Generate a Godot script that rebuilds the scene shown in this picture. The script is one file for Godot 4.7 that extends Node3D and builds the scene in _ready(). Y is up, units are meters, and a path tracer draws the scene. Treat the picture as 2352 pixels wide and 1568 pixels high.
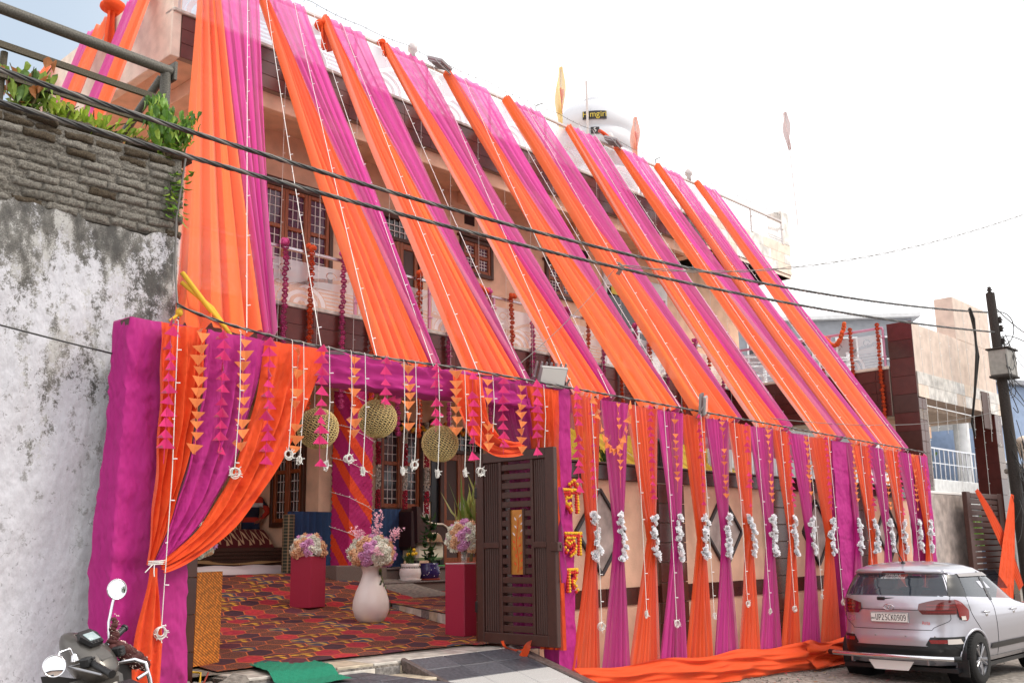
extends Node3D
# ---------------------------------------------------------------- helpers
const ORD = ["first", "second", "third", "fourth", "fifth", "sixth", "seventh", "eighth", "ninth", "tenth", "eleventh", "twelfth", "thirteenth", "fourteenth", "fifteenth", "sixteenth", "seventeenth", "eighteenth", "nineteenth", "twentieth", "twenty-first", "twenty-second", "twenty-third", "twenty-fourth", "twenty-fifth", "twenty-sixth", "twenty-seventh", "twenty-eighth", "twenty-ninth", "thirtieth", "thirty-first", "thirty-second", "thirty-third", "thirty-fourth", "thirty-fifth", "thirty-sixth", "thirty-seventh", "thirty-eighth", "thirty-ninth", "fortieth"]
var used := {}
var M := {}
var T := {}
var rng := RandomNumberGenerator.new()

func V(x: float, y: float, z: float) -> Vector3:
	return Vector3(x, y, z)

func numbered(parent: Node, called: String) -> String:
	var k := str(parent.get_instance_id()) + "/" + called
	var n: int = used.get(k, 0)
	used[k] = n + 1
	return called if n == 0 else "%s_%03d" % [called, n]

func put(o: Node3D, called: String, parent: Node = self) -> Node3D:
	o.name = numbered(parent, called)
	parent.add_child(o, true)
	return o

func tag(o: Node3D, label: String, category: String, group := "", kind := "") -> Node3D:
	if label: o.set_meta("label", label)
	if category: o.set_meta("category", category)
	if group: o.set_meta("group", group)
	if kind: o.set_meta("kind", kind)
	return o

func thing(called: String, label: String, category: String, at := Vector3.ZERO, turn := 0.0, group := "") -> Node3D:
	var o := Node3D.new()
	put(o, called)
	o.position = at
	o.rotation.y = turn
	return tag(o, label, category, group)

# a mesh, or a SurfaceTool still to be finished, as one named MeshInstance3D
func obj(called: String, m, mat: Material, parent: Node = self) -> MeshInstance3D:
	var o := MeshInstance3D.new()
	o.mesh = fin(m) if m is SurfaceTool else m
	o.material_override = mat
	put(o, called, parent)
	return o

func struct(called: String, m, mat: Material, label := "") -> MeshInstance3D:
	var o := obj(called, m, mat)
	o.set_meta("kind", "structure")
	if label: o.set_meta("label", label)
	return o

func dup(src: Node3D, called: String, label: String, at: Vector3, turn := 0.0) -> Node3D:
	var o: Node3D = src.duplicate()
	o.name = numbered(self, called)
	add_child(o, true)
	o.position = at
	o.rotation.y = turn
	o.set_meta("label", label)
	return o

func S() -> SurfaceTool:
	var st := SurfaceTool.new()
	st.begin(Mesh.PRIMITIVE_TRIANGLES)
	st.set_smooth_group(-1)
	return st

func fin(st: SurfaceTool) -> ArrayMesh:
	st.generate_normals()
	st.index()
	return st.commit()

# triangle / quad whose front looks along o
func tri(st: SurfaceTool, a: Vector3, b: Vector3, c: Vector3, o: Vector3) -> void:
	if (b - a).cross(c - a).dot(o) < 0.0:
		var t := b
		b = c
		c = t
	st.add_vertex(a); st.add_vertex(c); st.add_vertex(b)

func quad(st: SurfaceTool, a: Vector3, b: Vector3, c: Vector3, d: Vector3, o: Vector3) -> void:
	tri(st, a, b, c, o); tri(st, a, c, d, o)

# box with centre c and size s, edges chamfered by b
func box(st: SurfaceTool, c: Vector3, s: Vector3, b := 0.0, xf := Transform3D.IDENTITY) -> void:
	st.set_smooth_group(-1)
	var h := s / 2
	b = min(b, min(h.x, min(h.y, h.z)) * 0.9)
	var f := func(k: int, sg: Vector3) -> Vector3:
		var p := Vector3(sg.x * h.x, sg.y * h.y, sg.z * h.z)
		for a in 3:
			if a != k: p[a] -= sg[a] * b
		return xf * (c + p)
	for k in 3:
		var i := (k + 1) % 3
		var j := (k + 2) % 3
		for sg in [-1.0, 1.0]:
			var v := []
			for e in [[-1.0, -1.0], [1.0, -1.0], [1.0, 1.0], [-1.0, 1.0]]:
				var q := Vector3.ZERO
				q[k] = sg; q[i] = e[0]; q[j] = e[1]
				v.append(f.call(k, q))
			var o := Vector3.ZERO
			o[k] = sg
			quad(st, v[0], v[1], v[2], v[3], xf.basis * o)
		if b > 0.0:
			for si in [-1.0, 1.0]:
				for sj in [-1.0, 1.0]:
					var q0 := Vector3.ZERO
					var q1 := Vector3.ZERO
					q0[i] = si; q0[j] = sj; q0[k] = -1.0
					q1[i] = si; q1[j] = sj; q1[k] = 1.0
					var o2 := Vector3.ZERO
					o2[i] = si; o2[j] = sj
					quad(st, f.call(i, q0), f.call(i, q1), f.call(j, q1), f.call(j, q0), xf.basis * o2)
	if b > 0.0:
		for x in [-1.0, 1.0]:
			for y in [-1.0, 1.0]:
				for z in [-1.0, 1.0]:
					var q2 := Vector3(x, y, z)
					tri(st, f.call(0, q2), f.call(1, q2), f.call(2, q2), xf.basis * q2)

# box between two corners
func bx(st: SurfaceTool, x0: float, x1: float, y0: float, y1: float, z0: float, z1: float, b := 0.0) -> SurfaceTool:
	box(st, V((x0 + x1) / 2, (y0 + y1) / 2, (z0 + z1) / 2), V(absf(x1 - x0), absf(y1 - y0), absf(z1 - z0)), b)
	return st

func B(x0: float, x1: float, y0: float, y1: float, z0: float, z1: float, b := 0.0) -> ArrayMesh:
	return fin(bx(S(), x0, x1, y0, y1, z0, z1, b))

# bar with a rectangular section from a to b
func bar(st: SurfaceTool, a: Vector3, b: Vector3, w: float, h: float, up := Vector3.UP, bev := 0.0) -> void:
	var d := (b - a).normalized()
	if absf(d.dot(up)) > 0.98: up = Vector3.RIGHT if absf(d.x) < 0.9 else Vector3.BACK
	var s := up.cross(d).normalized()
	var u := d.cross(s)
	box(st, Vector3.ZERO, V(w, h, (b - a).length()), bev, Transform3D(Basis(s, u, d), (a + b) / 2))

# tube along points; r is a number or an array
func tube(st: SurfaceTool, pts: Array, r, seg := 8, caps := true) -> void:
	st.set_smooth_group(7)
	var n := pts.size()
	var rings := []
	var up := Vector3.UP
	var d0: Vector3 = (pts[1] - pts[0]).normalized()
	if absf(d0.dot(up)) > 0.95: up = Vector3.RIGHT
	var side := up.cross(d0).normalized()
	for i in n:
		var d: Vector3 = (pts[mini(i + 1, n - 1)] - pts[maxi(i - 1, 0)]).normalized()
		side = (side - d * side.dot(d)).normalized()
		var u := d.cross(side)
		var rr: float = r[i] if r is Array or r is PackedFloat32Array else r
		var ring := []
		for k in seg:
			var a := TAU * k / seg
			ring.append(pts[i] + (side * cos(a) + u * sin(a)) * rr)
		rings.append(ring)
	for i in n - 1:
		for k in seg:
			var k1 := (k + 1) % seg
			var o: Vector3 = rings[i][k] + rings[i][k1] - pts[i] * 2.0 + (rings[i + 1][k] + rings[i + 1][k1] - pts[i + 1] * 2.0)
			quad(st, rings[i][k], rings[i][k1], rings[i + 1][k1], rings[i + 1][k], o)
	if caps:
		st.set_smooth_group(-1)
		for e in [0, n - 1]:
			var o2: Vector3 = pts[0] - pts[1] if e == 0 else pts[n - 1] - pts[n - 2]
			for k in range(1, seg - 1):
				tri(st, rings[e][0], rings[e][k], rings[e][k + 1], o2)

func lathe(st: SurfaceTool, prof: Array, seg := 24, xf := Transform3D.IDENTITY, group := 3) -> void:
	st.set_smooth_group(group)
	for i in prof.size() - 1:
		var p: Vector2 = prof[i]
		var q: Vector2 = prof[i + 1]
		for k in seg:
			var a := TAU * k / seg
			var b := TAU * (k + 1) / seg
			var v := [V(cos(a) * p.x, p.y, sin(a) * p.x), V(cos(b) * p.x, p.y, sin(b) * p.x), V(cos(b) * q.x, q.y, sin(b) * q.x), V(cos(a) * q.x, q.y, sin(a) * q.x)]
			var m := (a + b) / 2
			var nrm := V(cos(m) * (q.y - p.y), -(q.x - p.x), sin(m) * (q.y - p.y))
			for j in 4: v[j] = xf * v[j]
			if p.x < 1e-5: tri(st, v[0], v[2], v[3], xf.basis * nrm)
			elif q.x < 1e-5: tri(st, v[0], v[1], v[2], xf.basis * nrm)
			else: quad(st, v[0], v[1], v[2], v[3], xf.basis * nrm)

func ball(st: SurfaceTool, c: Vector3, r, seg := 10, rings := 6, xf := Transform3D.IDENTITY) -> void:
	var pr := []
	for i in rings + 1:
		var a := -PI / 2 + PI * i / rings
		pr.append(Vector2(maxf(cos(a), 0.0), sin(a)))
	var s: Vector3 = r if r is Vector3 else V(r, r, r)
	lathe(st, pr, seg, xf * Transform3D(Basis.from_scale(s), c))

# smooth sheet: f(u, v) -> point
func sheet(nu: int, nv: int, f: Callable, us := 1.0, vs := 1.0, col = null) -> ArrayMesh:
	var P := PackedVector3Array()
	var N := PackedVector3Array()
	var U := PackedVector2Array()
	var C := PackedColorArray()
	var I := PackedInt32Array()
	var w := nu + 1
	for j in nv + 1:
		for i in w:
			var u := float(i) / nu
			var v := float(j) / nv
			P.append(f.call(u, v))
			U.append(Vector2(u * us, v * vs))
			if col != null: C.append(col.call(u, v))
	for j in nv + 1:
		for i in w:
			var du := P[j * w + mini(i + 1, nu)] - P[j * w + maxi(i - 1, 0)]
			var dv := P[mini(j + 1, nv) * w + i] - P[maxi(j - 1, 0) * w + i]
			var n := du.cross(dv)
			N.append(n.normalized() if n.length() > 1e-12 else Vector3.UP)
	for j in nv:
		for i in nu:
			var a := j * w + i
			I.append_array(PackedInt32Array([a, a + w + 1, a + 1, a, a + w, a + w + 1]))
	var arr := []
	arr.resize(Mesh.ARRAY_MAX)
	arr[Mesh.ARRAY_VERTEX] = P
	arr[Mesh.ARRAY_NORMAL] = N
	arr[Mesh.ARRAY_TEX_UV] = U
	if col != null: arr[Mesh.ARRAY_COLOR] = C
	arr[Mesh.ARRAY_INDEX] = I
	var m := ArrayMesh.new()
	m.add_surface_from_arrays(Mesh.PRIMITIVE_TRIANGLES, arr)
	return m

# outline in the xy plane pushed along z from z0 to z1, placed by xf
func prism(st: SurfaceTool, pts: Array, z0: float, z1: float, xf := Transform3D.IDENTITY) -> void:
	st.set_smooth_group(-1)
	var pp := PackedVector2Array(pts)
	if Geometry2D.is_polygon_clockwise(pp): pp.reverse()
	var ix := Geometry2D.triangulate_polygon(pp)
	for z in [z0, z1]:
		var o := V(0, 0, -1 if z == minf(z0, z1) else 1)
		for i in range(0, ix.size(), 3):
			var t := []
			for k in 3: t.append(xf * V(pp[ix[i + k]].x, pp[ix[i + k]].y, z))
			tri(st, t[0], t[1], t[2], xf.basis * o)
	for i in pp.size():
		var a := pp[i]
		var b := pp[(i + 1) % pp.size()]
		var d := b - a
		quad(st, xf * V(a.x, a.y, z0), xf * V(b.x, b.y, z0), xf * V(b.x, b.y, z1), xf * V(a.x, a.y, z1), xf.basis * V(d.y, -d.x, 0))

func bez(a: Vector3, b: Vector3, c: Vector3, t: float) -> Vector3:
	return a.lerp(b, t).lerp(b.lerp(c, t), t)

func arc_pts(a: Vector3, b: Vector3, sag: float, n: int) -> Array:
	var r := []
	for i in n + 1:
		var t := float(i) / n
		r.append(a.lerp(b, t) - V(0, sag * 4 * t * (1 - t), 0))
	return r

func rnd(a: float, b: float) -> float:
	return rng.randf_range(a, b)

func text(called: String, s: String, size: float, depth: float, mat: Material, parent: Node, xf: Transform3D, font := "Droid Sans") -> MeshInstance3D:
	var t := TextMesh.new()
	var f := SystemFont.new()
	f.font_names = PackedStringArray([font])
	t.font = f
	t.text = s
	t.font_size = 32
	t.pixel_size = size / 32.0
	t.depth = depth
	var o := obj(called, t, mat, parent)
	o.transform = xf
	return o

# ---------------------------------------------------------------- materials
func noise(freq: float, sd: int, kind := FastNoiseLite.TYPE_SIMPLEX_SMOOTH, oct := 4) -> FastNoiseLite:
	var n := FastNoiseLite.new()
	n.seed = sd; n.frequency = freq; n.noise_type = kind; n.fractal_octaves = oct
	return n

func img_tex(w: int, h: int, f: Callable) -> ImageTexture:
	var im := Image.create(w, h, false, Image.FORMAT_RGBA8)
	for y in h:
		for x in w:
			im.set_pixel(x, y, f.call(x, y))
	return ImageTexture.create_from_image(im)

# seamless grey noise between lo and hi, as a colour or as a normal map
func noise_tex(freq: float, sd: int, lo: float, hi: float, size := 512, oct := 5, normal := 0.0, kind := FastNoiseLite.TYPE_SIMPLEX_SMOOTH) -> ImageTexture:
	var im := noise(freq, sd, kind, oct).get_seamless_image(size, size)
	im.convert(Image.FORMAT_RGBA8)
	if normal > 0.0:
		im.bump_map_to_normal_map(normal)
	else:
		var d := im.get_data()
		var lut := PackedByteArray()
		for i in 256: lut.append(int(clampf(lo + (hi - lo) * i / 255.0, 0, 1) * 255))
		for i in range(0, d.size(), 4):
			var b := lut[d[i]]
			d[i] = b; d[i + 1] = b; d[i + 2] = b; d[i + 3] = 255
		im = Image.create_from_data(size, size, false, Image.FORMAT_RGBA8, d)
	return ImageTexture.create_from_image(im)

func mat(name: String, c: Color, rough := 0.8, o := {}) -> StandardMaterial3D:
	var m := StandardMaterial3D.new()
	m.resource_name = name
	m.albedo_color = c
	m.roughness = rough
	m.metallic = o.get("metal", 0.0)
	if o.has("spec"): m.metallic_specular = o.spec
	if o.has("tex"): m.albedo_texture = o.tex
	if o.has("normal"):
		m.normal_enabled = true
		m.normal_texture = o.normal
		m.normal_scale = o.get("ns", 1.0)
	if o.has("tri"):
		m.uv1_triplanar = true
		m.uv1_world_triplanar = o.get("world", true)
		m.uv1_scale = Vector3.ONE * o.tri
	if o.has("uv"): m.uv1_scale = o.uv
	if o.has("alpha"):
		m.transparency = BaseMaterial3D.TRANSPARENCY_ALPHA
		m.albedo_color.a = o.alpha
	if o.has("scissor"):
		m.transparency = BaseMaterial3D.TRANSPARENCY_ALPHA_SCISSOR
		m.alpha_scissor_threshold = 0.5
	if o.has("back"):
		m.backlight_enabled = true
		m.backlight = o.back
	if o.has("coat"):
		m.clearcoat_enabled = true
		m.clearcoat = o.coat
		m.clearcoat_roughness = 0.05
	if o.has("vc"): m.vertex_color_use_as_albedo = true
	if o.has("sheen"):
		m.rim_enabled = true
		m.rim = o.sheen
		m.rim_tint = 0.6
	m.cull_mode = BaseMaterial3D.CULL_DISABLED
	M[name] = m
	return m

func rgb(r: int, g: int, b: int) -> Color:
	return Color8(r, g, b)

func camera_and_light() -> void:
	var cam := Camera3D.new()
	cam.name = "camera"
	add_child(cam)
	cam.fov = 2.0 * rad_to_deg(atan(784.0 / 2330.0))
	cam.far = 900.0
	cam.near = 0.05
	cam.position = V(0, 1.65, 0)
	cam.rotation_order = EULER_ORDER_YXZ
	cam.rotation_degrees = V(11.5, -46.8, -0.85)
	cam.current = true
	var e := Environment.new()
	e.background_mode = Environment.BG_SKY
	var sk := Sky.new()
	var pm := PanoramaSkyMaterial.new()
	pm.panorama = sky_image()
	sk.sky_material = pm
	e.sky = sk
	e.background_energy_multiplier = 1.0
	e.tonemap_mode = Environment.TONE_MAPPER_LINEAR
	e.tonemap_exposure = 1.9
	e.sdfgi_enabled = true
	e.ssao_enabled = true
	e.ssil_enabled = true
	var we := WorldEnvironment.new()
	we.name = "world_environment"
	we.environment = e
	add_child(we)
	var sun := DirectionalLight3D.new()
	sun.name = "sun"
	add_child(sun)
	sun.look_at_from_position(V(0.5, 0.72, 0.5) * 50.0, Vector3.ZERO)
	sun.light_energy = 0.36
	sun.light_angular_distance = 16.0
	sun.light_color = Color(1.0, 0.96, 0.9)
	sun.shadow_enabled = true

# hazy white sky: a broad bright veil with a little blue showing low in the north-west
func sky_image() -> ImageTexture:
	var w := 256
	var h := 128
	var im := Image.create(w, h, false, Image.FORMAT_RGBF)
	var n := noise(0.012, 5, FastNoiseLite.TYPE_SIMPLEX_SMOOTH, 3)
	for y in h:
		for x in w:
			var th := PI * (y + 0.5) / h
			var ph := TAU * (x + 0.5) / w
			var d := V(sin(th) * sin(ph), cos(th), -sin(th) * cos(ph))
			var u := n.get_noise_3dv(d * 60.0) * 6.0
			var c := Color(0.92, 0.92, 0.93)
			var blue := rad_to_deg(d.angle_to(V(0.16, 0.48, -0.86).normalized())) + u
			c = c.lerp(Color(0.32, 0.38, 0.455), smoothstep(34.0, 6.0, blue))
			var grey := rad_to_deg(d.angle_to(V(0.82, 0.62, -0.1).normalized())) + u
			c = c.lerp(Color(0.44, 0.455, 0.465), smoothstep(30.0, 4.0, grey))
			im.set_pixel(x, y, c)
	return ImageTexture.create_from_image(im)

func textures() -> void:
	T.mottle = noise_tex(0.012, 11, 0.90, 1.04, 512, 6)
	T.mottle2 = noise_tex(0.03, 12, 0.62, 1.1, 512, 6)
	T.grain = noise_tex(0.2, 13, 0.0, 1.0, 512, 4, 3.0)
	T.bumpy = noise_tex(0.03, 14, 0.0, 1.0, 512, 5, 9.0)
	T.wrinkle = noise_tex(0.006, 15, 0.0, 1.0, 512, 3, 14.0)
	T.speck = noise_tex(0.35, 16, 0.35, 1.25, 512, 3)
	# wood: stretched streaks
	var nw := noise(0.02, 21, FastNoiseLite.TYPE_SIMPLEX_SMOOTH, 5)
	T.wood = img_tex(256, 256, func(x, y):
		var g: float = 0.80 + 0.28 * nw.get_noise_2d(x * 7.0, y * 0.5) + 0.1 * nw.get_noise_2d(x * 25.0, y * 1.0)
		return Color(g, g, g))
	# old lime plaster with black mould, greenish damp and hairline cracks, 2 m wide and 4.4 m high
	var n1 := noise(0.011, 31, FastNoiseLite.TYPE_SIMPLEX_SMOOTH, 5)
	var n2 := noise(0.05, 32, FastNoiseLite.TYPE_SIMPLEX_SMOOTH, 4)
	var n3 := noise(0.28, 33, FastNoiseLite.TYPE_SIMPLEX_SMOOTH, 2)
	var n4 := noise(0.008, 34, FastNoiseLite.TYPE_SIMPLEX_SMOOTH, 4)
	T.plaster = img_tex(512, 1024, func(x, y):
		var hgt: float = 1.0 - y / 1024.0
		var c := Color(0.80, 0.80, 0.825)
		c = c * (1.0 + 0.05 * n2.get_noise_2d(x, y) + 0.035 * n3.get_noise_2d(x, y))
		var streak: float = n1.get_noise_2d(x * 1.6, y * 0.32)
		var big: float = n1.get_noise_2d(x * 0.55 + 900.0, y * 0.45)
		var left: float = clampf(1.0 - x / 200.0, 0.0, 1.0)
		var m: float = 1.05 * big + 0.75 * streak + 0.5 * n2.get_noise_2d(x, y) + (hgt - 0.73) * 2.7 + left * 0.22 * smoothstep(0.35, 0.6, hgt)
		var grain: float = n3.get_noise_2d(x * 1.3, y * 1.3) * 0.5 + n2.get_noise_2d(x * 3.0, y * 3.0) * 0.45
		var k: float = smoothstep(-0.05, 0.42, m + grain * 0.75)
		var dark := Color(0.27, 0.26, 0.245).lerp(Color(0.46, 0.45, 0.42), 0.5 + 0.5 * n2.get_noise_2d(x * 0.7, y * 0.7))
		# inside the mould the plaster stays patchy: bare grey spots, black crusts, runs
		var patch: float = 1.1 * n1.get_noise_2d(x * 1.3 + 40.0, y * 0.5) + 0.5 * n2.get_noise_2d(x * 0.8 + 40.0, y * 0.5) + 0.35 * n3.get_noise_2d(x, y)
		dark = dark.lerp(Color(0.74, 0.735, 0.72), smoothstep(-0.05, 0.45, patch) * 0.9)
		dark = dark.lerp(Color(0.17, 0.165, 0.155), smoothstep(0.05, 0.5, -patch) * 0.6)
		c = c.lerp(dark, k * 0.86)
		# blotches of damp lower down
		var d: float = n1.get_noise_2d(x * 1.9 + 300.0, y * 1.5)
		c = c.lerp(Color(0.42, 0.41, 0.39), smoothstep(0.36, 0.56, d + grain * 0.35) * 0.55 * smoothstep(0.25, 0.5, hgt))
		# cracks
		var cr: float = absf(n4.get_noise_2d(x * 1.3, y * 2.3))
		c = c.lerp(Color(0.25, 0.24, 0.23), smoothstep(0.012, 0.0, cr) * 0.5 * smoothstep(0.0, 0.25, n4.get_noise_2d(x + 500.0, y + 77.0)))
		# scuffs near the ground
		if hgt < 0.38 and n3.get_noise_2d(x * 0.5, y * 0.2) > 0.66: c = c * 0.8
		# a brush of old red paint at the left edge
		c = c.lerp(Color(0.55, 0.30, 0.28), 0.6 * smoothstep(0.35, 0.0, absf(hgt - 0.665) * 7.0) * smoothstep(95.0, 70.0, x) * smoothstep(-0.3, 0.3, n2.get_noise_2d(x, y)))
		c.a = 1.0
		return c)
	# carpet: stretched hexagons, some red, plum or slate, gold outlines, gold leaf sprays, speckled cells
	var cols := [rgb(150, 24, 42), rgb(88, 34, 48), rgb(64, 28, 40), rgb(62, 56, 72), rgb(70, 34, 46), rgb(168, 36, 44), rgb(92, 40, 40)]
	var pick := []
	rng.seed = 77
	for i in 64: pick.append(rng.randi_range(0, 8))
	var ns := noise(0.09, 41, FastNoiseLite.TYPE_SIMPLEX_SMOOTH, 2)
	var nl := noise(0.02, 42, FastNoiseLite.TYPE_SIMPLEX_SMOOTH, 3)
	T.carpet = img_tex(1024, 1024, func(px, py):
		# 8 columns by 4 rows of cells; work in units where a cell has side 1
		var cw := 128.0
		var ch := 256.0
		var best := 9.9
		var second := 9.9
		var bi := 0
		var bj := 0
		var bdx := 0.0
		var bdy := 0.0
		var ci := int(floor(px / cw))
		for i in range(ci - 1, ci + 3):
			var oy: float = ch * 0.5 if posmod(i, 2) == 1 else 0.0
			var cj := int(floor((py - oy) / ch))
			for j in range(cj, cj + 2):
				var dx: float = (px - i * cw) / (cw * 1.16)
				var dy: float = (py - j * ch - oy) / ch
				var d := dx * dx + dy * dy
				if d < best:
					second = best
					best = d; bi = posmod(i, 8); bj = posmod(j, 4); bdx = dx; bdy = dy
				elif d < second: second = d
		var gap: float = second - best
		var p: int = pick[(bi * 4 + bj) % 64]
		var c: Color
		if p < 7: c = cols[p]
		else: c = rgb(66, 30, 36)
		var tone: float = 1.0 + 0.25 * nl.get_noise_2d(px, py)
		c = c * tone
		if p >= 7 or p == 4:
			if ns.get_noise_2d(px * 3.0, py * 1.5) > 0.28: c = rgb(190, 110, 40)
		if p == 3 or p == 6 or p == 8:
			# spray of three leaves
			for l in [[-0.28, -0.12, 0.5], [0.05, 0.16, 0.3], [0.3, -0.10, -0.4]]:
				var ex: float = (bdx - l[0]) * cos(l[2]) + (bdy - l[1]) * sin(l[2])
				var ey: float = -(bdx - l[0]) * sin(l[2]) + (bdy - l[1]) * cos(l[2])
				if absf(ey) < 0.075 * (1.0 - pow(absf(ex) / 0.26, 1.6)) and absf(ex) < 0.26:
					c = rgb(222, 168, 36) if absf(ey) > 0.012 else rgb(160, 100, 24)
		if gap < 0.055: c = rgb(196, 118, 44).lerp(rgb(170, 60, 40), 0.5 + 0.5 * nl.get_noise_2d(py, px))
		c.a = 1.0
		return c)
	# frosted balcony glass with a cut pattern of stripes, an arch and scrolls
	T.glass = img_tex(512, 320, func(x, y):
		var u: float = x / 512.0
		var v: float = y / 320.0
		var a := 0.62
		var r := Vector2((u - 0.34) * 1.6, (v - 1.0)).length()
		if r < 0.5 and v > 0.35:
			a = 0.25 if fmod(r, 0.16) < 0.075 else 0.8
		elif u > 0.5 and v > 0.55 and fmod(v, 0.09) < 0.04:
			a = 0.2
		var s: float = absf(v - 0.62 + 0.5 * pow(u, 1.5) - 0.06 * sin(u * 9.0))
		if s < 0.045: a = 0.25
		for sc in [[0.7, 0.22, 0.12], [0.86, 0.30, 0.09], [0.12, 0.25, 0.13], [0.05, 0.6, 0.08], [0.93, 0.7, 0.1]]:
			var q := Vector2((u - sc[0]) * 1.6, v - sc[1])
			var sp: float = q.length() - sc[2] * (0.45 + 0.55 * fposmod(q.angle() / TAU, 1.0))
			if absf(sp) < 0.012: a = 0.2
		return Color(0.93, 0.94, 0.95, a))
	# amber cardboard with fine slanting stripes
	T.stripes = img_tex(256, 256, func(x, y):
		var t: float = fposmod((x * 0.55 - y) / 16.0, 1.0)
		var g: float = 0.9 + 0.3 * nl.get_noise_2d(x * 1.5, y * 1.5)
		return (rgb(232, 148, 50) if t < 0.5 else rgb(176, 84, 28)) * g)
	# diagonal bands of cloth round the porch column
	T.bands = img_tex(128, 512, func(x, y):
		var t: float = fposmod((y - x * 3.0) / 128.0, 1.0)
		return rgb(226, 70, 24) if t < 0.36 else rgb(178, 26, 104))
	T.plaid = img_tex(64, 64, func(x, y):
		var c := rgb(52, 58, 48)
		if x % 21 < 5: c = c.lerp(rgb(190, 150, 110), 0.6)
		if y % 21 < 5: c = c.lerp(rgb(170, 140, 110), 0.6)
		return c)
	# stitched lozenges, as relief only
	var qi := Image.create(128, 128, false, Image.FORMAT_RGBA8)
	for y in 128:
		for x in 128:
			var g := sqrt(minf(absf(sin((x + y) * PI / 16.0)), absf(sin((x - y) * PI / 16.0))))
			qi.set_pixel(x, y, Color(g, g, g))
	qi.bump_map_to_normal_map(6.0)
	T.quilt = ImageTexture.create_from_image(qi)
	T.leafwork = img_tex(256, 128, func(x, y):
		# maroon throw with cream scrolling leaves and a fringe
		var c := rgb(92, 22, 30)
		var u: float = fposmod(x / 64.0, 1.0)
		var v: float = y / 128.0
		var s: float = 0.42 + 0.2 * sin(u * TAU)
		if absf(v - s) < 0.035: c = rgb(206, 178, 140)
		for l in [[0.25, 0.33, 0.8], [0.7, 0.5, -0.8], [0.5, 0.28, 0.2], [0.95, 0.62, 0.4]]:
			var q := Vector2((u - l[0]) * 0.5, v - l[1]).rotated(l[2])
			if absf(q.y) < 0.05 * (1.0 - absf(q.x) / 0.14) and absf(q.x) < 0.14: c = rgb(206, 178, 140)
		if v > 0.86: c = rgb(190, 160, 110) if (x % 6) < 4 else rgb(110, 50, 40)
		return c)
	T.cushion = img_tex(128, 64, func(x, y):
		var c := rgb(188, 160, 130) if (x / 4 + y / 4) % 2 == 0 else rgb(146, 110, 86)
		if y < 32:
			var u: int = (x / 16) % 4
			c = [rgb(222, 208, 184), rgb(70, 24, 26), rgb(150, 36, 40), rgb(196, 176, 150)][u]
			if absi(y - 16) > 14 - absi((x % 16) - 8): c = rgb(222, 208, 184)
		return c)
	T.marble = noise_tex(0.01, 51, 0.72, 1.05, 512, 6)

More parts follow.
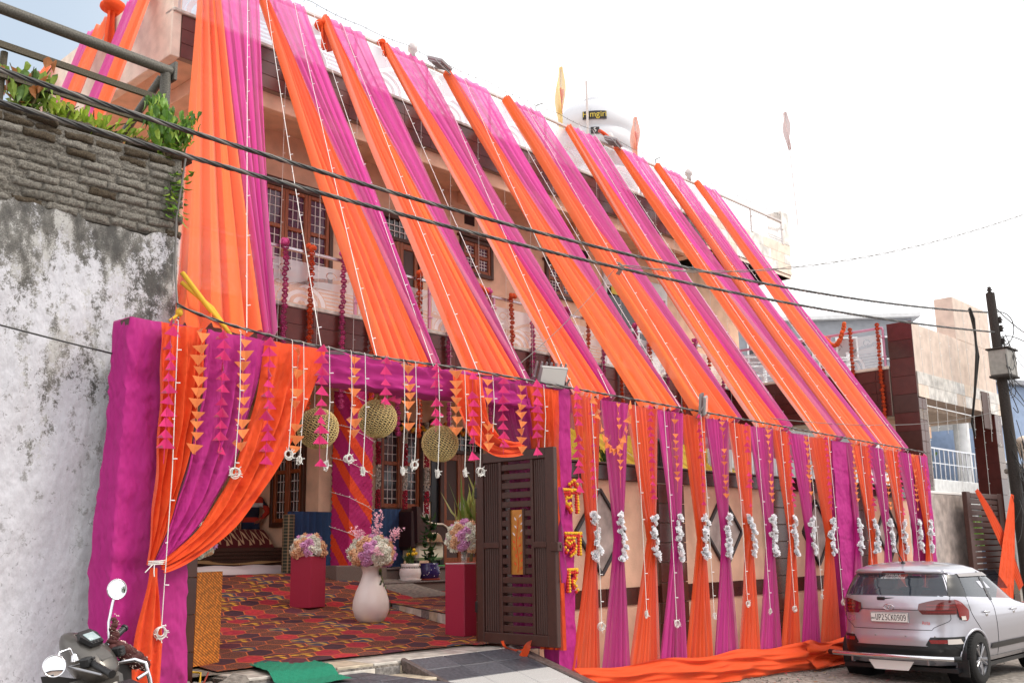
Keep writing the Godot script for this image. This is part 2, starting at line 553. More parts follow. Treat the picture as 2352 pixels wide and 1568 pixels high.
func materials() -> void:
	var org := Color(0.88, 0.29, 0.06)
	var mag := Color(0.68, 0.10, 0.47)
	mat("orange_sheer", Color(0.97, 0.40, 0.07), 0.85, {"alpha": 0.92, "back": Color(0.7, 0.7, 0.7), "sheen": 0.0, "normal": T.grain, "ns": 0.15, "uv": V(12, 40, 1)})
	mat("magenta_sheer", Color(0.82, 0.09, 0.57), 0.85, {"alpha": 0.82, "back": Color(0.7, 0.7, 0.7), "sheen": 0.0, "normal": T.grain, "ns": 0.15, "uv": V(12, 40, 1)})
	mat("orange_net", Color(0.92, 0.31, 0.045), 0.85, {"alpha": 0.86, "back": Color(0.6, 0.6, 0.6)})
	mat("magenta_net", Color(0.78, 0.09, 0.54), 0.85, {"alpha": 0.82, "back": Color(0.6, 0.6, 0.6)})
	mat("orange_cloth", org, 0.88, {"back": Color(0.4, 0.4, 0.4), "normal": T.wrinkle, "ns": 0.9, "uv": V(2, 3, 1)})
	mat("magenta_cloth", mag, 0.88, {"back": Color(0.4, 0.4, 0.4), "normal": T.wrinkle, "ns": 0.9, "uv": V(2, 3, 1)})
	mat("magenta_wrap", mag, 0.72, {"sheen": 0.3, "normal": T.wrinkle, "ns": 0.6, "tri": 0.8, "alpha": 0.97})
	mat("yellow_cloth", Color(0.90, 0.80, 0.16), 0.8, {"back": Color(0.8, 0.8, 0.8)})
	mat("orange_paper", Color(0.92, 0.52, 0.28), 0.85, {"back": Color(0.5, 0.5, 0.5)})
	mat("pink_paper", Color(0.84, 0.16, 0.44), 0.85, {"back": Color(0.5, 0.5, 0.5)})
	mat("orange_flower", Color.WHITE, 0.9, {"vc": true})
	mat("petal", Color.WHITE, 0.85, {"vc": true, "back": Color(0.5, 0.5, 0.5)})
	mat("white_petal", Color(0.97, 0.97, 0.98), 0.85)
	mat("white_wire", Color(0.88, 0.87, 0.85), 0.5)
	mat("gold_chain", rgb(176, 140, 70), 0.4, {"metal": 0.6})
	mat("jute", rgb(226, 200, 138), 0.9, {"normal": T.grain, "ns": 0.8, "tri": 14.0, "world": false})
	mat("peach_wall", rgb(230, 188, 160), 0.9, {"tex": T.mottle, "tri": 0.35, "normal": T.grain, "ns": 0.2})
	mat("peach_deep", rgb(246, 206, 176), 0.9, {"tex": T.mottle, "tri": 0.35, "normal": T.grain, "ns": 0.2})
	mat("cream_wall", rgb(232, 214, 198), 0.85, {"tex": T.mottle, "tri": 0.5, "normal": T.grain, "ns": 0.2})
	mat("cream_stain", rgb(222, 202, 188), 0.8, {"tex": T.mottle, "tri": 0.45, "normal": T.grain, "ns": 0.2})
	mat("maroon_tile", rgb(98, 44, 38), 0.28, {"tex": T.mottle, "tri": 0.9})
	mat("maroon_tile_b", rgb(88, 38, 34), 0.22, {"tex": T.mottle, "tri": 0.7})
	mat("grout", rgb(150, 130, 118), 0.9)
	mat("brown_tile", rgb(74, 42, 36), 0.18, {"tex": T.mottle, "tri": 0.9})
	mat("brown_tile_b", rgb(84, 48, 38), 0.15, {"tex": T.mottle, "tri": 0.7})
	mat("bronze_tile", rgb(120, 96, 78), 0.12, {"tex": T.mottle2, "tri": 0.9, "metal": 0.3})
	mat("white_tile", rgb(238, 232, 224), 0.35, {"tex": T.marble, "tri": 0.6})
	mat("white_marble", rgb(226, 220, 210), 0.35, {"tex": T.marble, "tri": 0.9})
	mat("grey_marble", rgb(150, 146, 144), 0.35, {"tex": T.mottle2, "tri": 1.2})
	mat("cream_marble", rgb(214, 200, 176), 0.4, {"tex": T.marble, "tri": 1.1})
	mat("slate", rgb(96, 96, 104), 0.5, {"tex": T.mottle2, "tri": 1.6, "normal": T.grain, "ns": 0.3})
	mat("slate_b", rgb(84, 84, 92), 0.5, {"tex": T.mottle2, "tri": 1.3, "normal": T.grain, "ns": 0.3})
	mat("granite", rgb(214, 212, 210), 0.6, {"tex": T.speck, "tri": 2.2})
	mat("granite_step", rgb(140, 124, 116), 0.4, {"tex": T.speck, "tri": 2.6})
	mat("border_stone", rgb(110, 96, 92), 0.4, {"tex": T.mottle2, "tri": 1.4})
	mat("road", rgb(158, 149, 140), 0.95, {"tex": T.mottle2, "tri": 0.5, "normal": T.bumpy, "ns": 0.4})
	mat("rubble", rgb(150, 142, 134), 0.95, {"tex": T.mottle2, "tri": 1.2, "normal": T.bumpy, "ns": 0.8})
	mat("courtyard", rgb(140, 130, 120), 0.9, {"tex": T.mottle2, "tri": 0.8})
	mat("carpet", Color.WHITE, 0.95, {"tex": T.carpet, "normal": T.grain, "ns": 0.3, "uv": V(1, 1, 1)})
	mat("plaster", Color(0.97, 0.97, 0.97), 0.95, {"tex": T.plaster, "normal": T.bumpy, "ns": 0.25})
	mat("plaster_side", rgb(176, 174, 170), 0.95, {"tex": T.mottle2, "tri": 0.7})
	mat("old_brick_a", rgb(142, 137, 128), 0.95, {"tex": T.mottle2, "tri": 3.0, "normal": T.bumpy, "ns": 1.2})
	mat("old_brick_b", rgb(122, 117, 108), 0.95, {"tex": T.mottle2, "tri": 2.3, "normal": T.bumpy, "ns": 1.2})
	mat("old_brick_c", rgb(142, 137, 128), 0.95, {"tex": T.mottle2, "tri": 3.7, "normal": T.bumpy, "ns": 1.2})
	mat("mossy_brick", rgb(88, 76, 60), 0.95, {"tex": T.mottle2, "tri": 4.0, "normal": T.bumpy, "ns": 1.4})
	mat("mortar", rgb(124, 119, 111), 0.98, {"tex": T.mottle2, "tri": 3.0, "normal": T.bumpy, "ns": 1.0})
	mat("wood", rgb(176, 92, 46), 0.45, {"tex": T.wood, "tri": 1.6})
	mat("dark_wood", rgb(92, 52, 34), 0.5, {"tex": T.wood, "tri": 1.6})
	mat("gate_brown", rgb(70, 40, 33), 0.5, {"tex": T.mottle, "tri": 1.5})
	mat("gate_gold", rgb(196, 132, 60), 0.35, {"metal": 0.35, "tex": T.mottle, "tri": 2.0})
	mat("purple_pane", rgb(92, 40, 74), 0.12, {"tex": T.mottle2, "tri": 1.3})
	mat("dark_pane", rgb(48, 40, 44), 0.08)
	mat("mesh_screen", rgb(78, 62, 58), 0.7)
	mat("white_bars", rgb(222, 216, 212), 0.5)
	mat("steel", rgb(200, 200, 204), 0.25, {"metal": 0.9})
	mat("painted_steel", rgb(196, 188, 186), 0.4)
	mat("pink_film", rgb(214, 150, 178), 0.35, {"metal": 0.2})
	mat("frosted", Color.WHITE, 0.35, {"tex": T.glass, "alpha": 1.0})
	mat("clear_glass", Color(0.95, 0.97, 0.97), 0.03, {"alpha": 0.18})
	mat("diamond_stone", rgb(190, 174, 166), 0.35, {"tex": T.marble, "tri": 0.7})
	mat("diamond_frame", rgb(66, 60, 62), 0.5, {"tex": T.mottle2, "tri": 5.0})
	mat("pedestal_red", rgb(160, 26, 62), 0.5, {"normal": T.grain, "ns": 0.3, "tri": 3.0, "world": false})
	mat("pedestal_amber", Color.WHITE, 0.6, {"tex": T.stripes})
	mat("white_board", rgb(226, 220, 218), 0.7)
	mat("ceramic_white", rgb(226, 216, 212), 0.3)
	mat("ceramic_blue", rgb(48, 38, 92), 0.15)
	mat("navy_mat", rgb(46, 76, 120), 0.9, {"normal": T.quilt, "ns": 1.0, "uv": V(8, 6, 1)})
	mat("plaid", Color.WHITE, 0.95, {"tex": T.plaid, "uv": V(2, 6, 1)})
	mat("bands", Color.WHITE, 0.8, {"tex": T.bands, "normal": T.wrinkle, "ns": 0.4})
	mat("throw", Color.WHITE, 0.95, {"tex": T.leafwork, "uv": V(2, 1, 1)})
	mat("brown_fabric", rgb(84, 54, 42), 0.95, {"tex": T.mottle2, "tri": 3.0})
	mat("white_sheet", rgb(216, 206, 208), 0.9, {"normal": T.wrinkle, "ns": 0.6, "tri": 1.0})
	mat("leather_brown", rgb(58, 36, 32), 0.4)
	mat("leather_cream", rgb(222, 212, 194), 0.45)
	mat("cushion", Color.WHITE, 0.9, {"tex": T.cushion})
	mat("green_mat", rgb(30, 150, 116), 0.95, {"tex": T.mottle2, "tri": 6.0, "normal": T.bumpy, "ns": 1.5})
	mat("green_strip", rgb(70, 150, 80), 0.9)
	mat("leaf", Color.WHITE, 0.5, {"vc": true, "back": Color(0.7, 0.7, 0.7)})
	mat("stem", rgb(86, 78, 44), 0.8)
	mat("terracotta", rgb(150, 56, 40), 0.7)
	mat("pipe", rgb(104, 100, 92), 0.6, {"tex": T.mottle2, "tri": 4.0, "metal": 0.3})
	mat("rust_pipe", rgb(92, 84, 68), 0.8, {"tex": T.mottle2, "tri": 5.0})
	mat("cable", rgb(44, 44, 44), 0.45)
	mat("cable_light", rgb(112, 108, 104), 0.5)
	mat("pole", rgb(58, 50, 46), 0.8, {"tex": T.mottle2, "tri": 1.5})
	mat("box_grey", rgb(150, 146, 140), 0.6, {"tex": T.mottle, "tri": 1.2})
	mat("blue_wall", rgb(150, 168, 196), 0.9, {"tex": T.mottle, "tri": 0.4})
	mat("far_white", rgb(224, 224, 224), 0.9, {"tex": T.mottle, "tri": 0.4})
	mat("far_grey", rgb(150, 152, 158), 0.9, {"tex": T.mottle, "tri": 0.4})
	mat("tank", rgb(196, 197, 202), 0.45)
	mat("tank_black", rgb(40, 38, 40), 0.6)
	mat("tank_yellow", rgb(214, 190, 70), 0.6)
	mat("letter_white", rgb(240, 240, 240), 0.6)
	mat("flag_orange", rgb(228, 120, 66), 0.8, {"back": Color(0.9, 0.9, 0.9)})
	mat("flag_red", rgb(206, 70, 40), 0.8, {"back": Color(0.9, 0.9, 0.9)})
	mat("flag_yellow", rgb(226, 190, 70), 0.8, {"back": Color(0.9, 0.9, 0.9)})
	mat("flag_pale", rgb(176, 130, 124), 0.8, {"back": Color(0.9, 0.9, 0.9)})
	mat("flood_case", rgb(150, 146, 146), 0.5, {"metal": 0.3})
	mat("flood_glass", rgb(214, 214, 210), 0.15)
	mat("black_plastic", rgb(26, 26, 28), 0.45)
	mat("car_paint", rgb(176, 175, 184), 0.34, {"metal": 0.7, "coat": 0.9})
	mat("car_black", rgb(22, 23, 26), 0.35)
	mat("car_glass", rgb(52, 60, 70), 0.03, {"alpha": 0.74})
	mat("lamp_red", rgb(128, 12, 20), 0.12, {"coat": 1.0})
	mat("lamp_dark_red", rgb(92, 10, 18), 0.12, {"coat": 1.0})
	mat("lamp_clear", rgb(214, 206, 200), 0.1, {"coat": 1.0})
	mat("chrome", rgb(214, 214, 218), 0.12, {"metal": 1.0})
	mat("tyre", rgb(30, 29, 29), 0.9, {"normal": T.bumpy, "ns": 0.5, "tri": 8.0, "world": false})
	mat("alloy", rgb(150, 150, 154), 0.3, {"metal": 0.9})
	mat("plate_white", rgb(226, 224, 220), 0.45)
	mat("plate_black", rgb(24, 24, 26), 0.6)
	mat("interior", rgb(60, 58, 60), 0.9)
	mat("seat_red", rgb(170, 44, 48), 0.9)
	mat("scooter_paint", rgb(92, 88, 84), 0.42, {"metal": 0.6, "coat": 0.35})
	mat("scooter_dark", rgb(48, 46, 46), 0.5, {"metal": 0.2})
	mat("mirror", rgb(236, 238, 240), 0.02, {"metal": 1.0})
	mat("lcd", rgb(150, 166, 168), 0.15)
	mat("scarf", rgb(96, 40, 38), 0.7, {"tex": T.speck, "tri": 20.0, "metal": 0.2})
	mat("glitter", rgb(196, 176, 166), 0.3, {"metal": 0.7})
	mat("skin", rgb(142, 92, 66), 0.6)
	mat("navy_cloth", rgb(30, 34, 50), 0.9)
	mat("jeans", rgb(34, 42, 66), 0.9)
	mat("shirt_red", rgb(176, 48, 34), 0.9)
	mat("shirt_white", rgb(206, 200, 198), 0.9)
	mat("hair", rgb(20, 16, 14), 0.7)
	mat("corrugated", rgb(206, 210, 216), 0.5, {"metal": 0.2})
	mat("rope_yellow", rgb(214, 168, 50), 0.9)
	mat("plaque", rgb(92, 84, 66), 0.7)
	mat("plaque_dark", rgb(44, 46, 46), 0.6)

# ---------------------------------------------------------------- ground
func road_y(x: float) -> float:
	return 0.025 * clampf(12.6 - x, -4.0, 16.0)

# height of the driveway behind the gate: it climbs to the porch on the left, stays low on the right
func drive_y(z: float) -> float:
	if z > -8.0: return 0.66
	if z > -11.0: return lerpf(0.66, 0.87, (-8.0 - z) / 3.0)
	return minf(lerpf(0.87, 1.30, (-11.0 - z) / 2.6), 1.30)

func platform_y(z: float) -> float:
	return lerpf(0.87, 0.98, clampf((-9.0 - z) / 3.6, 0, 1))

func edge_x(z: float) -> float:
	return 8.66 + (-9.3 - z) * 0.34

func ground() -> void:
	struct("road", sheet(120, 40, func(u, v):
		var x: float = -150.0 + 400.0 * u
		if u > 0.3 and u < 0.5: x = -30.0 + (u - 0.3) * 5.0 * 80.0
		elif u <= 0.3: x = -230.0 + u / 0.3 * 200.0
		else: x = 50.0 + (u - 0.5) * 2.0 * 250.0
		var z: float = lerpf(60.0, 0.0, v / 0.2) if v < 0.2 else (lerpf(0.0, -9.0, (v - 0.2) / 0.6) if v < 0.8 else lerpf(-9.0, -240.0, (v - 0.8) / 0.2))
		return V(x, road_y(x) - 0.07 * smoothstep(-6.9, -5.9, z), z)), M.road)
	# broken concrete and small stones beside the left gate pillar
	var rub := S()
	rng.seed = 5
	for i in 46:
		var s := rnd(0.03, 0.13)
		var x := rnd(3.7, 4.7)
		box(rub, Vector3.ZERO, V(s * rnd(1, 2), s, s * rnd(0.7, 1.5)), s * 0.25, Transform3D(Basis.from_euler(V(rnd(-0.3, 0.3), rnd(0, 6), rnd(-0.3, 0.3))), V(x, rnd(0.5, 0.62), rnd(-7.85, -7.1))))
	bx(rub, 3.6, 4.75, 0.1, 0.52, -7.9, -6.9, 0.05)
	var rs := struct("broken_concrete_verge", rub, M.rubble)
	rs.set_meta("kind", "stuff")
	var gr := S()
	rng.seed = 6
	for i in 900:
		var gx := rnd(7.5, 17.0)
		var gz := -6.95 + absf(rng.randfn(0.0, 1.0)) * 0.8
		var gs := rnd(0.004, 0.018)
		box(gr, Vector3.ZERO, V(gs * rnd(1, 1.8), gs, gs * rnd(0.7, 1.4)), gs * 0.3, Transform3D(Basis.from_euler(V(rnd(-0.4, 0.4), rnd(0, 6), 0)), V(gx, road_y(gx) - 0.07 * smoothstep(-6.9, -5.9, gz) + gs * 0.3, gz)))
	struct("road_grit", gr, M.rubble).set_meta("kind", "stuff")
	var lv := S()
	for i in 70:
		var gx2 := rnd(8.0, 17.0)
		var gz2 := -6.9 + absf(rng.randfn(0.0, 1.0)) * 0.9
		leaf_shape(lv, Transform3D(Basis.from_euler(V(PI / 2 + rnd(-0.3, 0.3), rnd(0, 6), rnd(-0.3, 0.3))), V(gx2, road_y(gx2) - 0.07 * smoothstep(-6.9, -5.9, gz2) + 0.012, gz2)), rnd(0.03, 0.07), rnd(0.015, 0.03), [Color(0.35, 0.12, 0.02), Color(0.3, 0.2, 0.06), Color(0.45, 0.05, 0.1)][i % 3], 0.3)
	struct("fallen_petals", lv, M.leaf).set_meta("kind", "stuff")
	# entrance: plinth with marble strip, dark tiled landing, steps and the slate ramp
	var e := put(Node3D.new(), "entrance_ramp") as Node3D
	e.set_meta("kind", "structure")
	var core := S()
	bx(core, 4.7, 8.3, 0.0, 0.625, -8.6, -7.46)
	prism(core, [Vector2(7.46, 0.0), Vector2(7.46, 0.62), Vector2(5.62, 0.11), Vector2(5.62, 0.0)], 6.42, 7.95, Transform3D(Basis(V(0, 0, -1), V(0, 1, 0), V(1, 0, 0)), Vector3.ZERO))
	bx(core, 4.72, 5.95, 0.0, 0.56, -7.46, -5.9)
	bx(core, 5.95, 6.42, 0.0, 0.50, -7.46, -7.0)
	bx(core, 5.95, 6.42, 0.0, 0.36, -7.0, -6.6)
	obj("base", core, M.rubble, e)
	rng.seed = 9
	var mx := 4.75
	while mx < 8.2:
		var w := rnd(0.28, 0.52)
		var x1: float = minf(mx + w, 8.28)
		obj("marble_tile", B(mx + 0.004, x1 - 0.004, 0.61, 0.645 + rnd(0, 0.003), -7.98, -7.48, 0.006), [M.white_marble, M.cream_marble, M.white_marble, M.grey_marble][rng.randi() % 4], e)
		obj("marble_tile", B(mx + 0.004, x1 - 0.004, 0.52, 0.605, -7.50, -7.452, 0.004), [M.white_marble, M.cream_marble, M.grey_marble][rng.randi() % 3], e)
		mx = x1
	# slate tiles on the landing
	for i in 4:
		for j in 5:
			obj("slate_tile", B(4.74 + i * 0.302, 5.035 + i * 0.302, 0.55, 0.585 + rnd(0, 0.003), -7.445 + j * 0.302, -7.15 + j * 0.302, 0.006), [M.slate, M.slate_b][(i + j) % 2], e)
	# marble treads
	for s in [[0.50, -7.46, -7.0], [0.36, -7.0, -6.6]]:
		obj("marble_step", B(5.96, 6.40, s[0], s[0] + 0.035, s[1] + 0.004, s[2] + 0.025, 0.01), M.cream_marble, e)
		obj("step_riser", B(5.96, 6.40, s[0] - 0.13, s[0] - 0.004, s[2], s[2] + 0.012, 0.002), M.cream_marble, e)
	# slate and granite tiles on the ramp
	var up := atan2(0.51, 1.84)
	var rx := Transform3D(Basis(Vector3.RIGHT, up), V(0, 0.622, -7.46))
	for i in 3:
		for j in 7:
			var st := S()
			var x0 := 6.44 + i * 0.462
			var z0 := j * 0.28
			box(st, V(x0 + 0.229, 0.012 + rnd(0, 0.003), z0 + 0.139), V(0.454, 0.03, 0.274), 0.005, rx)
			obj("ramp_tile", st, M.granite if j >= 2 else [M.slate, M.slate_b][(i + j) % 2], e)
	var bs := S()
	box(bs, V(7.89, 0.01, 0.97), V(0.13, 0.075, 1.98), 0.012, rx)
	obj("border_stone", bs, M.border_stone, e)
	var bs2 := S()
	box(bs2, V(6.41, -0.01, 0.97), V(0.05, 0.11, 1.98), 0.01, rx)
	obj("border_stone", bs2, M.border_stone, e)
	# courtyard
	struct("courtyard_floor", sheet(4, 24, func(u, v):
		var z: float = -7.9 - 10.0 * v
		return V(2.0 + 9.0 * u, drive_y(z) - 0.012, z)), M.courtyard)
	var cp := obj("carpet", sheet(20, 60, func(u, v):
		var z: float = -7.95 - 6.0 * v
		var x1: float = edge_x(z) if z > -11.2 else lerpf(edge_x(-11.2), 10.1, clampf((-11.2 - z) / 0.3, 0, 1))
		if z > -9.3: x1 = lerpf(8.22, 8.66, clampf((-7.95 - z) / 1.35, 0, 1)) if z > -8.6 else 8.66
		var x: float = lerpf(4.78, x1, u)
		return V(x, drive_y(z) + 0.008 + 0.004 * sin(x * 7.0) * sin(z * 5.0) + 0.006 * exp(-pow(fposmod(z + 0.25 * sin(x * 1.3), 1.9) - 0.95, 2.0) * 260.0), z)), M.carpet)
	carpet_uv(cp)
	tag(cp, "patterned red carpet climbing the driveway behind the gate", "carpet")
	# raised platform on the right with a marble face and its own carpet
	var pl := put(Node3D.new(), "raised_platform") as Node3D
	pl.set_meta("kind", "structure")
	obj("base", sheet(2, 16, func(u, v):
		var z: float = -9.25 - 3.4 * v
		return V(lerpf(edge_x(maxf(z, -11.0)), 21.0, u), platform_y(z) - 0.004, z)), M.courtyard, pl)
	rng.seed = 31
	for k in 7:
		# crazy-paved marble on the sloping cheek
		var za := -9.28 - k * 0.24
		var zb := za - 0.235
		var st2 := S()
		var pa := V(edge_x(za) - 0.012, 0, za)
		var pb := V(edge_x(zb) - 0.012, 0, zb)
		var q := [pa + V(0, drive_y(za) - 0.01, 0), pb + V(0, drive_y(zb) - 0.01, 0), pb + V(0, platform_y(zb) - 0.005, 0), pa + V(0, platform_y(za) - 0.005, 0)]
		quad(st2, q[0], q[1], q[2], q[3], V(-1, 0, 0))
		quad(st2, q[2], q[3], q[3] + V(0.05, 0, 0), q[2] + V(0.05, 0, 0), Vector3.UP)
		obj("marble_tile", st2, [M.white_marble, M.cream_marble, M.grey_marble, M.white_marble][k % 4], pl)
	for k in 9:
		var w2 := 0.3
		obj("marble_tile", B(edge_x(-9.28) + k * w2, edge_x(-9.28) + k * w2 + w2 - 0.006, 0.6, 0.86, -9.27, -9.25, 0.004), [M.white_marble, M.cream_marble, M.grey_marble][k % 3], pl)
	var c2 := obj("carpet", sheet(20, 24, func(u, v):
		var z: float = -9.26 - 3.3 * v
		return V(lerpf(edge_x(maxf(z, -11.0)) + 0.0, 13.5, u), platform_y(z) + 0.008, z)), M.carpet)
	carpet_uv(c2)
	tag(c2, "patterned red carpet lying flat on the raised platform by the steps", "carpet")
	# porch with two granite steps
	var po := put(Node3D.new(), "porch") as Node3D
	po.set_meta("kind", "structure")
	obj("floor", B(10.12, 21.5, 0.6, 1.325, -14.6, -13.0, 0.01), M.granite_step, po)
	obj("floor", B(2.0, 10.6, 0.6, 1.298, -19.0, -13.6, 0.01), M.granite_step, po)
	obj("step", B(10.12, 15.5, 0.9, 1.115, -13.02, -12.62, 0.005), M.granite_step, po)
	obj("step_tread", B(10.10, 15.5, 1.117, 1.15, -13.0, -12.59, 0.01), M.border_stone, po)
	obj("step_tread", B(10.10, 15.5, 1.327, 1.36, -13.4, -12.97, 0.01), M.border_stone, po)
	obj("plinth", B(9.75, 10.75, 0.9, 1.42, -13.5, -12.93, 0.01), M.granite_step, po)

func carpet_uv(o: MeshInstance3D) -> void:
	# the print runs diagonally across the yard
	var a: Array = o.mesh.surface_get_arrays(0)
	var P: PackedVector3Array = a[Mesh.ARRAY_VERTEX]
	var U := PackedVector2Array()
	var c := cos(deg_to_rad(46.8))
	var s := sin(deg_to_rad(46.8))
	for p in P:
		U.append(Vector2((p.x * c + p.z * s) / 1.62, (p.x * s - p.z * c) / 1.48))
	a[Mesh.ARRAY_TEX_UV] = U
	var m := ArrayMesh.new()
	m.add_surface_from_arrays(Mesh.PRIMITIVE_TRIANGLES, a)
	o.mesh = m

# ---------------------------------------------------------------- old wall on the left
func old_wall() -> void:
	var w := thing("old_wall", "old grey plastered wall with mould stains and bare bricks on top", "wall", V(2.9, 0, -7.4))
	var ox := -2.9
	var body := sheet(50, 90, func(u, v):
		var x: float = lerpf(1.0, 3.93, u)
		var y: float = lerpf(4.16, 0.0, v)
		var top: float = 0.025 * sin(x * 5.0) + 0.02 * sin(x * 17.0) + 0.012 * sin(x * 41.0) if v < 0.02 else 0.0
		return V(x + ox, y + top, 0.012 * sin(x * 3.1 + y * 1.7) + 0.008 * sin(x * 9.0 - y * 6.0)), 1.0, 1.0)
	var a: Array = body.surface_get_arrays(0)
	var U := PackedVector2Array()
	for p in a[Mesh.ARRAY_VERTEX]: U.append(Vector2((p.x - ox - 2.0) / 2.0, 1.0 - p.y / 4.4))
	a[Mesh.ARRAY_TEX_UV] = U
	var pm := ArrayMesh.new()
	pm.add_surface_from_arrays(Mesh.PRIMITIVE_TRIANGLES, a)
	obj("plaster", pm, M.plaster, w)
	obj("core", B(1.0 + ox, 3.90 + ox, -0.2, 4.14, -0.36, -0.03), M.mortar, w)
	obj("brick_bed", B(1.0 + ox, 3.93 + ox, 4.145, 4.84, -0.36, -0.011, 0.01), M.mortar, w)
	obj("end_face", B(3.895 + ox, 3.925 + ox, -0.2, 4.15, -0.35, -0.004), M.plaster_side, w)
	# bare bricks, each with its own worn edges
	rng.seed = 12
	var vars := []
	for k in 7:
		# worn brick: a pillowed front with chipped outline and short returns
		var nb := noise(14.0, 60 + k, FastNoiseLite.TYPE_SIMPLEX, 3)
		vars.append(sheet(10, 6, func(u, v):
			var cu: float = clampf((u - 0.1) / 0.8, 0, 1)
			var cv: float = clampf((v - 0.16) / 0.68, 0, 1)
			var x: float = (cu - 0.5) * 0.226
			var y: float = (cv - 0.5) * 0.060
			var edge: float = 1.0 if u > 0.05 and u < 0.95 and v > 0.05 and v < 0.95 else 0.0
			var rim: float = smoothstep(0.0, 0.16, minf(minf(cu, 1.0 - cu) * 2.2, minf(cv, 1.0 - cv)))
			var q: float = nb.get_noise_2d(x * 3.0, y * 3.0)
			return V(x + 0.008 * nb.get_noise_2d(y * 9.0, 3.0 + x), y + 0.006 * nb.get_noise_2d(x * 4.0, 7.0), (0.030 + 0.014 * rim + 0.014 * q) if edge > 0.5 else -0.03)))
	for r in 10:
		var y := 4.19 + r * 0.066
		var x0: float = 1.9 + (0.115 if r % 2 else 0.0) + rnd(-0.03, 0.03)
		while x0 < 3.85:
			var lw: float = rnd(0.9, 1.06)
			if x0 + 0.23 * lw > 3.95: lw = (3.95 - x0) / 0.23
			if lw > 0.25:
				var b := obj("brick", vars[rng.randi() % 7], [M.old_brick_a, M.old_brick_b, M.old_brick_c, M.old_brick_a, M.mossy_brick][rng.randi() % 5] if r < 9 else M.mossy_brick, w)
				b.position = V(x0 + 0.115 * lw + ox, y + rnd(-0.004, 0.004), -0.042 + rnd(-0.008, 0.012))
				b.rotation = V(rnd(-0.06, 0.06), rnd(-0.05, 0.05), rnd(-0.035, 0.035))
				b.scale = V(lw, rnd(0.94, 1.1), 1)
			x0 += 0.234 * lw + rnd(0.0, 0.006)
	# broken, mossy top course laid flat
	var x2 := 1.95
	while x2 < 3.8:
		var b2 := obj("brick", vars[rng.randi() % 7], M.mossy_brick, w)
		b2.position = V(x2 + 0.1 + ox, 4.87 + rnd(-0.02, 0.015), -0.09 + rnd(-0.03, 0.03))
		b2.rotation = V(rnd(-0.2, 0.1), rnd(-0.15, 0.15), rnd(-0.12, 0.12))
		b2.scale = V(rnd(0.9, 1.1), rnd(0.9, 1.4), 2.2)
		x2 += rnd(0.22, 0.3)
	# pipe railing on the wall
	var g := thing("pipe_railing", "rusty pipe railing leaning over the old wall top", "railing", V(3.4, 4.8, -7.75))
	var o := V(3.4, 4.8, -7.75)
	var st3 := S()
	tube(st3, [V(1.2, 5.70, -7.52) - o, V(3.86, 5.66, -7.56) - o], 0.045, 10)
	obj("top_rail", st3, M.pipe, g)
	var st4 := S()
	bar(st4, V(1.2, 5.42, -7.55) - o, V(3.78, 5.38, -7.55) - o, 0.03, 0.05)
	obj("rail", st4, M.rust_pipe, g)
	var st5 := S()
	bar(st5, V(1.2, 5.18, -7.55) - o, V(3.76, 5.15, -7.55) - o, 0.03, 0.05)
	obj("rail", st5, M.rust_pipe, g)
	var st6 := S()
	tube(st6, [V(3.82, 5.66, -7.57) - o, V(3.82, 4.85, -7.57) - o], 0.045, 10)
	box(st6, V(3.88, 5.66, -7.57) - o, V(0.03, 0.17, 0.12), 0.005)
	obj("post", st6, M.pipe, g)
	var st7 := S()
	tube(st7, [V(3.80, 5.60, -7.60) - o, V(3.62, 5.0, -8.1) - o], 0.035, 8)
	obj("brace", st7, M.pipe, g)
	var st8 := S()
	tube(st8, [V(2.53, 4.85, -7.60) - o, V(2.54, 5.37, -7.60) - o], 0.028, 8)
	obj("post", st8, M.rust_pipe, g)

# one leaf blade: base at the origin, tip along y, folded along its rib
func leaf_shape(st: SurfaceTool, xf: Transform3D, l: float, w: float, c: Color, bend := 0.3) -> void:
	st.set_smooth_group(-1)
	st.set_color(c)
	var pts := []
	for t in [0.0, 0.3, 0.65, 1.0]:
		pts.append(V(0, l * t, -bend * l * t * t))
	var ws := [0.02, 1.0, 0.8, 0.0]
	for i in 3:
		for s in [-1.0, 1.0]:
			var a: Vector3 = pts[i] + V(s * w * 0.5 * ws[i], 0, 0.22 * w * ws[i])
			var b: Vector3 = pts[i + 1] + V(s * w * 0.5 * ws[i + 1], 0, 0.22 * w * ws[i + 1])
			quad(st, xf * pts[i], xf * a, xf * b, xf * pts[i + 1], xf.basis * V(0, 0, 1))

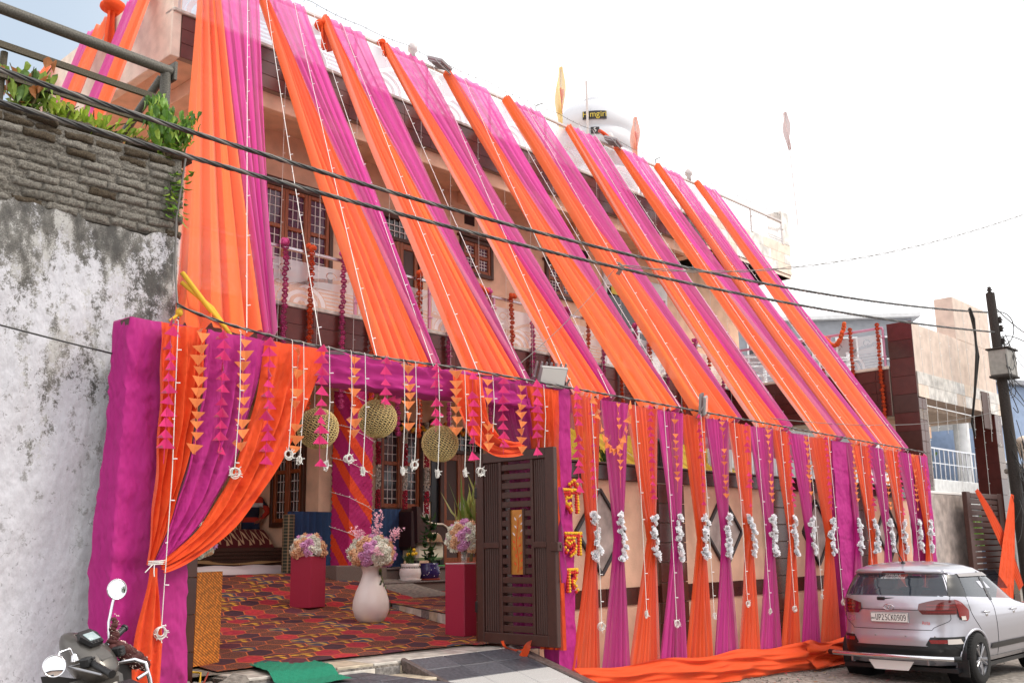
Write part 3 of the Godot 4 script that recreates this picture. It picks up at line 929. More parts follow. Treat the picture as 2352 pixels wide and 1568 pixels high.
func bush(called: String, label: String, at: Vector3, size: Vector3, n: int, ll: float, cols: Array, sd: int, shape := 0) -> Node3D:
	rng.seed = sd
	var t := thing(called, label, "plant", at)
	var st := S()
	var sm := S()
	var tips := []
	for k in 9:
		var e := V(rnd(-0.5, 0.5) * size.x, rnd(0.4, 1.0) * size.y, rnd(-0.5, 0.5) * size.z)
		tips.append(e)
		tube(sm, [V(e.x * 0.1, 0, e.z * 0.1), e * 0.55 + V(0, 0.04, 0), e], [0.012, 0.008, 0.003], 5)
	for i in n:
		var b: Vector3 = tips[rng.randi() % 9]
		var p: Vector3 = b * pow(rng.randf(), 0.5) + V(rnd(-1, 1) * size.x * 0.2, rnd(-0.6, 1) * size.y * 0.14, rnd(-1, 1) * size.z * 0.2)
		var out := (p - V(0, size.y * 0.3, 0)).normalized()
		var ba := Basis.looking_at(-(out + V(rnd(-0.5, 0.5), rnd(0.2, 0.9), rnd(-0.5, 0.5))).normalized(), Vector3.UP) * Basis(Vector3.RIGHT, -PI / 2) * Basis(Vector3.UP, rnd(-0.6, 0.6))
		var c: Color = cols[rng.randi() % cols.size()]
		leaf_shape(st, Transform3D(ba, p), ll * rnd(0.7, 1.3), ll * rnd(0.48, 0.66), c, rnd(0.1, 0.6))
	obj("foliage", st, M.leaf, t)
	obj("stem", sm, M.stem, t)
	return t

func wall_plants() -> void:
	var g := [Color(0.12, 0.26, 0.03), Color(0.20, 0.38, 0.05), Color(0.08, 0.18, 0.03), Color(0.32, 0.46, 0.06)]
	var lime := [Color(0.42, 0.56, 0.06), Color(0.34, 0.50, 0.05), Color(0.5, 0.58, 0.10), Color(0.26, 0.4, 0.05)]
	var young := [Color(0.2, 0.32, 0.06), Color(0.26, 0.38, 0.06), Color(0.42, 0.16, 0.05), Color(0.12, 0.22, 0.05)]
	bush("leafy_shrub", "dense dark green shrub at the right end of the old wall top", V(3.80, 4.80, -7.45), V(0.40, 0.62, 0.34), 620, 0.085, g, 3)
	bush("leafy_shrub", "low lime green shrub under the railing in the middle of the wall top", V(3.25, 4.88, -7.6), V(0.8, 0.22, 0.25), 360, 0.075, lime, 4)
	bush("leafy_shrub", "young shrub with reddish tips at the left end of the wall top", V(2.72, 4.92, -7.6), V(0.4, 0.46, 0.25), 170, 0.11, young, 6)
	bush("leafy_shrub", "small lime green seedling between the two larger wall shrubs", V(2.98, 4.9, -7.58), V(0.3, 0.22, 0.2), 110, 0.08, lime, 8)
	rng.seed = 14
	var t := thing("hanging_creeper", "short creeper trailing down the right edge of the old wall", "plant", V(3.88, 4.75, -7.4))
	var st := S()
	for i in 60:
		var p := V(rnd(-0.1, 0.08), -rnd(0.0, 0.42), rnd(-0.02, 0.06))
		leaf_shape(st, Transform3D(Basis.from_euler(V(rnd(1.6, 2.8), rnd(-1.2, 1.2), rnd(-0.6, 0.6))), p), rnd(0.05, 0.1), rnd(0.025, 0.05), g[rng.randi() % 4], 0.3)
	obj("foliage", st, M.leaf, t)

# ---------------------------------------------------------------- house
const ZB := -13.0
const ZW := -14.4

# rows of tiles on a face; origin at lower left, along u and up v, n outward
func tile_face(parent: Node, called: String, o: Vector3, u: Vector3, w: float, h: float, tw: float, th: float, n: Vector3, mats: Array, shift := 0.0) -> void:
	var rows := int(round(h / th))
	var hh := h / rows
	for r in rows:
		var x := -shift * (r % 2)
		while x < w - 0.01:
			var a: float = maxf(x, 0.0)
			var b: float = minf(x + tw, w)
			if b - a > 0.03:
				var st := S()
				var lift := rng.randf() * 0.003
				box(st, Vector3.ZERO, V(b - a - 0.005, hh - 0.005, 0.02), 0.0025, Transform3D(Basis(u, Vector3.UP, u.cross(Vector3.UP)), o + u * (a + b) * 0.5 + V(0, hh * (r + 0.5), 0) + n * (0.012 + lift)))
				obj(called, st, mats[rng.randi() % mats.size()], parent)
			x += tw

# wooden casement window on a wall facing n (+z) or -x; at = lower left corner on the wall
func window(parent: Node, at: Vector3, u: Vector3, n: Vector3, w: float, h: float, leaves: int, pane: Material, grille := true, called := "window") -> Node3D:
	var win := put(Node3D.new(), called, parent) as Node3D
	win.position = at
	var bs := Basis(u, Vector3.UP, n)
	var F := func(x0: float, x1: float, y0: float, y1: float, z0: float, z1: float, b: float) -> SurfaceTool:
		var st := S()
		box(st, V((x0 + x1) / 2, (y0 + y1) / 2, (z0 + z1) / 2), V(x1 - x0, y1 - y0, z1 - z0), b, Transform3D(bs, Vector3.ZERO))
		return st
	var fr := S()
	var fx := Transform3D(bs, Vector3.ZERO)
	var t := 0.08
	box(fr, V(-t / 2, h / 2, 0.035), V(t, h + t * 2, 0.07), 0.006, fx)
	box(fr, V(w + t / 2, h / 2, 0.035), V(t, h + t * 2, 0.07), 0.006, fx)
	box(fr, V(w / 2, h + t / 2, 0.035), V(w, t, 0.07), 0.006, fx)
	box(fr, V(w / 2, -t / 2, 0.035), V(w, t, 0.07), 0.006, fx)
	box(fr, V(w / 2, h + t + 0.03, 0.06), V(w + 0.3, 0.06, 0.12), 0.006, fx)
	obj("frame", fr, M.dark_wood, win)
	var lw := w / leaves
	for k in leaves:
		var x := k * lw
		var s := S()
		var r := 0.07
		box(s, V(x + r / 2, h / 2, 0.03), V(r - 0.004, h, 0.04), 0.006, fx)
		box(s, V(x + lw - r / 2, h / 2, 0.03), V(r - 0.004, h, 0.04), 0.006, fx)
		for y in [r / 2, h * 0.55, h - r / 2]:
			box(s, V(x + lw / 2, y, 0.028), V(lw - 2 * r, r, 0.034), 0.006, fx)
		obj("sash", s, M.wood, win)
		obj("pane", F.call(x + r, x + lw - r, r, h * 0.55 - r / 2, 0.002, 0.006, 0.0), pane, win)
		obj("pane", F.call(x + r, x + lw - r, h * 0.55 + r / 2, h - r, 0.002, 0.006, 0.0), pane, win)
		if grille:
			var g := S()
			for i in range(1, 3):
				var gx: float = x + r + (lw - 2 * r) * i / 3.0
				box(g, V(gx, h / 2, 0.012), V(0.012, h - 0.1, 0.008), 0.0, fx)
			for j in range(1, 9):
				box(g, V(x + lw / 2, h * j / 9.0, 0.016), V(lw - 2 * r, 0.012, 0.006), 0.0, fx)
			obj("grille", g, M.white_bars, win)
	return win

func door(parent: Node, at: Vector3, w: float, h: float, top := 0.35) -> void:
	var d := put(Node3D.new(), "door", parent) as Node3D
	d.position = at
	var fr := S()
	bx(fr, -0.1, 0, 0, h + 0.1, 0, 0.09, 0.006)
	bx(fr, w, w + 0.1, 0, h + 0.1, 0, 0.09, 0.006)
	bx(fr, 0, w, h, h + 0.1, 0, 0.09, 0.006)
	bx(fr, 0, w, h - top - 0.07, h - top, 0, 0.07, 0.006)
	obj("frame", fr, M.dark_wood, d)
	for k in 2:
		var x := k * w / 2
		var s := S()
		bx(s, x + 0.003, x + 0.09, 0, h - top - 0.075, 0.01, 0.055, 0.006)
		bx(s, x + w / 2 - 0.09, x + w / 2 - 0.003, 0, h - top - 0.075, 0.01, 0.055, 0.006)
		for y in [0.05, 0.75, h - top - 0.2]:
			bx(s, x + 0.09, x + w / 2 - 0.09, y, y + 0.11, 0.012, 0.05, 0.006)
		obj("leaf", s, M.wood, d)
		obj("panel", B(x + 0.09, x + w / 2 - 0.09, 0.16, 0.75, 0.01, 0.03), M.mesh_screen, d)
		obj("panel", B(x + 0.09, x + w / 2 - 0.09, 0.86, h - top - 0.2, 0.01, 0.02), M.mesh_screen, d)
		var hd := S()
		tube(hd, [V(x + (w / 2 - 0.05 if k == 0 else 0.05), 0.95, 0.07), V(x + (w / 2 - 0.05 if k == 0 else 0.05), 1.2, 0.07)], 0.012, 6)
		obj("handle", hd, M.steel, d)
	obj("transom", B(0, w, h - top, h, 0.01, 0.02), M.dark_pane, d)
	var g := S()
	for i in 7:
		bx(g, w * (i + 0.5) / 7.0 - 0.008, w * (i + 0.5) / 7.0 + 0.008, h - top, h, 0.03, 0.04)
	for j in [0.33, 0.66]:
		bx(g, 0, w, h - top + top * j - 0.008, h - top + top * j + 0.008, 0.042, 0.05)
	obj("grille", g, M.white_bars, d)

# glass balustrade from a to b standing on y
func balustrade(parent: Node, a: Vector3, b: Vector3, n: int, hgt: float, rail: Material, post: Material, glass_h: float) -> void:
	var r := put(Node3D.new(), "balustrade", parent) as Node3D
	var d := (b - a) / n
	var u := d.normalized()
	var side := u.cross(Vector3.UP)
	var rs := S()
	bar(rs, a + V(0, hgt, 0), b + V(0, hgt, 0), 0.06, 0.05, Vector3.UP, 0.006)
	obj("handrail", rs, rail, r)
	for i in n + 1:
		var p := a + d * i
		var ps := S()
		bx(ps, -0.022, 0.022, 0, hgt - 0.025, -0.022, 0.022, 0.004)
		for y in [hgt * 0.25, hgt * 0.75]: bx(ps, -0.05, 0.05, y - 0.015, y + 0.015, 0.022, 0.04, 0.003)
		var po := obj("post", ps, post, r)
		po.position = p
		po.rotation.y = atan2(-u.z, u.x)
		if i < n:
			var x0 := p + u * 0.05 + side * 0.012
			var x1 := p + d - u * 0.05 + side * 0.012
			obj("glass_panel", sheet(1, 1, func(s, t): return x0.lerp(x1, s) + V(0, 0.02 + glass_h * (1.0 - t), 0)), M.frosted, r)

func house() -> void:
	rng.seed = 101
	var h := thing("house", "two storey peach house with maroon tiled balcony and glass railings behind the drapes", "house", V(14, 0, -16))
	# parts are written in world coordinates, the thing's own origin lies under its middle
	var off := -h.position
	var H := func(called: String, m, mt: Material) -> MeshInstance3D:
		var o := obj(called, m, mt, h)
		o.position = off
		return o
	# upper floor
	H.call("upper_wall", B(8.2, 24.6, 5.3, 8.9, ZW - 0.25, ZW), M.peach_wall)
	H.call("upper_side_wall", B(8.2, 8.4, 5.3, 8.9, -24.0, ZW - 0.26), M.peach_deep)
	H.call("roof_slab", B(6.75, 25.2, 8.86, 9.02, -24.0, ZB - 0.02), M.peach_wall)
	H.call("roof_side_fascia", B(6.6, 6.75, 8.8, 10.15, -24.0, ZB + 0.02, 0.01), M.cream_wall)
	for x in [7.4, 10.6, 13.9, 17.2, 20.6]:
		H.call("soffit_beam", B(x - 0.14, x + 0.14, 8.62, 8.86, ZW, ZB - 0.15, 0.01), M.peach_wall)
	H.call("soffit_beam", B(8.2, 21.4, 8.56, 8.86, ZB - 0.24, ZB - 0.1, 0.01), M.peach_wall)
	# fascia tiles, roof and balcony
	var hold := put(Node3D.new(), "roof_fascia", h) as Node3D
	hold.position = off
	obj("backing", B(6.76, 20.9, 8.82, 9.50, ZB - 0.1, ZB), M.grout, hold)
	tile_face(hold, "tile", V(6.76, 8.82, ZB), V(1, 0, 0), 14.14, 0.68, 0.62, 0.225, V(0, 0, 1), [M.maroon_tile, M.maroon_tile_b])
	obj("coping", B(6.6, 20.9, 9.502, 9.56, ZB - 0.2, ZB + 0.06, 0.01), M.white_marble, hold)
	# pale tiled parapet at the right end of the roof, with its end post
	var pr := put(Node3D.new(), "parapet", h) as Node3D
	pr.position = off
	obj("backing", B(20.9, 25.25, 8.95, 9.78, ZB - 0.3, ZB), M.grout, pr)
	tile_face(pr, "tile", V(20.9, 8.95, ZB), V(1, 0, 0), 4.35, 0.84, 0.72, 0.28, V(0, 0, 1), [M.white_tile, M.cream_wall], 0.36)
	obj("end_post", B(24.85, 25.26, 9.8, 10.75, -13.42, ZB + 0.02, 0.01), M.white_tile, pr)
	obj("underside", B(20.9, 25.25, 8.86, 8.94, -15.5, ZB - 0.01), M.cream_wall, pr)
	var bal := put(Node3D.new(), "balcony_fascia", h) as Node3D
	bal.position = off
	obj("backing", B(6.76, 21.58, 4.34, 5.36, ZB - 0.1, ZB), M.grout, bal)
	tile_face(bal, "tile", V(6.76, 4.34, ZB), V(1, 0, 0), 14.8, 1.02, 0.62, 0.255, V(0, 0, 1), [M.maroon_tile, M.maroon_tile_b])
	obj("coping", B(6.7, 21.6, 5.362, 5.43, ZB - 0.25, ZB + 0.05, 0.01), M.white_marble, bal)
	H.call("balcony_slab", B(6.76, 21.58, 5.18, 5.34, ZW, ZB - 0.11), M.peach_wall)
	H.call("verandah_ceiling", B(4.0, 21.6, 4.36, 4.5, -19.0, ZB - 0.11), M.peach_deep)
	H.call("verandah_beam", B(6.9, 21.5, 4.2, 4.36, ZB - 0.3, ZB - 0.02, 0.01), M.peach_deep)
	# balustrades
	balustrade(h, off + V(6.8, 5.43, ZB), off + V(21.55, 5.43, ZB), 9, 0.87, M.steel, M.pink_film, 0.68)
	balustrade(h, off + V(6.7, 9.56, ZB), off + V(24.85, 9.56, ZB), 11, 0.87, M.painted_steel, M.painted_steel, 0.78)
	# windows of the upper floor
	window(h, off + V(9.1, 6.3, ZW), V(1, 0, 0), V(0, 0, 1), 1.42, 1.55, 3, M.purple_pane)
	var dr := V(11.72, 5.36, ZW)
	door(h, off + dr, 0.92, 2.5)
	window(h, off + V(13.88, 7.22, ZW), V(1, 0, 0), V(0, 0, 1), 0.78, 0.62, 2, M.purple_pane)
	window(h, off + V(16.5, 7.2, ZW), V(1, 0, 0), V(0, 0, 1), 0.9, 0.64, 2, M.purple_pane)
	for x in [13.95, 17.7]:
		H.call("vent", B(x, x + 0.28, 8.22, 8.44, ZW, ZW + 0.015), M.dark_pane)
	# white framed glass door further right on the balcony
	var gd := put(Node3D.new(), "glass_door", h) as Node3D
	gd.position = off + V(18.5, 5.4, ZW)
	obj("frame", bx(bx(bx(bx(S(), 0, 2.6, 2.35, 2.75, 0, 0.06, 0.01), 0, 0.1, 0, 2.35, 0, 0.06, 0.01), 2.5, 2.6, 0, 2.35, 0, 0.06, 0.01), 1.25, 1.35, 0, 2.35, 0, 0.06, 0.01), M.far_white, gd)
	for k in 2:
		obj("pane", B(0.12 + k * 1.25, 1.24 + k * 1.25, 0.9, 2.3, 0.01, 0.02), M.dark_pane, gd)
		obj("panel", B(0.12 + k * 1.25, 1.24 + k * 1.25, 0.05, 0.85, 0.01, 0.03), M.far_white, gd)
	for k in 6:
		obj("toran_tile", B(0.25 + k * 0.36, 0.5 + k * 0.36, 2.16, 2.34, 0.062, 0.075), M.tank_yellow, gd)
	# ground floor
	H.call("lower_wall", B(10.45, 21.6, 1.3, 4.4, ZW - 0.25, ZW), M.peach_deep)
	H.call("lower_return_wall", B(10.46, 10.7, 1.3, 4.4, -19.0, ZW - 0.252), M.peach_deep)
	H.call("lower_back_wall", B(3.6, 10.45, 1.3, 4.4, -19.2, -19.0), M.peach_deep)
	H.call("lower_side_wall", B(3.4, 3.6, 0.6, 4.4, -19.2, -13.0), M.peach_deep)
	H.call("yard_side_wall", B(3.4, 3.6, 0.4, 2.5, -12.99, -8.4, 0.01), M.peach_wall)
	window(h, off + V(10.82, 2.40, ZW), V(1, 0, 0), V(0, 0, 1), 0.62, 1.45, 1, M.dark_pane)
	window(h, off + V(11.78, 2.40, ZW), V(1, 0, 0), V(0, 0, 1), 0.92, 1.45, 2, M.dark_pane)
	window(h, off + V(10.455, 2.15, -15.7), V(0, 0, 1), V(-1, 0, 0), 0.85, 1.6, 2, M.dark_pane)
	door(h, off + V(13.3, 1.325, ZW), 0.95, 2.55)
	H.call("curtain_strip", B(13.02, 13.2, 1.33, 3.9, ZW, ZW + 0.03), M.car_black)
	H.call("lower_pilaster", B(14.55, 14.95, 1.3, 4.4, ZW - 0.01, ZW + 0.35, 0.01), M.peach_deep)
	# wing on the right that comes forward to the road
	var wg := put(Node3D.new(), "wing", h) as Node3D
	wg.position = off
	obj("side_backing", B(21.6, 21.75, 4.34, 5.36, ZB, -8.97), M.grout, wg)
	tile_face(wg, "tile", V(21.6, 4.34, ZB), V(0, 0, 1), 4.02, 1.02, 0.62, 0.255, V(-1, 0, 0), [M.maroon_tile, M.maroon_tile_b])
	obj("coping", B(21.56, 21.9, 5.362, 5.43, ZB + 0.06, -8.97, 0.01), M.cream_wall, wg)
	obj("pillar_core", B(21.63, 22.05, 0.0, 6.36, -8.94, -8.43), M.brown_tile, wg)
	tile_face(wg, "tile", V(21.62, 0.0, -8.95), V(0, 0, 1), 0.55, 6.36, 0.55, 0.4, V(-1, 0, 0), [M.maroon_tile_b, M.brown_tile])
	tile_face(wg, "tile", V(21.61, 0.0, -8.42), V(1, 0, 0), 0.44, 4.68, 0.44, 0.23, V(0, 0, 1), [M.bronze_tile, M.brown_tile_b])
	obj("front_slab", B(21.66, 26.75, 4.72, 6.33, -8.9, -8.42, 0.01), M.cream_stain, wg)
	obj("front_fin", B(24.3, 26.7, 6.335, 7.36, -8.86, -8.425, 0.01), M.cream_stain, wg)
	tile_face(wg, "tile", V(21.66, 4.70, -8.412), V(1, 0, 0), 5.1, 0.56, 0.55, 0.28, V(0, 0, 1), [M.white_tile, M.white_tile, M.cream_wall])
	obj("brown_panel", B(25.45, 26.0, 4.3, 5.2, -8.42, -8.37, 0.004), M.dark_wood, wg)  # dark brown patch on the wing front, a thin panel reaching below the slab
	obj("ceiling", B(21.7, 26.7, 4.6, 4.70, -13.0, -8.9), M.cream_wall, wg)
	obj("beam", B(21.7, 26.9, 4.3, 4.6, -10.6, -10.2, 0.01), M.peach_deep, wg)
	obj("pillar_core", B(26.33, 26.75, 0.0, 4.7, -8.93, -8.43), M.brown_tile, wg)
	tile_face(wg, "tile", V(26.32, 0.0, -8.95), V(0, 0, 1), 0.55, 4.7, 0.55, 0.4, V(-1, 0, 0), [M.maroon_tile_b, M.brown_tile])
	tile_face(wg, "tile", V(26.31, 0.0, -8.42), V(1, 0, 0), 0.45, 4.7, 0.45, 0.4, V(0, 0, 1), [M.bronze_tile, M.brown_tile_b])
	balustrade(h, off + V(21.63, 5.43, ZB + 0.2), off + V(21.63, 5.43, -9.05), 3, 0.87, M.pink_film, M.pink_film, 0.72)
	obj("floor", B(21.7, 27.0, 5.2, 5.34, -13.0, -8.9), M.cream_wall, wg)

# ---------------------------------------------------------------- boundary wall, gates
func boundary_wall() -> void:
	rng.seed = 55
	var w := thing("boundary_wall", "peach boundary wall with dark coping, dark band and diamond panels", "wall", V(13, 0, -7.6))
	var ox := -13.0
	var z := 0.1
	obj("wall", B(8.3 + ox, 18.35 + ox, 0, 2.42, -0.2, z), M.peach_wall, w)
	obj("coping", B(8.25 + ox, 18.4 + ox, 2.42, 2.60, -0.22, z + 0.05, 0.008), M.brown_tile, w)
	obj("coping_cap", B(8.25 + ox, 18.4 + ox, 2.602, 2.625, -0.26, z + 0.09, 0.006), M.border_stone, w)
	for x in range(0, 17):
		obj("band_tile", B(8.32 + x * 0.59 + ox, 8.32 + x * 0.59 + 0.585 + ox, 0.97, 1.17, z, z + 0.02, 0.004), [M.brown_tile, M.brown_tile_b][x % 2], w)
	for px in [10.81, 13.49, 16.17]:
		var c := put(Node3D.new(), "pillar", w) as Node3D
		obj("core", B(px - 0.27 + ox, px + 0.27 + ox, 0, 2.42, z - 0.02, z + 0.05), M.grout, c)
		for r in 10:
			obj("tile", B(px - 0.285 + ox, px + 0.285 + ox, r * 0.241 + 0.004, r * 0.241 + 0.237, z + 0.03, z + 0.075, 0.004), [M.brown_tile, M.brown_tile_b][rng.randi() % 2], c)
	for dx in [9.43, 12.1, 14.77, 17.36]:
		var d := put(Node3D.new(), "diamond_panel", w) as Node3D
		d.position = V(dx + ox, 1.82, z)
		var st := S()
		prism(st, [Vector2(-0.42, 0), Vector2(0, -0.46), Vector2(0.42, 0), Vector2(0, 0.46)], 0.0, 0.012)
		obj("slab", st, M.diamond_stone, d)
		var q := [V(-0.45, 0, 0.012), V(0, -0.49, 0.012), V(0.45, 0, 0.012), V(0, 0.49, 0.012)]
		for i in 4:
			var s := S()
			bar(s, q[i], q[(i + 1) % 4], 0.04, 0.05, V(0, 0, 1), 0.005)
			obj("trim", s, M.diamond_frame, d)
	# lanterns standing on the wall
	for lx in [10.81, 13.49, 16.17]:
		var l := thing("wall_lantern", "black iron lantern on the wall above the %s tiled pillar from the gate" % ORD[[10.81, 13.49, 16.17].find(lx)], "lantern", V(lx, 2.63, -7.6))
		obj("base", B(-0.09, 0.09, 0, 0.08, -0.09, 0.09, 0.01), M.black_plastic, l)
		var fr := S()
		for a in [[-1, -1], [1, -1], [1, 1], [-1, 1]]:
			bar(fr, V(a[0] * 0.06, 0.08, a[1] * 0.06), V(a[0] * 0.1, 0.32, a[1] * 0.1), 0.015, 0.015)
			bar(fr, V(a[0] * 0.06, 0.1, a[1] * 0.06), V(-a[1] * 0.1, 0.3, a[0] * 0.1), 0.008, 0.008)
		obj("frame", fr, M.black_plastic, l)
		var top := S()
		lathe(top, [Vector2(0.16, 0.32), Vector2(0.15, 0.345), Vector2(0.06, 0.42), Vector2(0.02, 0.44), Vector2(0.015, 0.49), Vector2(0.0, 0.5)], 4)
		obj("roof", top, M.black_plastic, l)
		obj("glass", B(-0.06, 0.06, 0.085, 0.31, -0.06, 0.06), M.mesh_screen, l)
	# gate pillars
	var p1 := thing("gate_pillar", "dark brown tiled gate pillar behind the left curtain", "pillar", V(4.3, 0, -8.1))
	obj("core", B(-0.2, 0.2, 0.3, 2.9, -0.25, 0.19), M.grout, p1)
	for r in 8:
		obj("tile", B(-0.215, 0.215, 0.55 + r * 0.3, 0.845 + r * 0.3, 0.18, 0.205, 0.003), [M.brown_tile, M.brown_tile_b][r % 2], p1)
		obj("tile", B(0.19, 0.217, 0.55 + r * 0.3, 0.845 + r * 0.3, -0.25, 0.178, 0.003), M.brown_tile, p1)
	var p2 := thing("gate_pillar", "brown tiled gate pillar that carries the open brown gate", "pillar", V(8.12, 0, -7.85))
	obj("core", B(-0.18, 0.18, 0.2, 2.62, -0.18, 0.18), M.grout, p2)
	for r in 8:
		obj("tile", B(-0.198, -0.178, 0.3 + r * 0.29, 0.585 + r * 0.29, -0.18, 0.18, 0.003), [M.brown_tile, M.brown_tile_b][r % 2], p2)
		obj("tile", B(-0.198, 0.198, 0.3 + r * 0.29, 0.585 + r * 0.29, 0.178, 0.198, 0.003), [M.brown_tile, M.brown_tile_b][r % 2], p2)

func gate() -> void:
	# leaf stands square to the wall; local x runs from the hinge to the free edge
	var g := thing("iron_gate", "dark brown metal gate leaf standing open with gold cut-out panel", "gate", V(7.86, 0.68, -7.92), -PI / 2)
	var W := 1.12
	var Hh := 1.98
	var fr := S()
	bx(fr, 0, 0.1, 0, Hh, -0.03, 0.03, 0.006)
	bx(fr, W - 0.12, W, 0, Hh, -0.03, 0.03, 0.006)
	bx(fr, 0.1, W - 0.12, 0, 0.11, -0.028, 0.028, 0.006)
	bx(fr, 0.1, W - 0.12, Hh - 0.11, Hh, -0.028, 0.028, 0.006)
	bx(fr, 0.335, 0.37, 0.11, Hh - 0.11, -0.026, 0.026, 0.004)
	bx(fr, 0.79, 0.825, 0.11, Hh - 0.11, -0.026, 0.026, 0.004)
	bx(fr, 0.1, 0.335, 0.97, 1.03, -0.034, 0.034, 0.004)
	bx(fr, 0.825, W - 0.12, 0.97, 1.03, -0.034, 0.034, 0.004)
	obj("frame", fr, M.gate_brown, g)
	for k in 7:
		obj("flute", B(0.104 + k * 0.033, 0.130 + k * 0.033, 0.11, Hh - 0.11, -0.014, 0.014, 0.008), M.gate_brown, g)
		if k < 6: obj("flute", B(0.83 + k * 0.029, 0.852 + k * 0.029, 0.11, Hh - 0.11, -0.014, 0.014, 0.007), M.gate_brown, g)
	for k in 18:
		var y := 0.125 + k * 0.097
		var full: bool = k < 6 or k > 12
		if full:
			obj("slat", B(0.37, 0.79, y, y + 0.064, -0.018, 0.018, 0.004), M.gate_brown, g)
		else:
			obj("slat", B(0.37, 0.47, y, y + 0.062, -0.018, 0.018, 0.004), M.gate_brown, g)
			obj("slat", B(0.69, 0.79, y, y + 0.062, -0.018, 0.018, 0.004), M.gate_brown, g)
	obj("stile", B(0.465, 0.49, 0.70, 1.37, -0.03, 0.03, 0.003), M.gate_brown, g)
	obj("stile", B(0.67, 0.695, 0.70, 1.37, -0.03, 0.03, 0.003), M.gate_brown, g)
	# gold sheet with a leaf spray cut through it
	var gs := S()
	bx(gs, 0.49, 0.67, 0.70, 1.36, -0.006, 0.006)
	obj("gold_panel", gs, M.gate_gold, g)
	rng.seed = 61
	for k in 15:
		var st := S()
		var y2 := 0.75 + k * 0.038
		var sd: float = -1.0 if k % 2 else 1.0
		var cxp: float = 0.58 + 0.014 * sin(k * 0.7)
		prism(st, [Vector2(0, 0), Vector2(0.014, 0.022), Vector2(0.008, 0.052), Vector2(-0.005, 0.028)], -0.0085, 0.0085, Transform3D(Basis(V(0, 0, 1), -sd * rnd(0.4, 1.0)), V(cxp + sd * rnd(0.016, 0.034), y2, 0)))
		obj("leaf_cut", st, M.orange_cloth if k < 9 else M.white_sheet, g)
	var stem := S()
	var pts := []
	for k in 10: pts.append(V(0.58 + 0.014 * sin(k * 0.9), 0.72 + k * 0.06, 0.0085))
	tube(stem, pts, 0.003, 5)
	obj("stem_cut", stem, M.orange_cloth, g)
	var bolt := S()
	tube(bolt, [V(W + 0.005, 0.98, 0.0), V(W + 0.06, 0.98, 0.0)], 0.014, 8)
	bx(bolt, W - 0.05, W + 0.05, 0.93, 1.02, -0.02, 0.05, 0.006)
	obj("latch", bolt, M.gate_brown, g)
	obj("hinge", B(-0.04, 0.02, 0.3, 0.42, -0.03, 0.03, 0.01), M.black_plastic, g)
	obj("hinge", B(-0.04, 0.02, 1.5, 1.62, -0.03, 0.03, 0.01), M.black_plastic, g)
	# magenta rag wired to the free edge
	var rg := obj("gate_rag", sheet(8, 40, func(u, v):
		var pinch: float = 0.45 + 0.55 * absf(sin(v * 9.0))
		return V(7.89 - 0.0 + 0.03 + 0.05 * sin(u * 6.0 + v * 9.0) * 0.4, 2.25 - v * 0.95, -6.79 - (u - 0.5) * 0.09 * pinch)), M.magenta_cloth)
	tag(rg, "torn magenta cloth wired along the free edge of the open gate", "cloth")
	var r2 := obj("gate_rag", sheet(24, 8, func(u, v):
		var y: float = 0.72 - 0.16 * sin(u * PI) * (0.5 + v) - 0.03 * sin(u * 17.0) * v
		return V(7.80 - 0.05 * sin(v * 3.0 + u * 8.0), y, -7.5 + u * 0.36)), M.orange_cloth)
	tag(r2, "small orange rag tied under the open gate", "cloth")
	# far gateway at the right: cream sheet gate, dark leaf with crossed orange cloth
	var g2 := thing("sheet_gate", "plain pinkish cream metal sheet gate between the two brown gate leaves", "gate", V(21.0, 0, -8.2))
	obj("panel", B(-1.2, 2.0, 0.1, 2.62, -0.03, 0.03, 0.01), M.diamond_stone, g2)
	obj("top_rail", B(-1.2, 2.0, 2.62, 2.68, -0.04, 0.04, 0.01), M.white_bars, g2)
	var g3 := thing("slatted_gate", "dark brown slatted gate leaf edge beside the last magenta post", "gate", V(19.2, 0, -8.2))
	obj("frame", bx(bx(S(), -0.16, -0.08, 0.1, 2.72, -0.05, 0.05, 0.01), 0.1, 0.22, 0.1, 2.72, -0.05, 0.05, 0.01), M.gate_brown, g3)
	for k in 16: obj("slat", B(-0.08, 0.1, 0.25 + k * 0.15, 0.35 + k * 0.15, -0.02, 0.02, 0.004), M.gate_brown, g3)
	var g4 := thing("slatted_gate", "dark brown slatted gate leaf tied with crossed orange cloth", "gate", V(22.3, 0, -7.9), 0.0)
	obj("frame", bx(bx(bx(bx(S(), 0, 0.22, 0.1, 2.68, -0.05, 0.05, 0.01), 1.9, 2.2, 0.1, 2.68, -0.05, 0.05, 0.01), 0.22, 1.9, 2.55, 2.66, -0.05, 0.05, 0.01), 0.22, 1.9, 0.12, 0.3, -0.05, 0.05, 0.01), M.gate_brown, g4)
	for k in 18: obj("slat", B(0.22, 1.9, 0.33 + k * 0.124, 0.43 + k * 0.124, -0.025, 0.025, 0.006), M.gate_brown, g4)
	for s in [[V(22.35, 2.7, -7.8), V(23.5, 1.75, -7.72), V(24.5, 0.62, -7.8)], [V(24.4, 2.66, -7.8), V(23.6, 1.75, -7.70), V(23.1, 0.3, -7.8)]]:
		var ws := [0.16, 0.62, 0.3] if s[0].x < 23.0 else [0.14, 0.8, 1.0]
		var o := obj("crossed_cloth", sheet(16, 24, func(u, v):
			var p: Vector3 = bez(s[0], s[1], s[2], v) + V(0, 0, 0.14 if s[0].x < 23.0 else 0.2)
			var w: float = lerpf(lerpf(ws[0], ws[1], v), lerpf(ws[1], ws[2], v), v)
			return p + V((u - 0.5) * w, (u - 0.5) * w * (0.35 if s[0].x < 23.0 else -0.15), 0.015 * sin(u * 26.0))), M.orange_cloth)
		tag(o, "orange cloth crossing %s over the far slatted gate" % ("from the upper left" if s[0].x < 23.0 else "from the upper right"), "cloth")

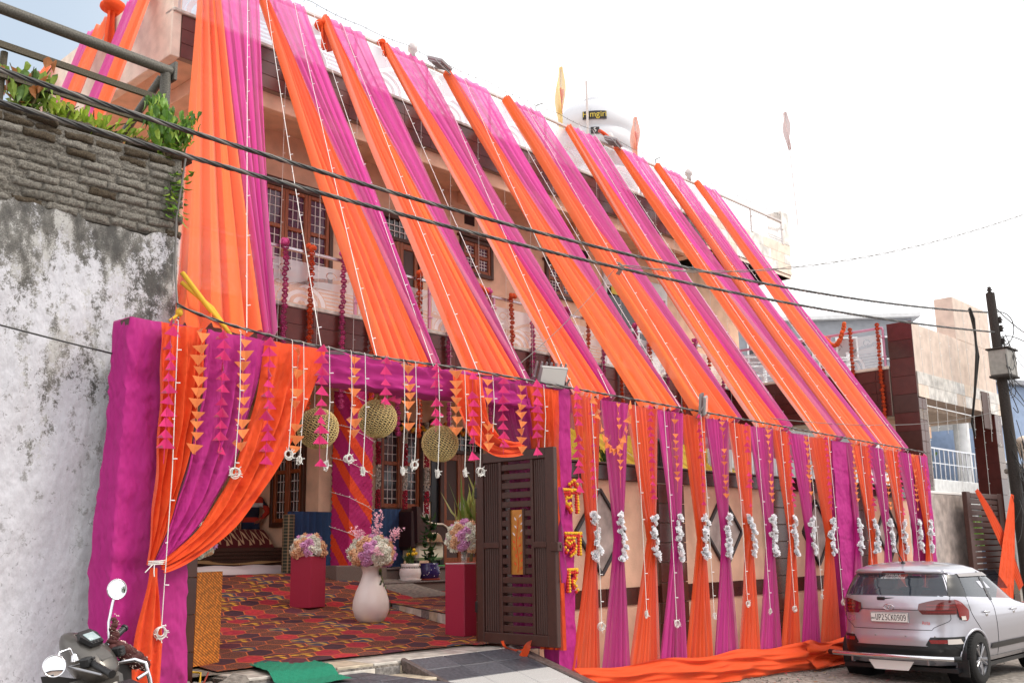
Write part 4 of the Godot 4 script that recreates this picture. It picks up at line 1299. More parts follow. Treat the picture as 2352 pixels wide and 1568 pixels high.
# ---------------------------------------------------------------- cloth
# pleat profile: a sum of waves with uneven spacing, about -1..1
func pleat(u: float, n: float, sd: float) -> float:
	return 0.55 * sin(TAU * n * u + sd + 1.3 * sin(u * 5.0 + sd * 2.0)) + 0.3 * sin(TAU * n * 1.73 * u + sd * 3.1) + 0.25 * sin(TAU * n * 0.41 * u + sd * 1.7)

# straight length of cloth from a top edge to a bottom edge, pleated along its run
func drape_mesh(t0: Vector3, t1: Vector3, b0: Vector3, b1: Vector3, n: float, at: float, ab: float, sag: float, sd: float, nu := 56, nv := 44, bunch := 0.0) -> ArrayMesh:
	var down := ((b0 + b1) - (t0 + t1)).normalized()
	var across := ((t1 - t0) + (b1 - b0)).normalized()
	var nrm := across.cross(down).normalized()
	return sheet(nu, nv, func(u, v):
		var uu: float = clampf(u + bunch / (TAU * n) * sin(TAU * n * u + sd + 0.8 * sin(u * 9.0)), 0.0, 1.0)
		var p := t0.lerp(t1, uu).lerp(b0.lerp(b1, uu), v)
		var a: float = lerpf(at, ab, v)
		var wob: float = 0.35 * sin(v * 5.0 + sd * 2.0 + u * 3.0)
		var k: float = pleat(u + 0.02 * sin(v * 4.0 + sd), n, sd + wob * 0.5)
		return p + nrm * a * k - V(0, sag * 4.0 * v * (1.0 - v) + 0.03 * sin(v * 9.0 + u * 2.0 + sd) * v * (1.0 - v) * 4.0, 0))

func drapes() -> void:
	# [x of orange left, pink left, pink right on the roof rail] [x of orange left, pink left, pink right on the frame]
	var D := [
		[7.00, 7.24, 8.02, 3.74, 4.52, 4.62],
		[7.98, 8.08, 8.87, 5.73, 6.39, 6.44],
		[9.24, 9.34, 10.14, 6.88, 7.66, 7.73],
		[10.53, 10.64, 11.50, 8.41, 9.10, 9.16],
		[12.03, 12.13, 13.14, 9.72, 10.43, 10.49],
		[13.64, 13.76, 14.74, 10.93, 11.80, 11.87],
		[15.58, 15.70, 16.60, 12.38, 13.14, 13.22],
		[17.23, 17.34, 18.37, 14.08, 14.79, 14.89],
		[18.79, 18.90, 19.80, 15.31, 16.03, 16.14],
		[20.45, 20.56, 21.46, 16.36, 17.19, 17.27]]
	for i in D.size():
		var d: Array = D[i]
		var ty := 10.43
		var by: float = lerpf(3.36, 3.15, clampf((d[3] - 4.0) / 14.0, 0, 1))
		var z0 := -12.94
		var z1 := -7.04
		var name_ord: String = ORD[i]
		var sg: float = [0.06, 0.02, 0.12, 0.05, 0.09, 0.03, 0.14, 0.06, 0.1, 0.04][i]
		var o := obj("roof_drape", drape_mesh(V(d[0], ty, z0), V(d[1], ty, z0), V(d[3], by, z1), V(d[4], by, z1), 4.2 + (i % 3) * 0.6, 0.09, 0.075, sg, i * 1.7 + 0.4, 90, 36, 0.7), M.orange_sheer)
		tag(o, "%s orange drape from the left running from the roof rail to the street frame" % name_ord, "drape", "orange drapes from the roof")
		var p := obj("roof_drape", drape_mesh(V(d[1] - 0.03, ty + 0.02, z0 + 0.01), V(d[2], ty + 0.02, z0 + 0.01), V(d[4] - 0.02, by, z1 + 0.02), V(d[5], by, z1 + 0.02), 4.6 + (i % 2) * 0.7, 0.035, 0.09, sg * 0.8, i * 2.3 + 1.1, 90, 36, 0.95), M.magenta_sheer)
		tag(p, "%s magenta drape from the left running from the roof rail to the street frame" % name_ord, "drape", "magenta drapes from the roof")
	# three pairs at the side of the house, running down behind the old wall
	var SD := [[-13.55, 4.55, 6.35, -11.4], [-15.1, 4.6, 6.3, -13.1], [-17.3, 4.4, 6.6, -15.6]]
	for i in 3:
		var s: Array = SD[i]
		for c in 2:
			var za: float = s[0] - 0.55 * (1 - c) + 0.1
			var zb: float = s[3] - 0.4 * (1 - c)
			var o2 := obj("side_drape", drape_mesh(V(6.57, 10.2, za - 0.45), V(6.57, 10.2, za), V(s[1] - 0.1, s[2] - 1.4, zb - 0.42), V(s[1] - 0.1, s[2] - 1.4, zb), 3.2, 0.05, 0.07, 0.05, i + c * 2.0, 40, 20, 0.6), M.magenta_sheer if c == 0 else M.orange_sheer)
			tag(o2, "%s drape on the house side above the old wall, %s" % ["magenta" if c == 0 else "orange", ["nearest the corner", "in the middle", "farthest back"][i]], "drape")
	# knots on the rail
	rng.seed = 3
	for k in [[V(6.55, 10.3, -14.9), 0.24, "big orange knot of cloth on the side roof edge"], [V(9.2, 10.25, -12.85), 0.16, "orange knot hanging at the roof rail beside the third drape"], [V(10.5, 10.42, -12.9), 0.09, "small orange knot at the top of the fourth drape"]]:
		var t := thing("cloth_knot", k[2], "knot", k[0])
		var st := S()
		for j in 5:
			var r: float = k[1] * rnd(0.45, 0.8)
			ball(st, V(rnd(-0.4, 0.4), rnd(-0.3, 0.3), rnd(-0.3, 0.3)) * k[1], V(r, r * rnd(0.5, 0.9), r * rnd(0.5, 0.9)), 10, 6)
		obj("knot", st, M.orange_cloth, t)
		obj("tail", sheet(14, 14, func(u, v): return V((u - 0.5) * k[1] * (0.6 + 0.7 * v), -v * k[1] * 3.2, 0.05 * sin(u * 15.0) + 0.1 * v)), M.orange_cloth, t)
	var tw := obj("twisted_cloth", sheet(10, 40, func(u, v):
		var p := V(16.65, 10.62, -12.9).lerp(V(17.2, 10.4, -12.88), v) + V(0, 0.05 * sin(v * PI), 0)
		var a: float = TAU * u + v * 9.0
		return p + V(0, cos(a) * 0.04, sin(a) * 0.04)), M.orange_cloth)
	tag(tw, "short twisted orange cloth along the roof rail left of the water tank", "cloth")

# magenta boxes wrapped round the metal frame
func wrapped_box(called: String, label: String, cat: String, c: Vector3, s: Vector3, sd: int, loose := 0.02) -> Node3D:
	var t := thing(called, label, cat, c - V(0, s.y / 2, 0))
	var nz := noise(0.9, sd, FastNoiseLite.TYPE_SIMPLEX_SMOOTH, 3)
	var hx := s.x / 2
	var hz := s.z / 2
	var per := 4.0
	obj("cloth", sheet(48, 60, func(u, v):
		var a: float = u * per
		var q := Vector2.ZERO
		if a < 1.0: q = Vector2(lerpf(-hx, hx, a), hz)
		elif a < 2.0: q = Vector2(hx, lerpf(hz, -hz, a - 1.0))
		elif a < 3.0: q = Vector2(lerpf(hx, -hx, a - 2.0), -hz)
		else: q = Vector2(-hx, lerpf(-hz, hz, a - 3.0))
		var y: float = s.y * v
		var f: float = 1.0 + loose / 0.1 * 0.35 * absf(nz.get_noise_2d(q.x * 3.0, y * 1.5))
		var ruck: float = loose * nz.get_noise_2d(a * 1.5, y * 2.5)
		return V(q.x * f + ruck * 0.6, y, q.y * f + ruck)), M.magenta_cloth, t)
	return t

func portal() -> void:
	# left corner post: steel angle with a slack magenta sheet round it
	var t := thing("wrapped_post", "wide magenta wrapped corner post at the left end against the old wall", "post", V(3.46, 0.3, -7.1))
	var nz := noise(0.8, 4, FastNoiseLite.TYPE_SIMPLEX_SMOOTH, 4)
	obj("cloth", sheet(60, 80, func(u, v):
		var y: float = 3.05 * (1.0 - v)
		var fl: float = 0.09 * v
		# runs from the back left edge round the near corner and on behind the curtain
		var pts := [Vector2(-0.11 - fl, -0.12), Vector2(-0.10 - fl * 0.5, 0.11), Vector2(0.42 + fl, 0.10)]
		var q: Vector2 = pts[0].lerp(pts[1], u / 0.32) if u < 0.32 else pts[1].lerp(pts[2], (u - 0.32) / 0.68)
		var k: float = nz.get_noise_2d(u * 5.0, y * 2.2)
		var tied: float = exp(-pow((y - 1.25) / 0.05, 2.0)) * 0.035 + exp(-pow((y - 2.6) / 0.05, 2.0)) * 0.03
		var cre: float = 0.006 * sin(y * 46.0 + 9.0 * nz.get_noise_2d(u * 3.0, y) + u * 12.0) * smoothstep(0.1, 0.5, absf(nz.get_noise_2d(u * 2.0 + 9.0, y * 1.3)))
		return V(q.x + 0.012 * k + cre - 0.008 * sin(y * 5.0) * (1.0 if u < 0.32 else 0.0), y, q.y + 0.014 * k - tied + cre + 0.008 * sin(u * 14.0 + y * 3.0))), M.magenta_cloth, t)
	obj("steel_angle", B(-0.11, -0.07, 2.98, 3.04, -0.14, 0.11), M.gate_brown, t)
	obj("inner_post", B(-0.09, 0.06, 0.0, 2.98, -0.1, 0.06), M.mesh_screen, t)
	wrapped_box("wrapped_post", "magenta wrapped post on the right of the entrance, behind the open gate", "post", V(8.22, 1.8, -7.1), V(0.27, 3.05, 0.2), 12, 0.014)
	wrapped_box("wrapped_post", "round-edged magenta wrapped post between the eleventh and twelfth wall curtains", "post", V(14.74, 1.65, -7.08), V(0.5, 3.05, 0.16), 14, 0.014)
	wrapped_box("wrapped_post", "magenta wrapped end post at the far right of the frame", "post", V(17.96, 1.6, -7.12), V(0.34, 3.05, 0.26), 15, 0.014)
	# beam over the entrance
	var bm := thing("wrapped_beam", "magenta wrapped beam over the entrance", "beam", V(5.9, 3.2, -7.15))
	var n2 := noise(1.2, 21, FastNoiseLite.TYPE_SIMPLEX_SMOOTH, 3)
	obj("cloth", sheet(120, 40, func(u, v):
		var x: float = lerpf(-2.3, 2.3, u)
		var a: float = v * 4.0
		var q := Vector2.ZERO
		var hy := 0.13
		var hz := 0.13
		if a < 1.0: q = Vector2(lerpf(hy, -hy, a), hz)
		elif a < 2.0: q = Vector2(-hy, lerpf(hz, -hz, a - 1.0))
		elif a < 3.0: q = Vector2(lerpf(-hy, hy, a - 2.0), -hz)
		else: q = Vector2(hy, lerpf(-hz, hz, a - 3.0))
		var k: float = 0.03 * n2.get_noise_2d(x * 2.0, a * 2.0)
		return V(x, q.x * (1.0 + k * 3.0) + k, q.y * (1.0 + k * 2.0) + k)), M.magenta_cloth, bm)
	# back beam at the gate pillars, seen below the front one
	# valance behind the curtain tops
	var va := obj("valance", sheet(200, 10, func(u, v):
		var x: float = lerpf(8.36, 17.9, u)
		var top: float = lerpf(3.29, 3.12, (x - 8.0) / 10.0)
		return V(x, top - v * (0.36 + 0.02 * sin(x * 3.0)), -7.10 + 0.02 * sin(x * 23.0 + v * 2.0) + 0.015 * sin(x * 61.0))), M.magenta_net)
	tag(va, "long magenta valance band behind the tops of the wall curtains", "valance")

# gathered curtain from a top edge to a tie point, with the path bent by control points
func swag(label: String, t0: Vector3, t1: Vector3, c0: Vector3, c1: Vector3, k0: Vector3, k1: Vector3, mt: Material, n: float, sd: float, amp := 0.05) -> void:
	var o := obj("entrance_curtain", sheet(72, 56, func(u, v):
		var tt := t0.lerp(t1, u)
		var cc := c0.lerp(c1, u)
		var kk := k0.lerp(k1, u)
		var p := bez(tt, cc, kk, v)
		var g: float = smoothstep(0.0, 0.25, v)
		var a: float = amp * (0.35 + 0.65 * g) * (1.0 - 0.65 * smoothstep(0.6, 1.0, v))
		var k: float = pleat(u, n, sd + 0.3 * sin(v * 3.0))
		return p + V(0.25 * a * k * g, 0.0, a * k + 0.012 * sin(v * 21.0 + u * 9.0 + sd))), mt)
	tag(o, label, "curtain")

func entrance_curtains() -> void:
	var z := -6.93
	var tie := V(3.60, 1.57, -6.9)
	swag("left orange panel of the tied entrance curtain", V(3.56, 3.33, z), V(3.95, 3.33, z), V(3.60, 2.4, z + 0.02), V(3.90, 2.35, z + 0.02), tie + V(-0.05, 0, 0), tie + V(-0.01, 0.01, 0.02), M.orange_cloth, 4.2, 0.7)
	swag("wide magenta panel in the middle of the tied entrance curtain", V(3.95, 3.33, z), V(4.48, 3.32, z), V(3.90, 2.3, z + 0.03), V(4.32, 2.0, z + 0.03), tie + V(-0.01, 0.01, 0.02), tie + V(0.04, 0.01, 0.03), M.magenta_cloth, 3.4, 2.0)
	swag("right orange panel sweeping across the entrance to the tie", V(4.48, 3.32, z), V(5.06, 3.32, z), V(4.32, 1.98, z + 0.03), V(4.50, 1.74, z + 0.05), tie + V(0.04, 0.02, 0.03), tie + V(0.05, -0.06, 0.05), M.orange_cloth, 3.6, 4.0, 0.06)
	var tl := obj("entrance_curtain", sheet(40, 40, func(u, v):
		var w: float = lerpf(0.07, 0.24, smoothstep(0.0, 0.5, v))
		var a: float = u * PI * 1.2
		return V(3.60 - 0.02 * v + (u - 0.5) * w, 1.55 - v * 1.1, -6.88 + 0.035 * sin(a) + 0.02 * sin(u * 17.0 + v) * smoothstep(0.0, 0.2, v))), M.orange_cloth)
	tag(tl, "hanging orange tail below the tie of the left entrance curtain", "curtain")
	var wr := S()
	for j in 3: tube(wr, [V(3.54, 1.57 + j * 0.012, -6.86), V(3.60, 1.575 + j * 0.01, -6.82), V(3.665, 1.575 + j * 0.012, -6.86)], 0.005, 5)
	tube(wr, [V(3.56, 1.57, -6.84), V(3.52, 1.54, -6.82), V(3.50, 1.52, -6.82)], 0.004, 5)
	tube(wr, [V(3.57, 1.57, -6.83), V(3.56, 1.52, -6.81), V(3.565, 1.49, -6.81)], 0.004, 5)
	tag(obj("tie_wire", wr, M.white_wire), "white wire tying the left entrance curtain together", "wire")
	# right side of the entrance
	swag("orange panel on the right of the entrance, swept over the gate top", V(6.52, 3.30, z), V(6.96, 3.29, z), V(6.60, 2.34, z + 0.03), V(6.98, 2.60, z + 0.03), V(7.46, 2.56, z + 0.05), V(7.50, 2.70, z + 0.02), M.orange_cloth, 3.3, 1.0, 0.05)
	for q in [[6.96, 7.64, "magenta_cloth", "magenta panel falling from the beam behind the open gate", 2.0, -7.62, -7.22], [7.63, 8.14, "orange_cloth", "straight orange panel beside the right entrance post, behind the gate", 3.0, -7.22, -6.92]]:
		var o := obj("entrance_curtain", sheet(60, 44, func(u, v):
			var top := V(lerpf(q[0], q[1], u), 3.29, -6.98)
			var mid := V(8.0 + 0.03 * u, 2.58, lerpf(q[5], q[6], u))
			var p: Vector3
			if v < 0.35: p = top.lerp(mid, v / 0.35)
			else: p = mid - V(0, (v - 0.35) / 0.65 * 1.95, 0) + V(0.06 * (v - 0.35), 0, 0)
			var k: float = pleat(u, 5.0, q[4] + 0.2 * sin(v * 3.0)) * (0.4 + 0.6 * smoothstep(0.0, 0.15, v))
			return p + V(0.03 * k * smoothstep(0.2, 0.5, v) + 0.02 * smoothstep(0.3, 0.4, v), 0.0, 0.035 * k * (1.0 - smoothstep(0.2, 0.5, v)))), M[q[2]])
		tag(o, q[3], "curtain")

var pinch := [8.62, 9.09, 9.70, 10.20, 10.74, 11.27, 11.85, 12.41, 13.0, 13.51, 14.11, 15.02, 15.58, 16.17, 16.69, 17.29, 17.78]
var tops := [8.38, 8.91, 9.39, 9.96, 10.51, 11.03, 11.56, 12.11, 12.72, 13.19, 13.77, 14.44, 15.17, 15.80, 16.35, 16.90, 17.45, 18.02]
var bots := [8.25, 8.77, 9.26, 9.81, 10.36, 10.95, 11.51, 12.03, 12.59, 13.12, 13.70, 14.30, 15.1, 15.7, 16.2, 16.8, 17.3, 17.9]

func frame_y(x: float) -> float:
	return lerpf(3.34, 3.13, clampf((x - 4.0) / 14.0, 0, 1))

func wall_curtains() -> void:
	rng.seed = 71
	var ro := []
	for k in 3: ro.append(rosette(k))
	for i in 17:
		var or_: bool = i % 2 == 0
		var sd := i * 1.37
		var x0: float = tops[i] + (0.55 if i == 11 else 0.0)
		var x1: float = tops[i + 1]
		var xb0: float = bots[i] + 0.01 + (0.36 if i == 11 else 0.0)
		var xb1: float = bots[i + 1] - 0.01
		var yt: float = frame_y(pinch[i])
		var yb: float = lerpf(0.37, 0.25, clampf((pinch[i] - 8.6) / 5.0, 0, 1))
		var yp := 1.72
		var o := obj("wall_curtain", sheet(150, 30, func(u, v):
			var y: float
			var a: float
			var b: float
			var g: float
			if v < 0.5:
				var s: float = v * 2.0
				y = lerpf(yt, yp, s)
				g = s
				a = lerpf(x0, pinch[i] - 0.036, pow(s, 1.05)); b = lerpf(x1, pinch[i] + 0.036, pow(s, 1.05))
			else:
				var s2: float = v * 2.0 - 1.0
				y = lerpf(yp, yb, s2)
				g = 1.0 - s2
				a = lerpf(pinch[i] - 0.036, xb0, pow(s2, 0.95)); b = lerpf(pinch[i] + 0.036, xb1, pow(s2, 0.95))
			var n := 8.0
			var uu: float = clampf(u + 1.7 / (TAU * n) * sin(TAU * n * u + sd + 0.9 * sin(u * 7.0 + sd)), 0, 1)
			var k: float = pleat(u, n, sd)
			return V(lerpf(a, b, uu), y + 0.006 * sin(u * 40.0) * (1.0 if v > 0.98 or v < 0.02 else 0.0), -7.0 + k * lerpf(0.028, 0.045, g) + 0.03 * sin(PI * v) - 0.02 * absf(v - 0.5))), M.orange_net if or_ else M.magenta_net)
		tag(o, "%s wall curtain from the gate, %s, gathered at the waist" % [ORD[i], "orange" if or_ else "magenta"], "curtain", "gathered curtains along the boundary wall")
		# white paper flowers at the waist
		var t := thing("white_flower_garland", "white paper flower string on the waist of the %s wall curtain from the gate" % ORD[i], "garland", V(pinch[i], 1.5, -6.93), 0.0, "white flower strings on the curtains")
		var y2 := 0.0
		var k2 := 0
		while y2 < 0.50:
			var f := obj("flower", ro[rng.randi() % 3], M.white_petal, t)
			f.position = V(rnd(-0.032, 0.032) + 0.02 * sin(y2 * 9.0 + i), y2, rnd(-0.01, 0.03))
			f.rotation = V(rnd(0.6, 1.9), rnd(-0.9, 0.7), rnd(-0.7, 0.7))
			f.scale = Vector3.ONE * rnd(0.7, 1.0)
			y2 += rnd(0.026, 0.04) + (0.03 if k2 % 5 == 4 else 0.0)
			k2 += 1
	# orange skirt along the foot of the wall
	var sk := obj("base_skirt", sheet(260, 24, func(u, v):
		var x: float = lerpf(8.25, 14.6, u)
		var top: float = lerpf(0.42, 0.30, u) + 0.02 * sin(x * 4.0)
		var bot: float = road_y(x) + 0.01
		var y: float = lerpf(top, bot, v)
		var bun: float = 0.10 * exp(-pow((x - 12.75) / 0.25, 2.0))
		var z: float = -6.94 + 0.07 * v + 0.05 * sin(v * PI) + 0.03 * sin(x * 7.0 + v * 5.0 + 2.0 * sin(x * 1.7)) * v + 0.022 * sin(x * 2.0 - v * 14.0) + bun * sin(v * PI) + 0.014 * sin(v * 19.0 + x * 3.0) + 0.012 * sin(v * 31.0 - x * 5.0)
		return V(x, y, z)), M.orange_cloth)
	tag(sk, "long orange cloth skirt along the foot of the curtained wall", "cloth")
	var sw := obj("base_skirt", sheet(40, 30, func(u, v):
		var x: float = lerpf(12.9, 14.4, u)
		var y: float = lerpf(0.36, 0.02, v) * (1.0 - 0.3 * u) + 0.03 * sin(u * 9.0 + v * 8.0) * (1.0 - v)
		return V(x, y, -6.86 + 0.12 * v + 0.05 * sin(v * 9.0 - u * 5.0) + 0.02 * sin(v * 21.0 + u * 9.0))), M.orange_cloth)
	tag(sw, "loose end of orange cloth heaped by the car at the wall foot", "cloth")

func rosette(k: int) -> ArrayMesh:
	var st := S()
	rng.seed = 400 + k
	for r in 3:
		var n := 7
		for p in n:
			var a := TAU * (p + r * 0.5) / n
			var tilt: float = [0.35, 0.8, 1.25][r] + rnd(-0.15, 0.15)
			var l: float = [0.062, 0.058, 0.045][r] * rnd(0.85, 1.15)
			var d := V(cos(a) * cos(tilt), sin(tilt), sin(a) * cos(tilt))
			var s := V(-sin(a), 0, cos(a))
			var nrm := s.cross(d)
			var w := 0.05
			var pts := [Vector3.ZERO, d * l * 0.55 + s * w * 0.55 + nrm * 0.008, d * l + s * w * 0.25 + nrm * 0.018, d * l * 0.92, d * l + s * -w * 0.25 + nrm * 0.014, d * l * 0.55 - s * w * 0.55 + nrm * 0.008]
			st.set_smooth_group(-1)
			for j in range(1, 5): tri(st, pts[0], pts[j], pts[j + 1], nrm)
	return fin(st)

# strings of paper triangles
func buntings() -> void:
	var shape := {}
	for c in ["orange_paper", "pink_paper"]:
		var vs := []
		for k in 3:
			var st := S()
			rng.seed = 90 + k
			var w := 0.062
			var h := 0.075
			# folded triangle: apex down for the orange ones, up for the pink
			var s: float = -1.0 if c == "orange_paper" else 1.0
			var f: float = [0.012, 0.03, 0.02][k]
			tri(st, V(-w, 0, f), V(0, s * h, 0), V(0, 0, 0), V(0, 0, 1))
			tri(st, V(w, 0, f * 0.6), V(0, 0, 0), V(0, s * h, 0), V(0, 0, 1))
			tri(st, V(-w, 0, f - 0.006), V(0, s * h, -0.003), V(0, 0, -0.003), V(0, 0, -1))
			tri(st, V(w, 0, f * 0.6 - 0.006), V(0, 0, -0.003), V(0, s * h, -0.003), V(0, 0, -1))
			if k == 1: tri(st, V(-w, 0, f), V(-w * 0.4, 0.02, f + 0.02), V(-w * 0.2, 0, f * 0.4), V(0, 0, 1))
			vs.append(fin(st))
		shape[c] = vs
	# [x, top y, bottom y, orange?]
	var L := []
	for q in [[3.62, 3.32, 2.28, 0], [3.86, 3.30, 2.36, 1], [4.06, 3.28, 2.33, 0], [4.24, 3.30, 2.44, 1], [4.47, 3.28, 2.28, 0], [4.74, 3.30, 2.42, 1], [4.98, 3.30, 2.30, 0], [5.32, 3.30, 2.58, 1], [5.66, 3.28, 2.86, 0], [5.93, 3.30, 2.72, 1], [6.27, 3.29, 2.70, 0], [6.52, 3.32, 2.74, 1], [6.74, 3.26, 2.46, 0], [6.95, 3.28, 2.58, 1], [7.16, 3.26, 2.55, 0], [7.42, 3.27, 2.58, 1], [7.66, 3.28, 2.55, 0], [8.30, 3.30, 2.15, 0]]:
		L.append(q)
	for i in 17:
		L.append([pinch[i] - 0.02 if i != 11 else 14.98, frame_y(pinch[i]) - 0.02, frame_y(pinch[i]) - (0.98 if i % 2 else 1.12), 1 if i % 2 else 0])
	rng.seed = 500
	for i in L.size():
		var q: Array = L[i]
		var oc: bool = q[3] == 1
		var where: String
		if i < 18: where = "%s paper triangle string from the left on the entrance" % ORD[i]
		else: where = "paper triangle string on the %s wall curtain from the gate" % ORD[i - 18]
		var t := thing("paper_bunting", "%s, %s" % [where, "orange" if oc else "pink"], "bunting", V(q[0], q[1], -6.86 if i < 18 else -6.90), 0.0, "strings of paper triangles")
		var st := S()
		var pts := []
		var n := 9
		var ln: float = q[1] - q[2]
		for k in n: pts.append(V(rnd(-0.008, 0.008), -ln * k / (n - 1), rnd(-0.005, 0.005)))
		tube(st, pts, 0.0028, 4, false)
		obj("string", st, M.orange_paper if oc else M.pink_paper, t)
		var y := -0.02
		var step: float = 0.088 if i < 18 else 0.084
		var sc: float = 1.0 if i < 18 else 0.72
		while y > -ln:
			if rng.randf() < (0.06 if i < 18 else 0.16):
				y -= step
				continue
			var f := obj("triangle", shape["orange_paper" if oc else "pink_paper"][rng.randi() % 3], M.orange_paper if oc else M.pink_paper, t)
			f.position = V(rnd(-0.008, 0.008), y, rnd(0.0, 0.012))
			var tw: float = rnd(-0.5, 0.5)
			if rng.randf() < 0.24: tw = rnd(-1.5, 1.5)
			f.rotation = V(rnd(-0.2, 0.2), tw - 0.5, rnd(-0.14, 0.14))
			f.scale = Vector3.ONE * sc * rnd(0.8, 1.12)
			y -= step * rnd(0.82, 1.15)
	# one fallen string that loops over the first two wall curtains
	var t2 := thing("paper_bunting", "loose orange paper string looping across the first two wall curtains", "bunting", V(8.55, 3.24, -6.85), 0.0, "strings of paper triangles")
	for k in 13:
		var s := k / 12.0
		var p := V(0.05 + 0.62 * s, -0.52 * 4.0 * s * (1.0 - s) - 0.02, 0.0)
		var f2 := obj("triangle", shape["orange_paper"][k % 3], M.orange_paper, t2)
		f2.position = p
		f2.rotation = V(0, rnd(-0.8, 0.4), lerpf(-1.0, 1.0, s) + rnd(-0.4, 0.4))
	var st2 := S()
	var pts2 := []
	for k in 25: pts2.append(V(0.05 + 0.62 * k / 24.0, -0.52 * 4.0 * (k / 24.0) * (1.0 - k / 24.0) - 0.02, 0))
	tube(st2, pts2, 0.003, 4, false)
	obj("string", st2, M.orange_paper, t2)

# white fairy-light wire with small bulb stubs
func light_string(label: String, pts: Array, r: float, bulb_step: float, coil := 0, group := "fairy light strings") -> Node3D:
	var t := thing("fairy_light_string", label, "light string", pts[0], 0.0, group)
	var st := S()
	var loc := []
	for p in pts: loc.append(p - pts[0])
	tube(st, loc, r, 5, false)
	obj("wire", st, M.white_wire, t)
	var bs := S()
	var d := 0.0
	var k := 0
	for i in loc.size() - 1:
		var a: Vector3 = loc[i]
		var b: Vector3 = loc[i + 1]
		var l := (b - a).length()
		while d < l:
			var p2 := a.lerp(b, d / l)
			var sd: float = 1.0 if (k * 7 % 3) else -1.0
			var u := (b - a).normalized()
			var q := V(sd * 0.7, 0.25, 0.6).normalized()
			q = (q - u * q.dot(u)).normalized()
			tube(bs, [p2, p2 + q * 0.032], r * 1.15, 4)
			d += bulb_step * (0.85 + 0.3 * absf(sin(k * 12.9)))
			k += 1
		d -= l
	obj("bulb", bs, M.letter_white, t).set_meta("kind", "stuff")
	if coil > 0:
		var cs := S()
		var e: Vector3 = loc[loc.size() - 1]
		rng.seed = 700 + coil
		for j in 7:
			var ring := []
			var ax := rnd(-0.4, 0.4)
			var rr := rnd(0.028, 0.042) if coil % 2 else rnd(0.014, 0.026)
			var squash := rnd(0.75, 1.1) if coil % 2 else 1.5
			var cc := e + V(rnd(-0.008, 0.008), -rr * squash - rnd(0, 0.01), rnd(-0.012, 0.012))
			for m in 17:
				var a2 := TAU * m / 16.0
				ring.append(cc + V(cos(a2) * rr * cos(ax) * (0.7 if coil % 2 == 0 else 1.0), sin(a2) * rr * squash, sin(ax) * cos(a2) * rr))
			tube(cs, ring, 0.0035, 4, false)
			var a3 := rnd(0, TAU)
			tube(cs, [cc + V(cos(a3), sin(a3), 0) * rr, cc + V(cos(a3), sin(a3), 0.2) * (rr + 0.024)], 0.0035, 4)
		obj("wire_bundle", cs, M.white_wire, t)
	return t

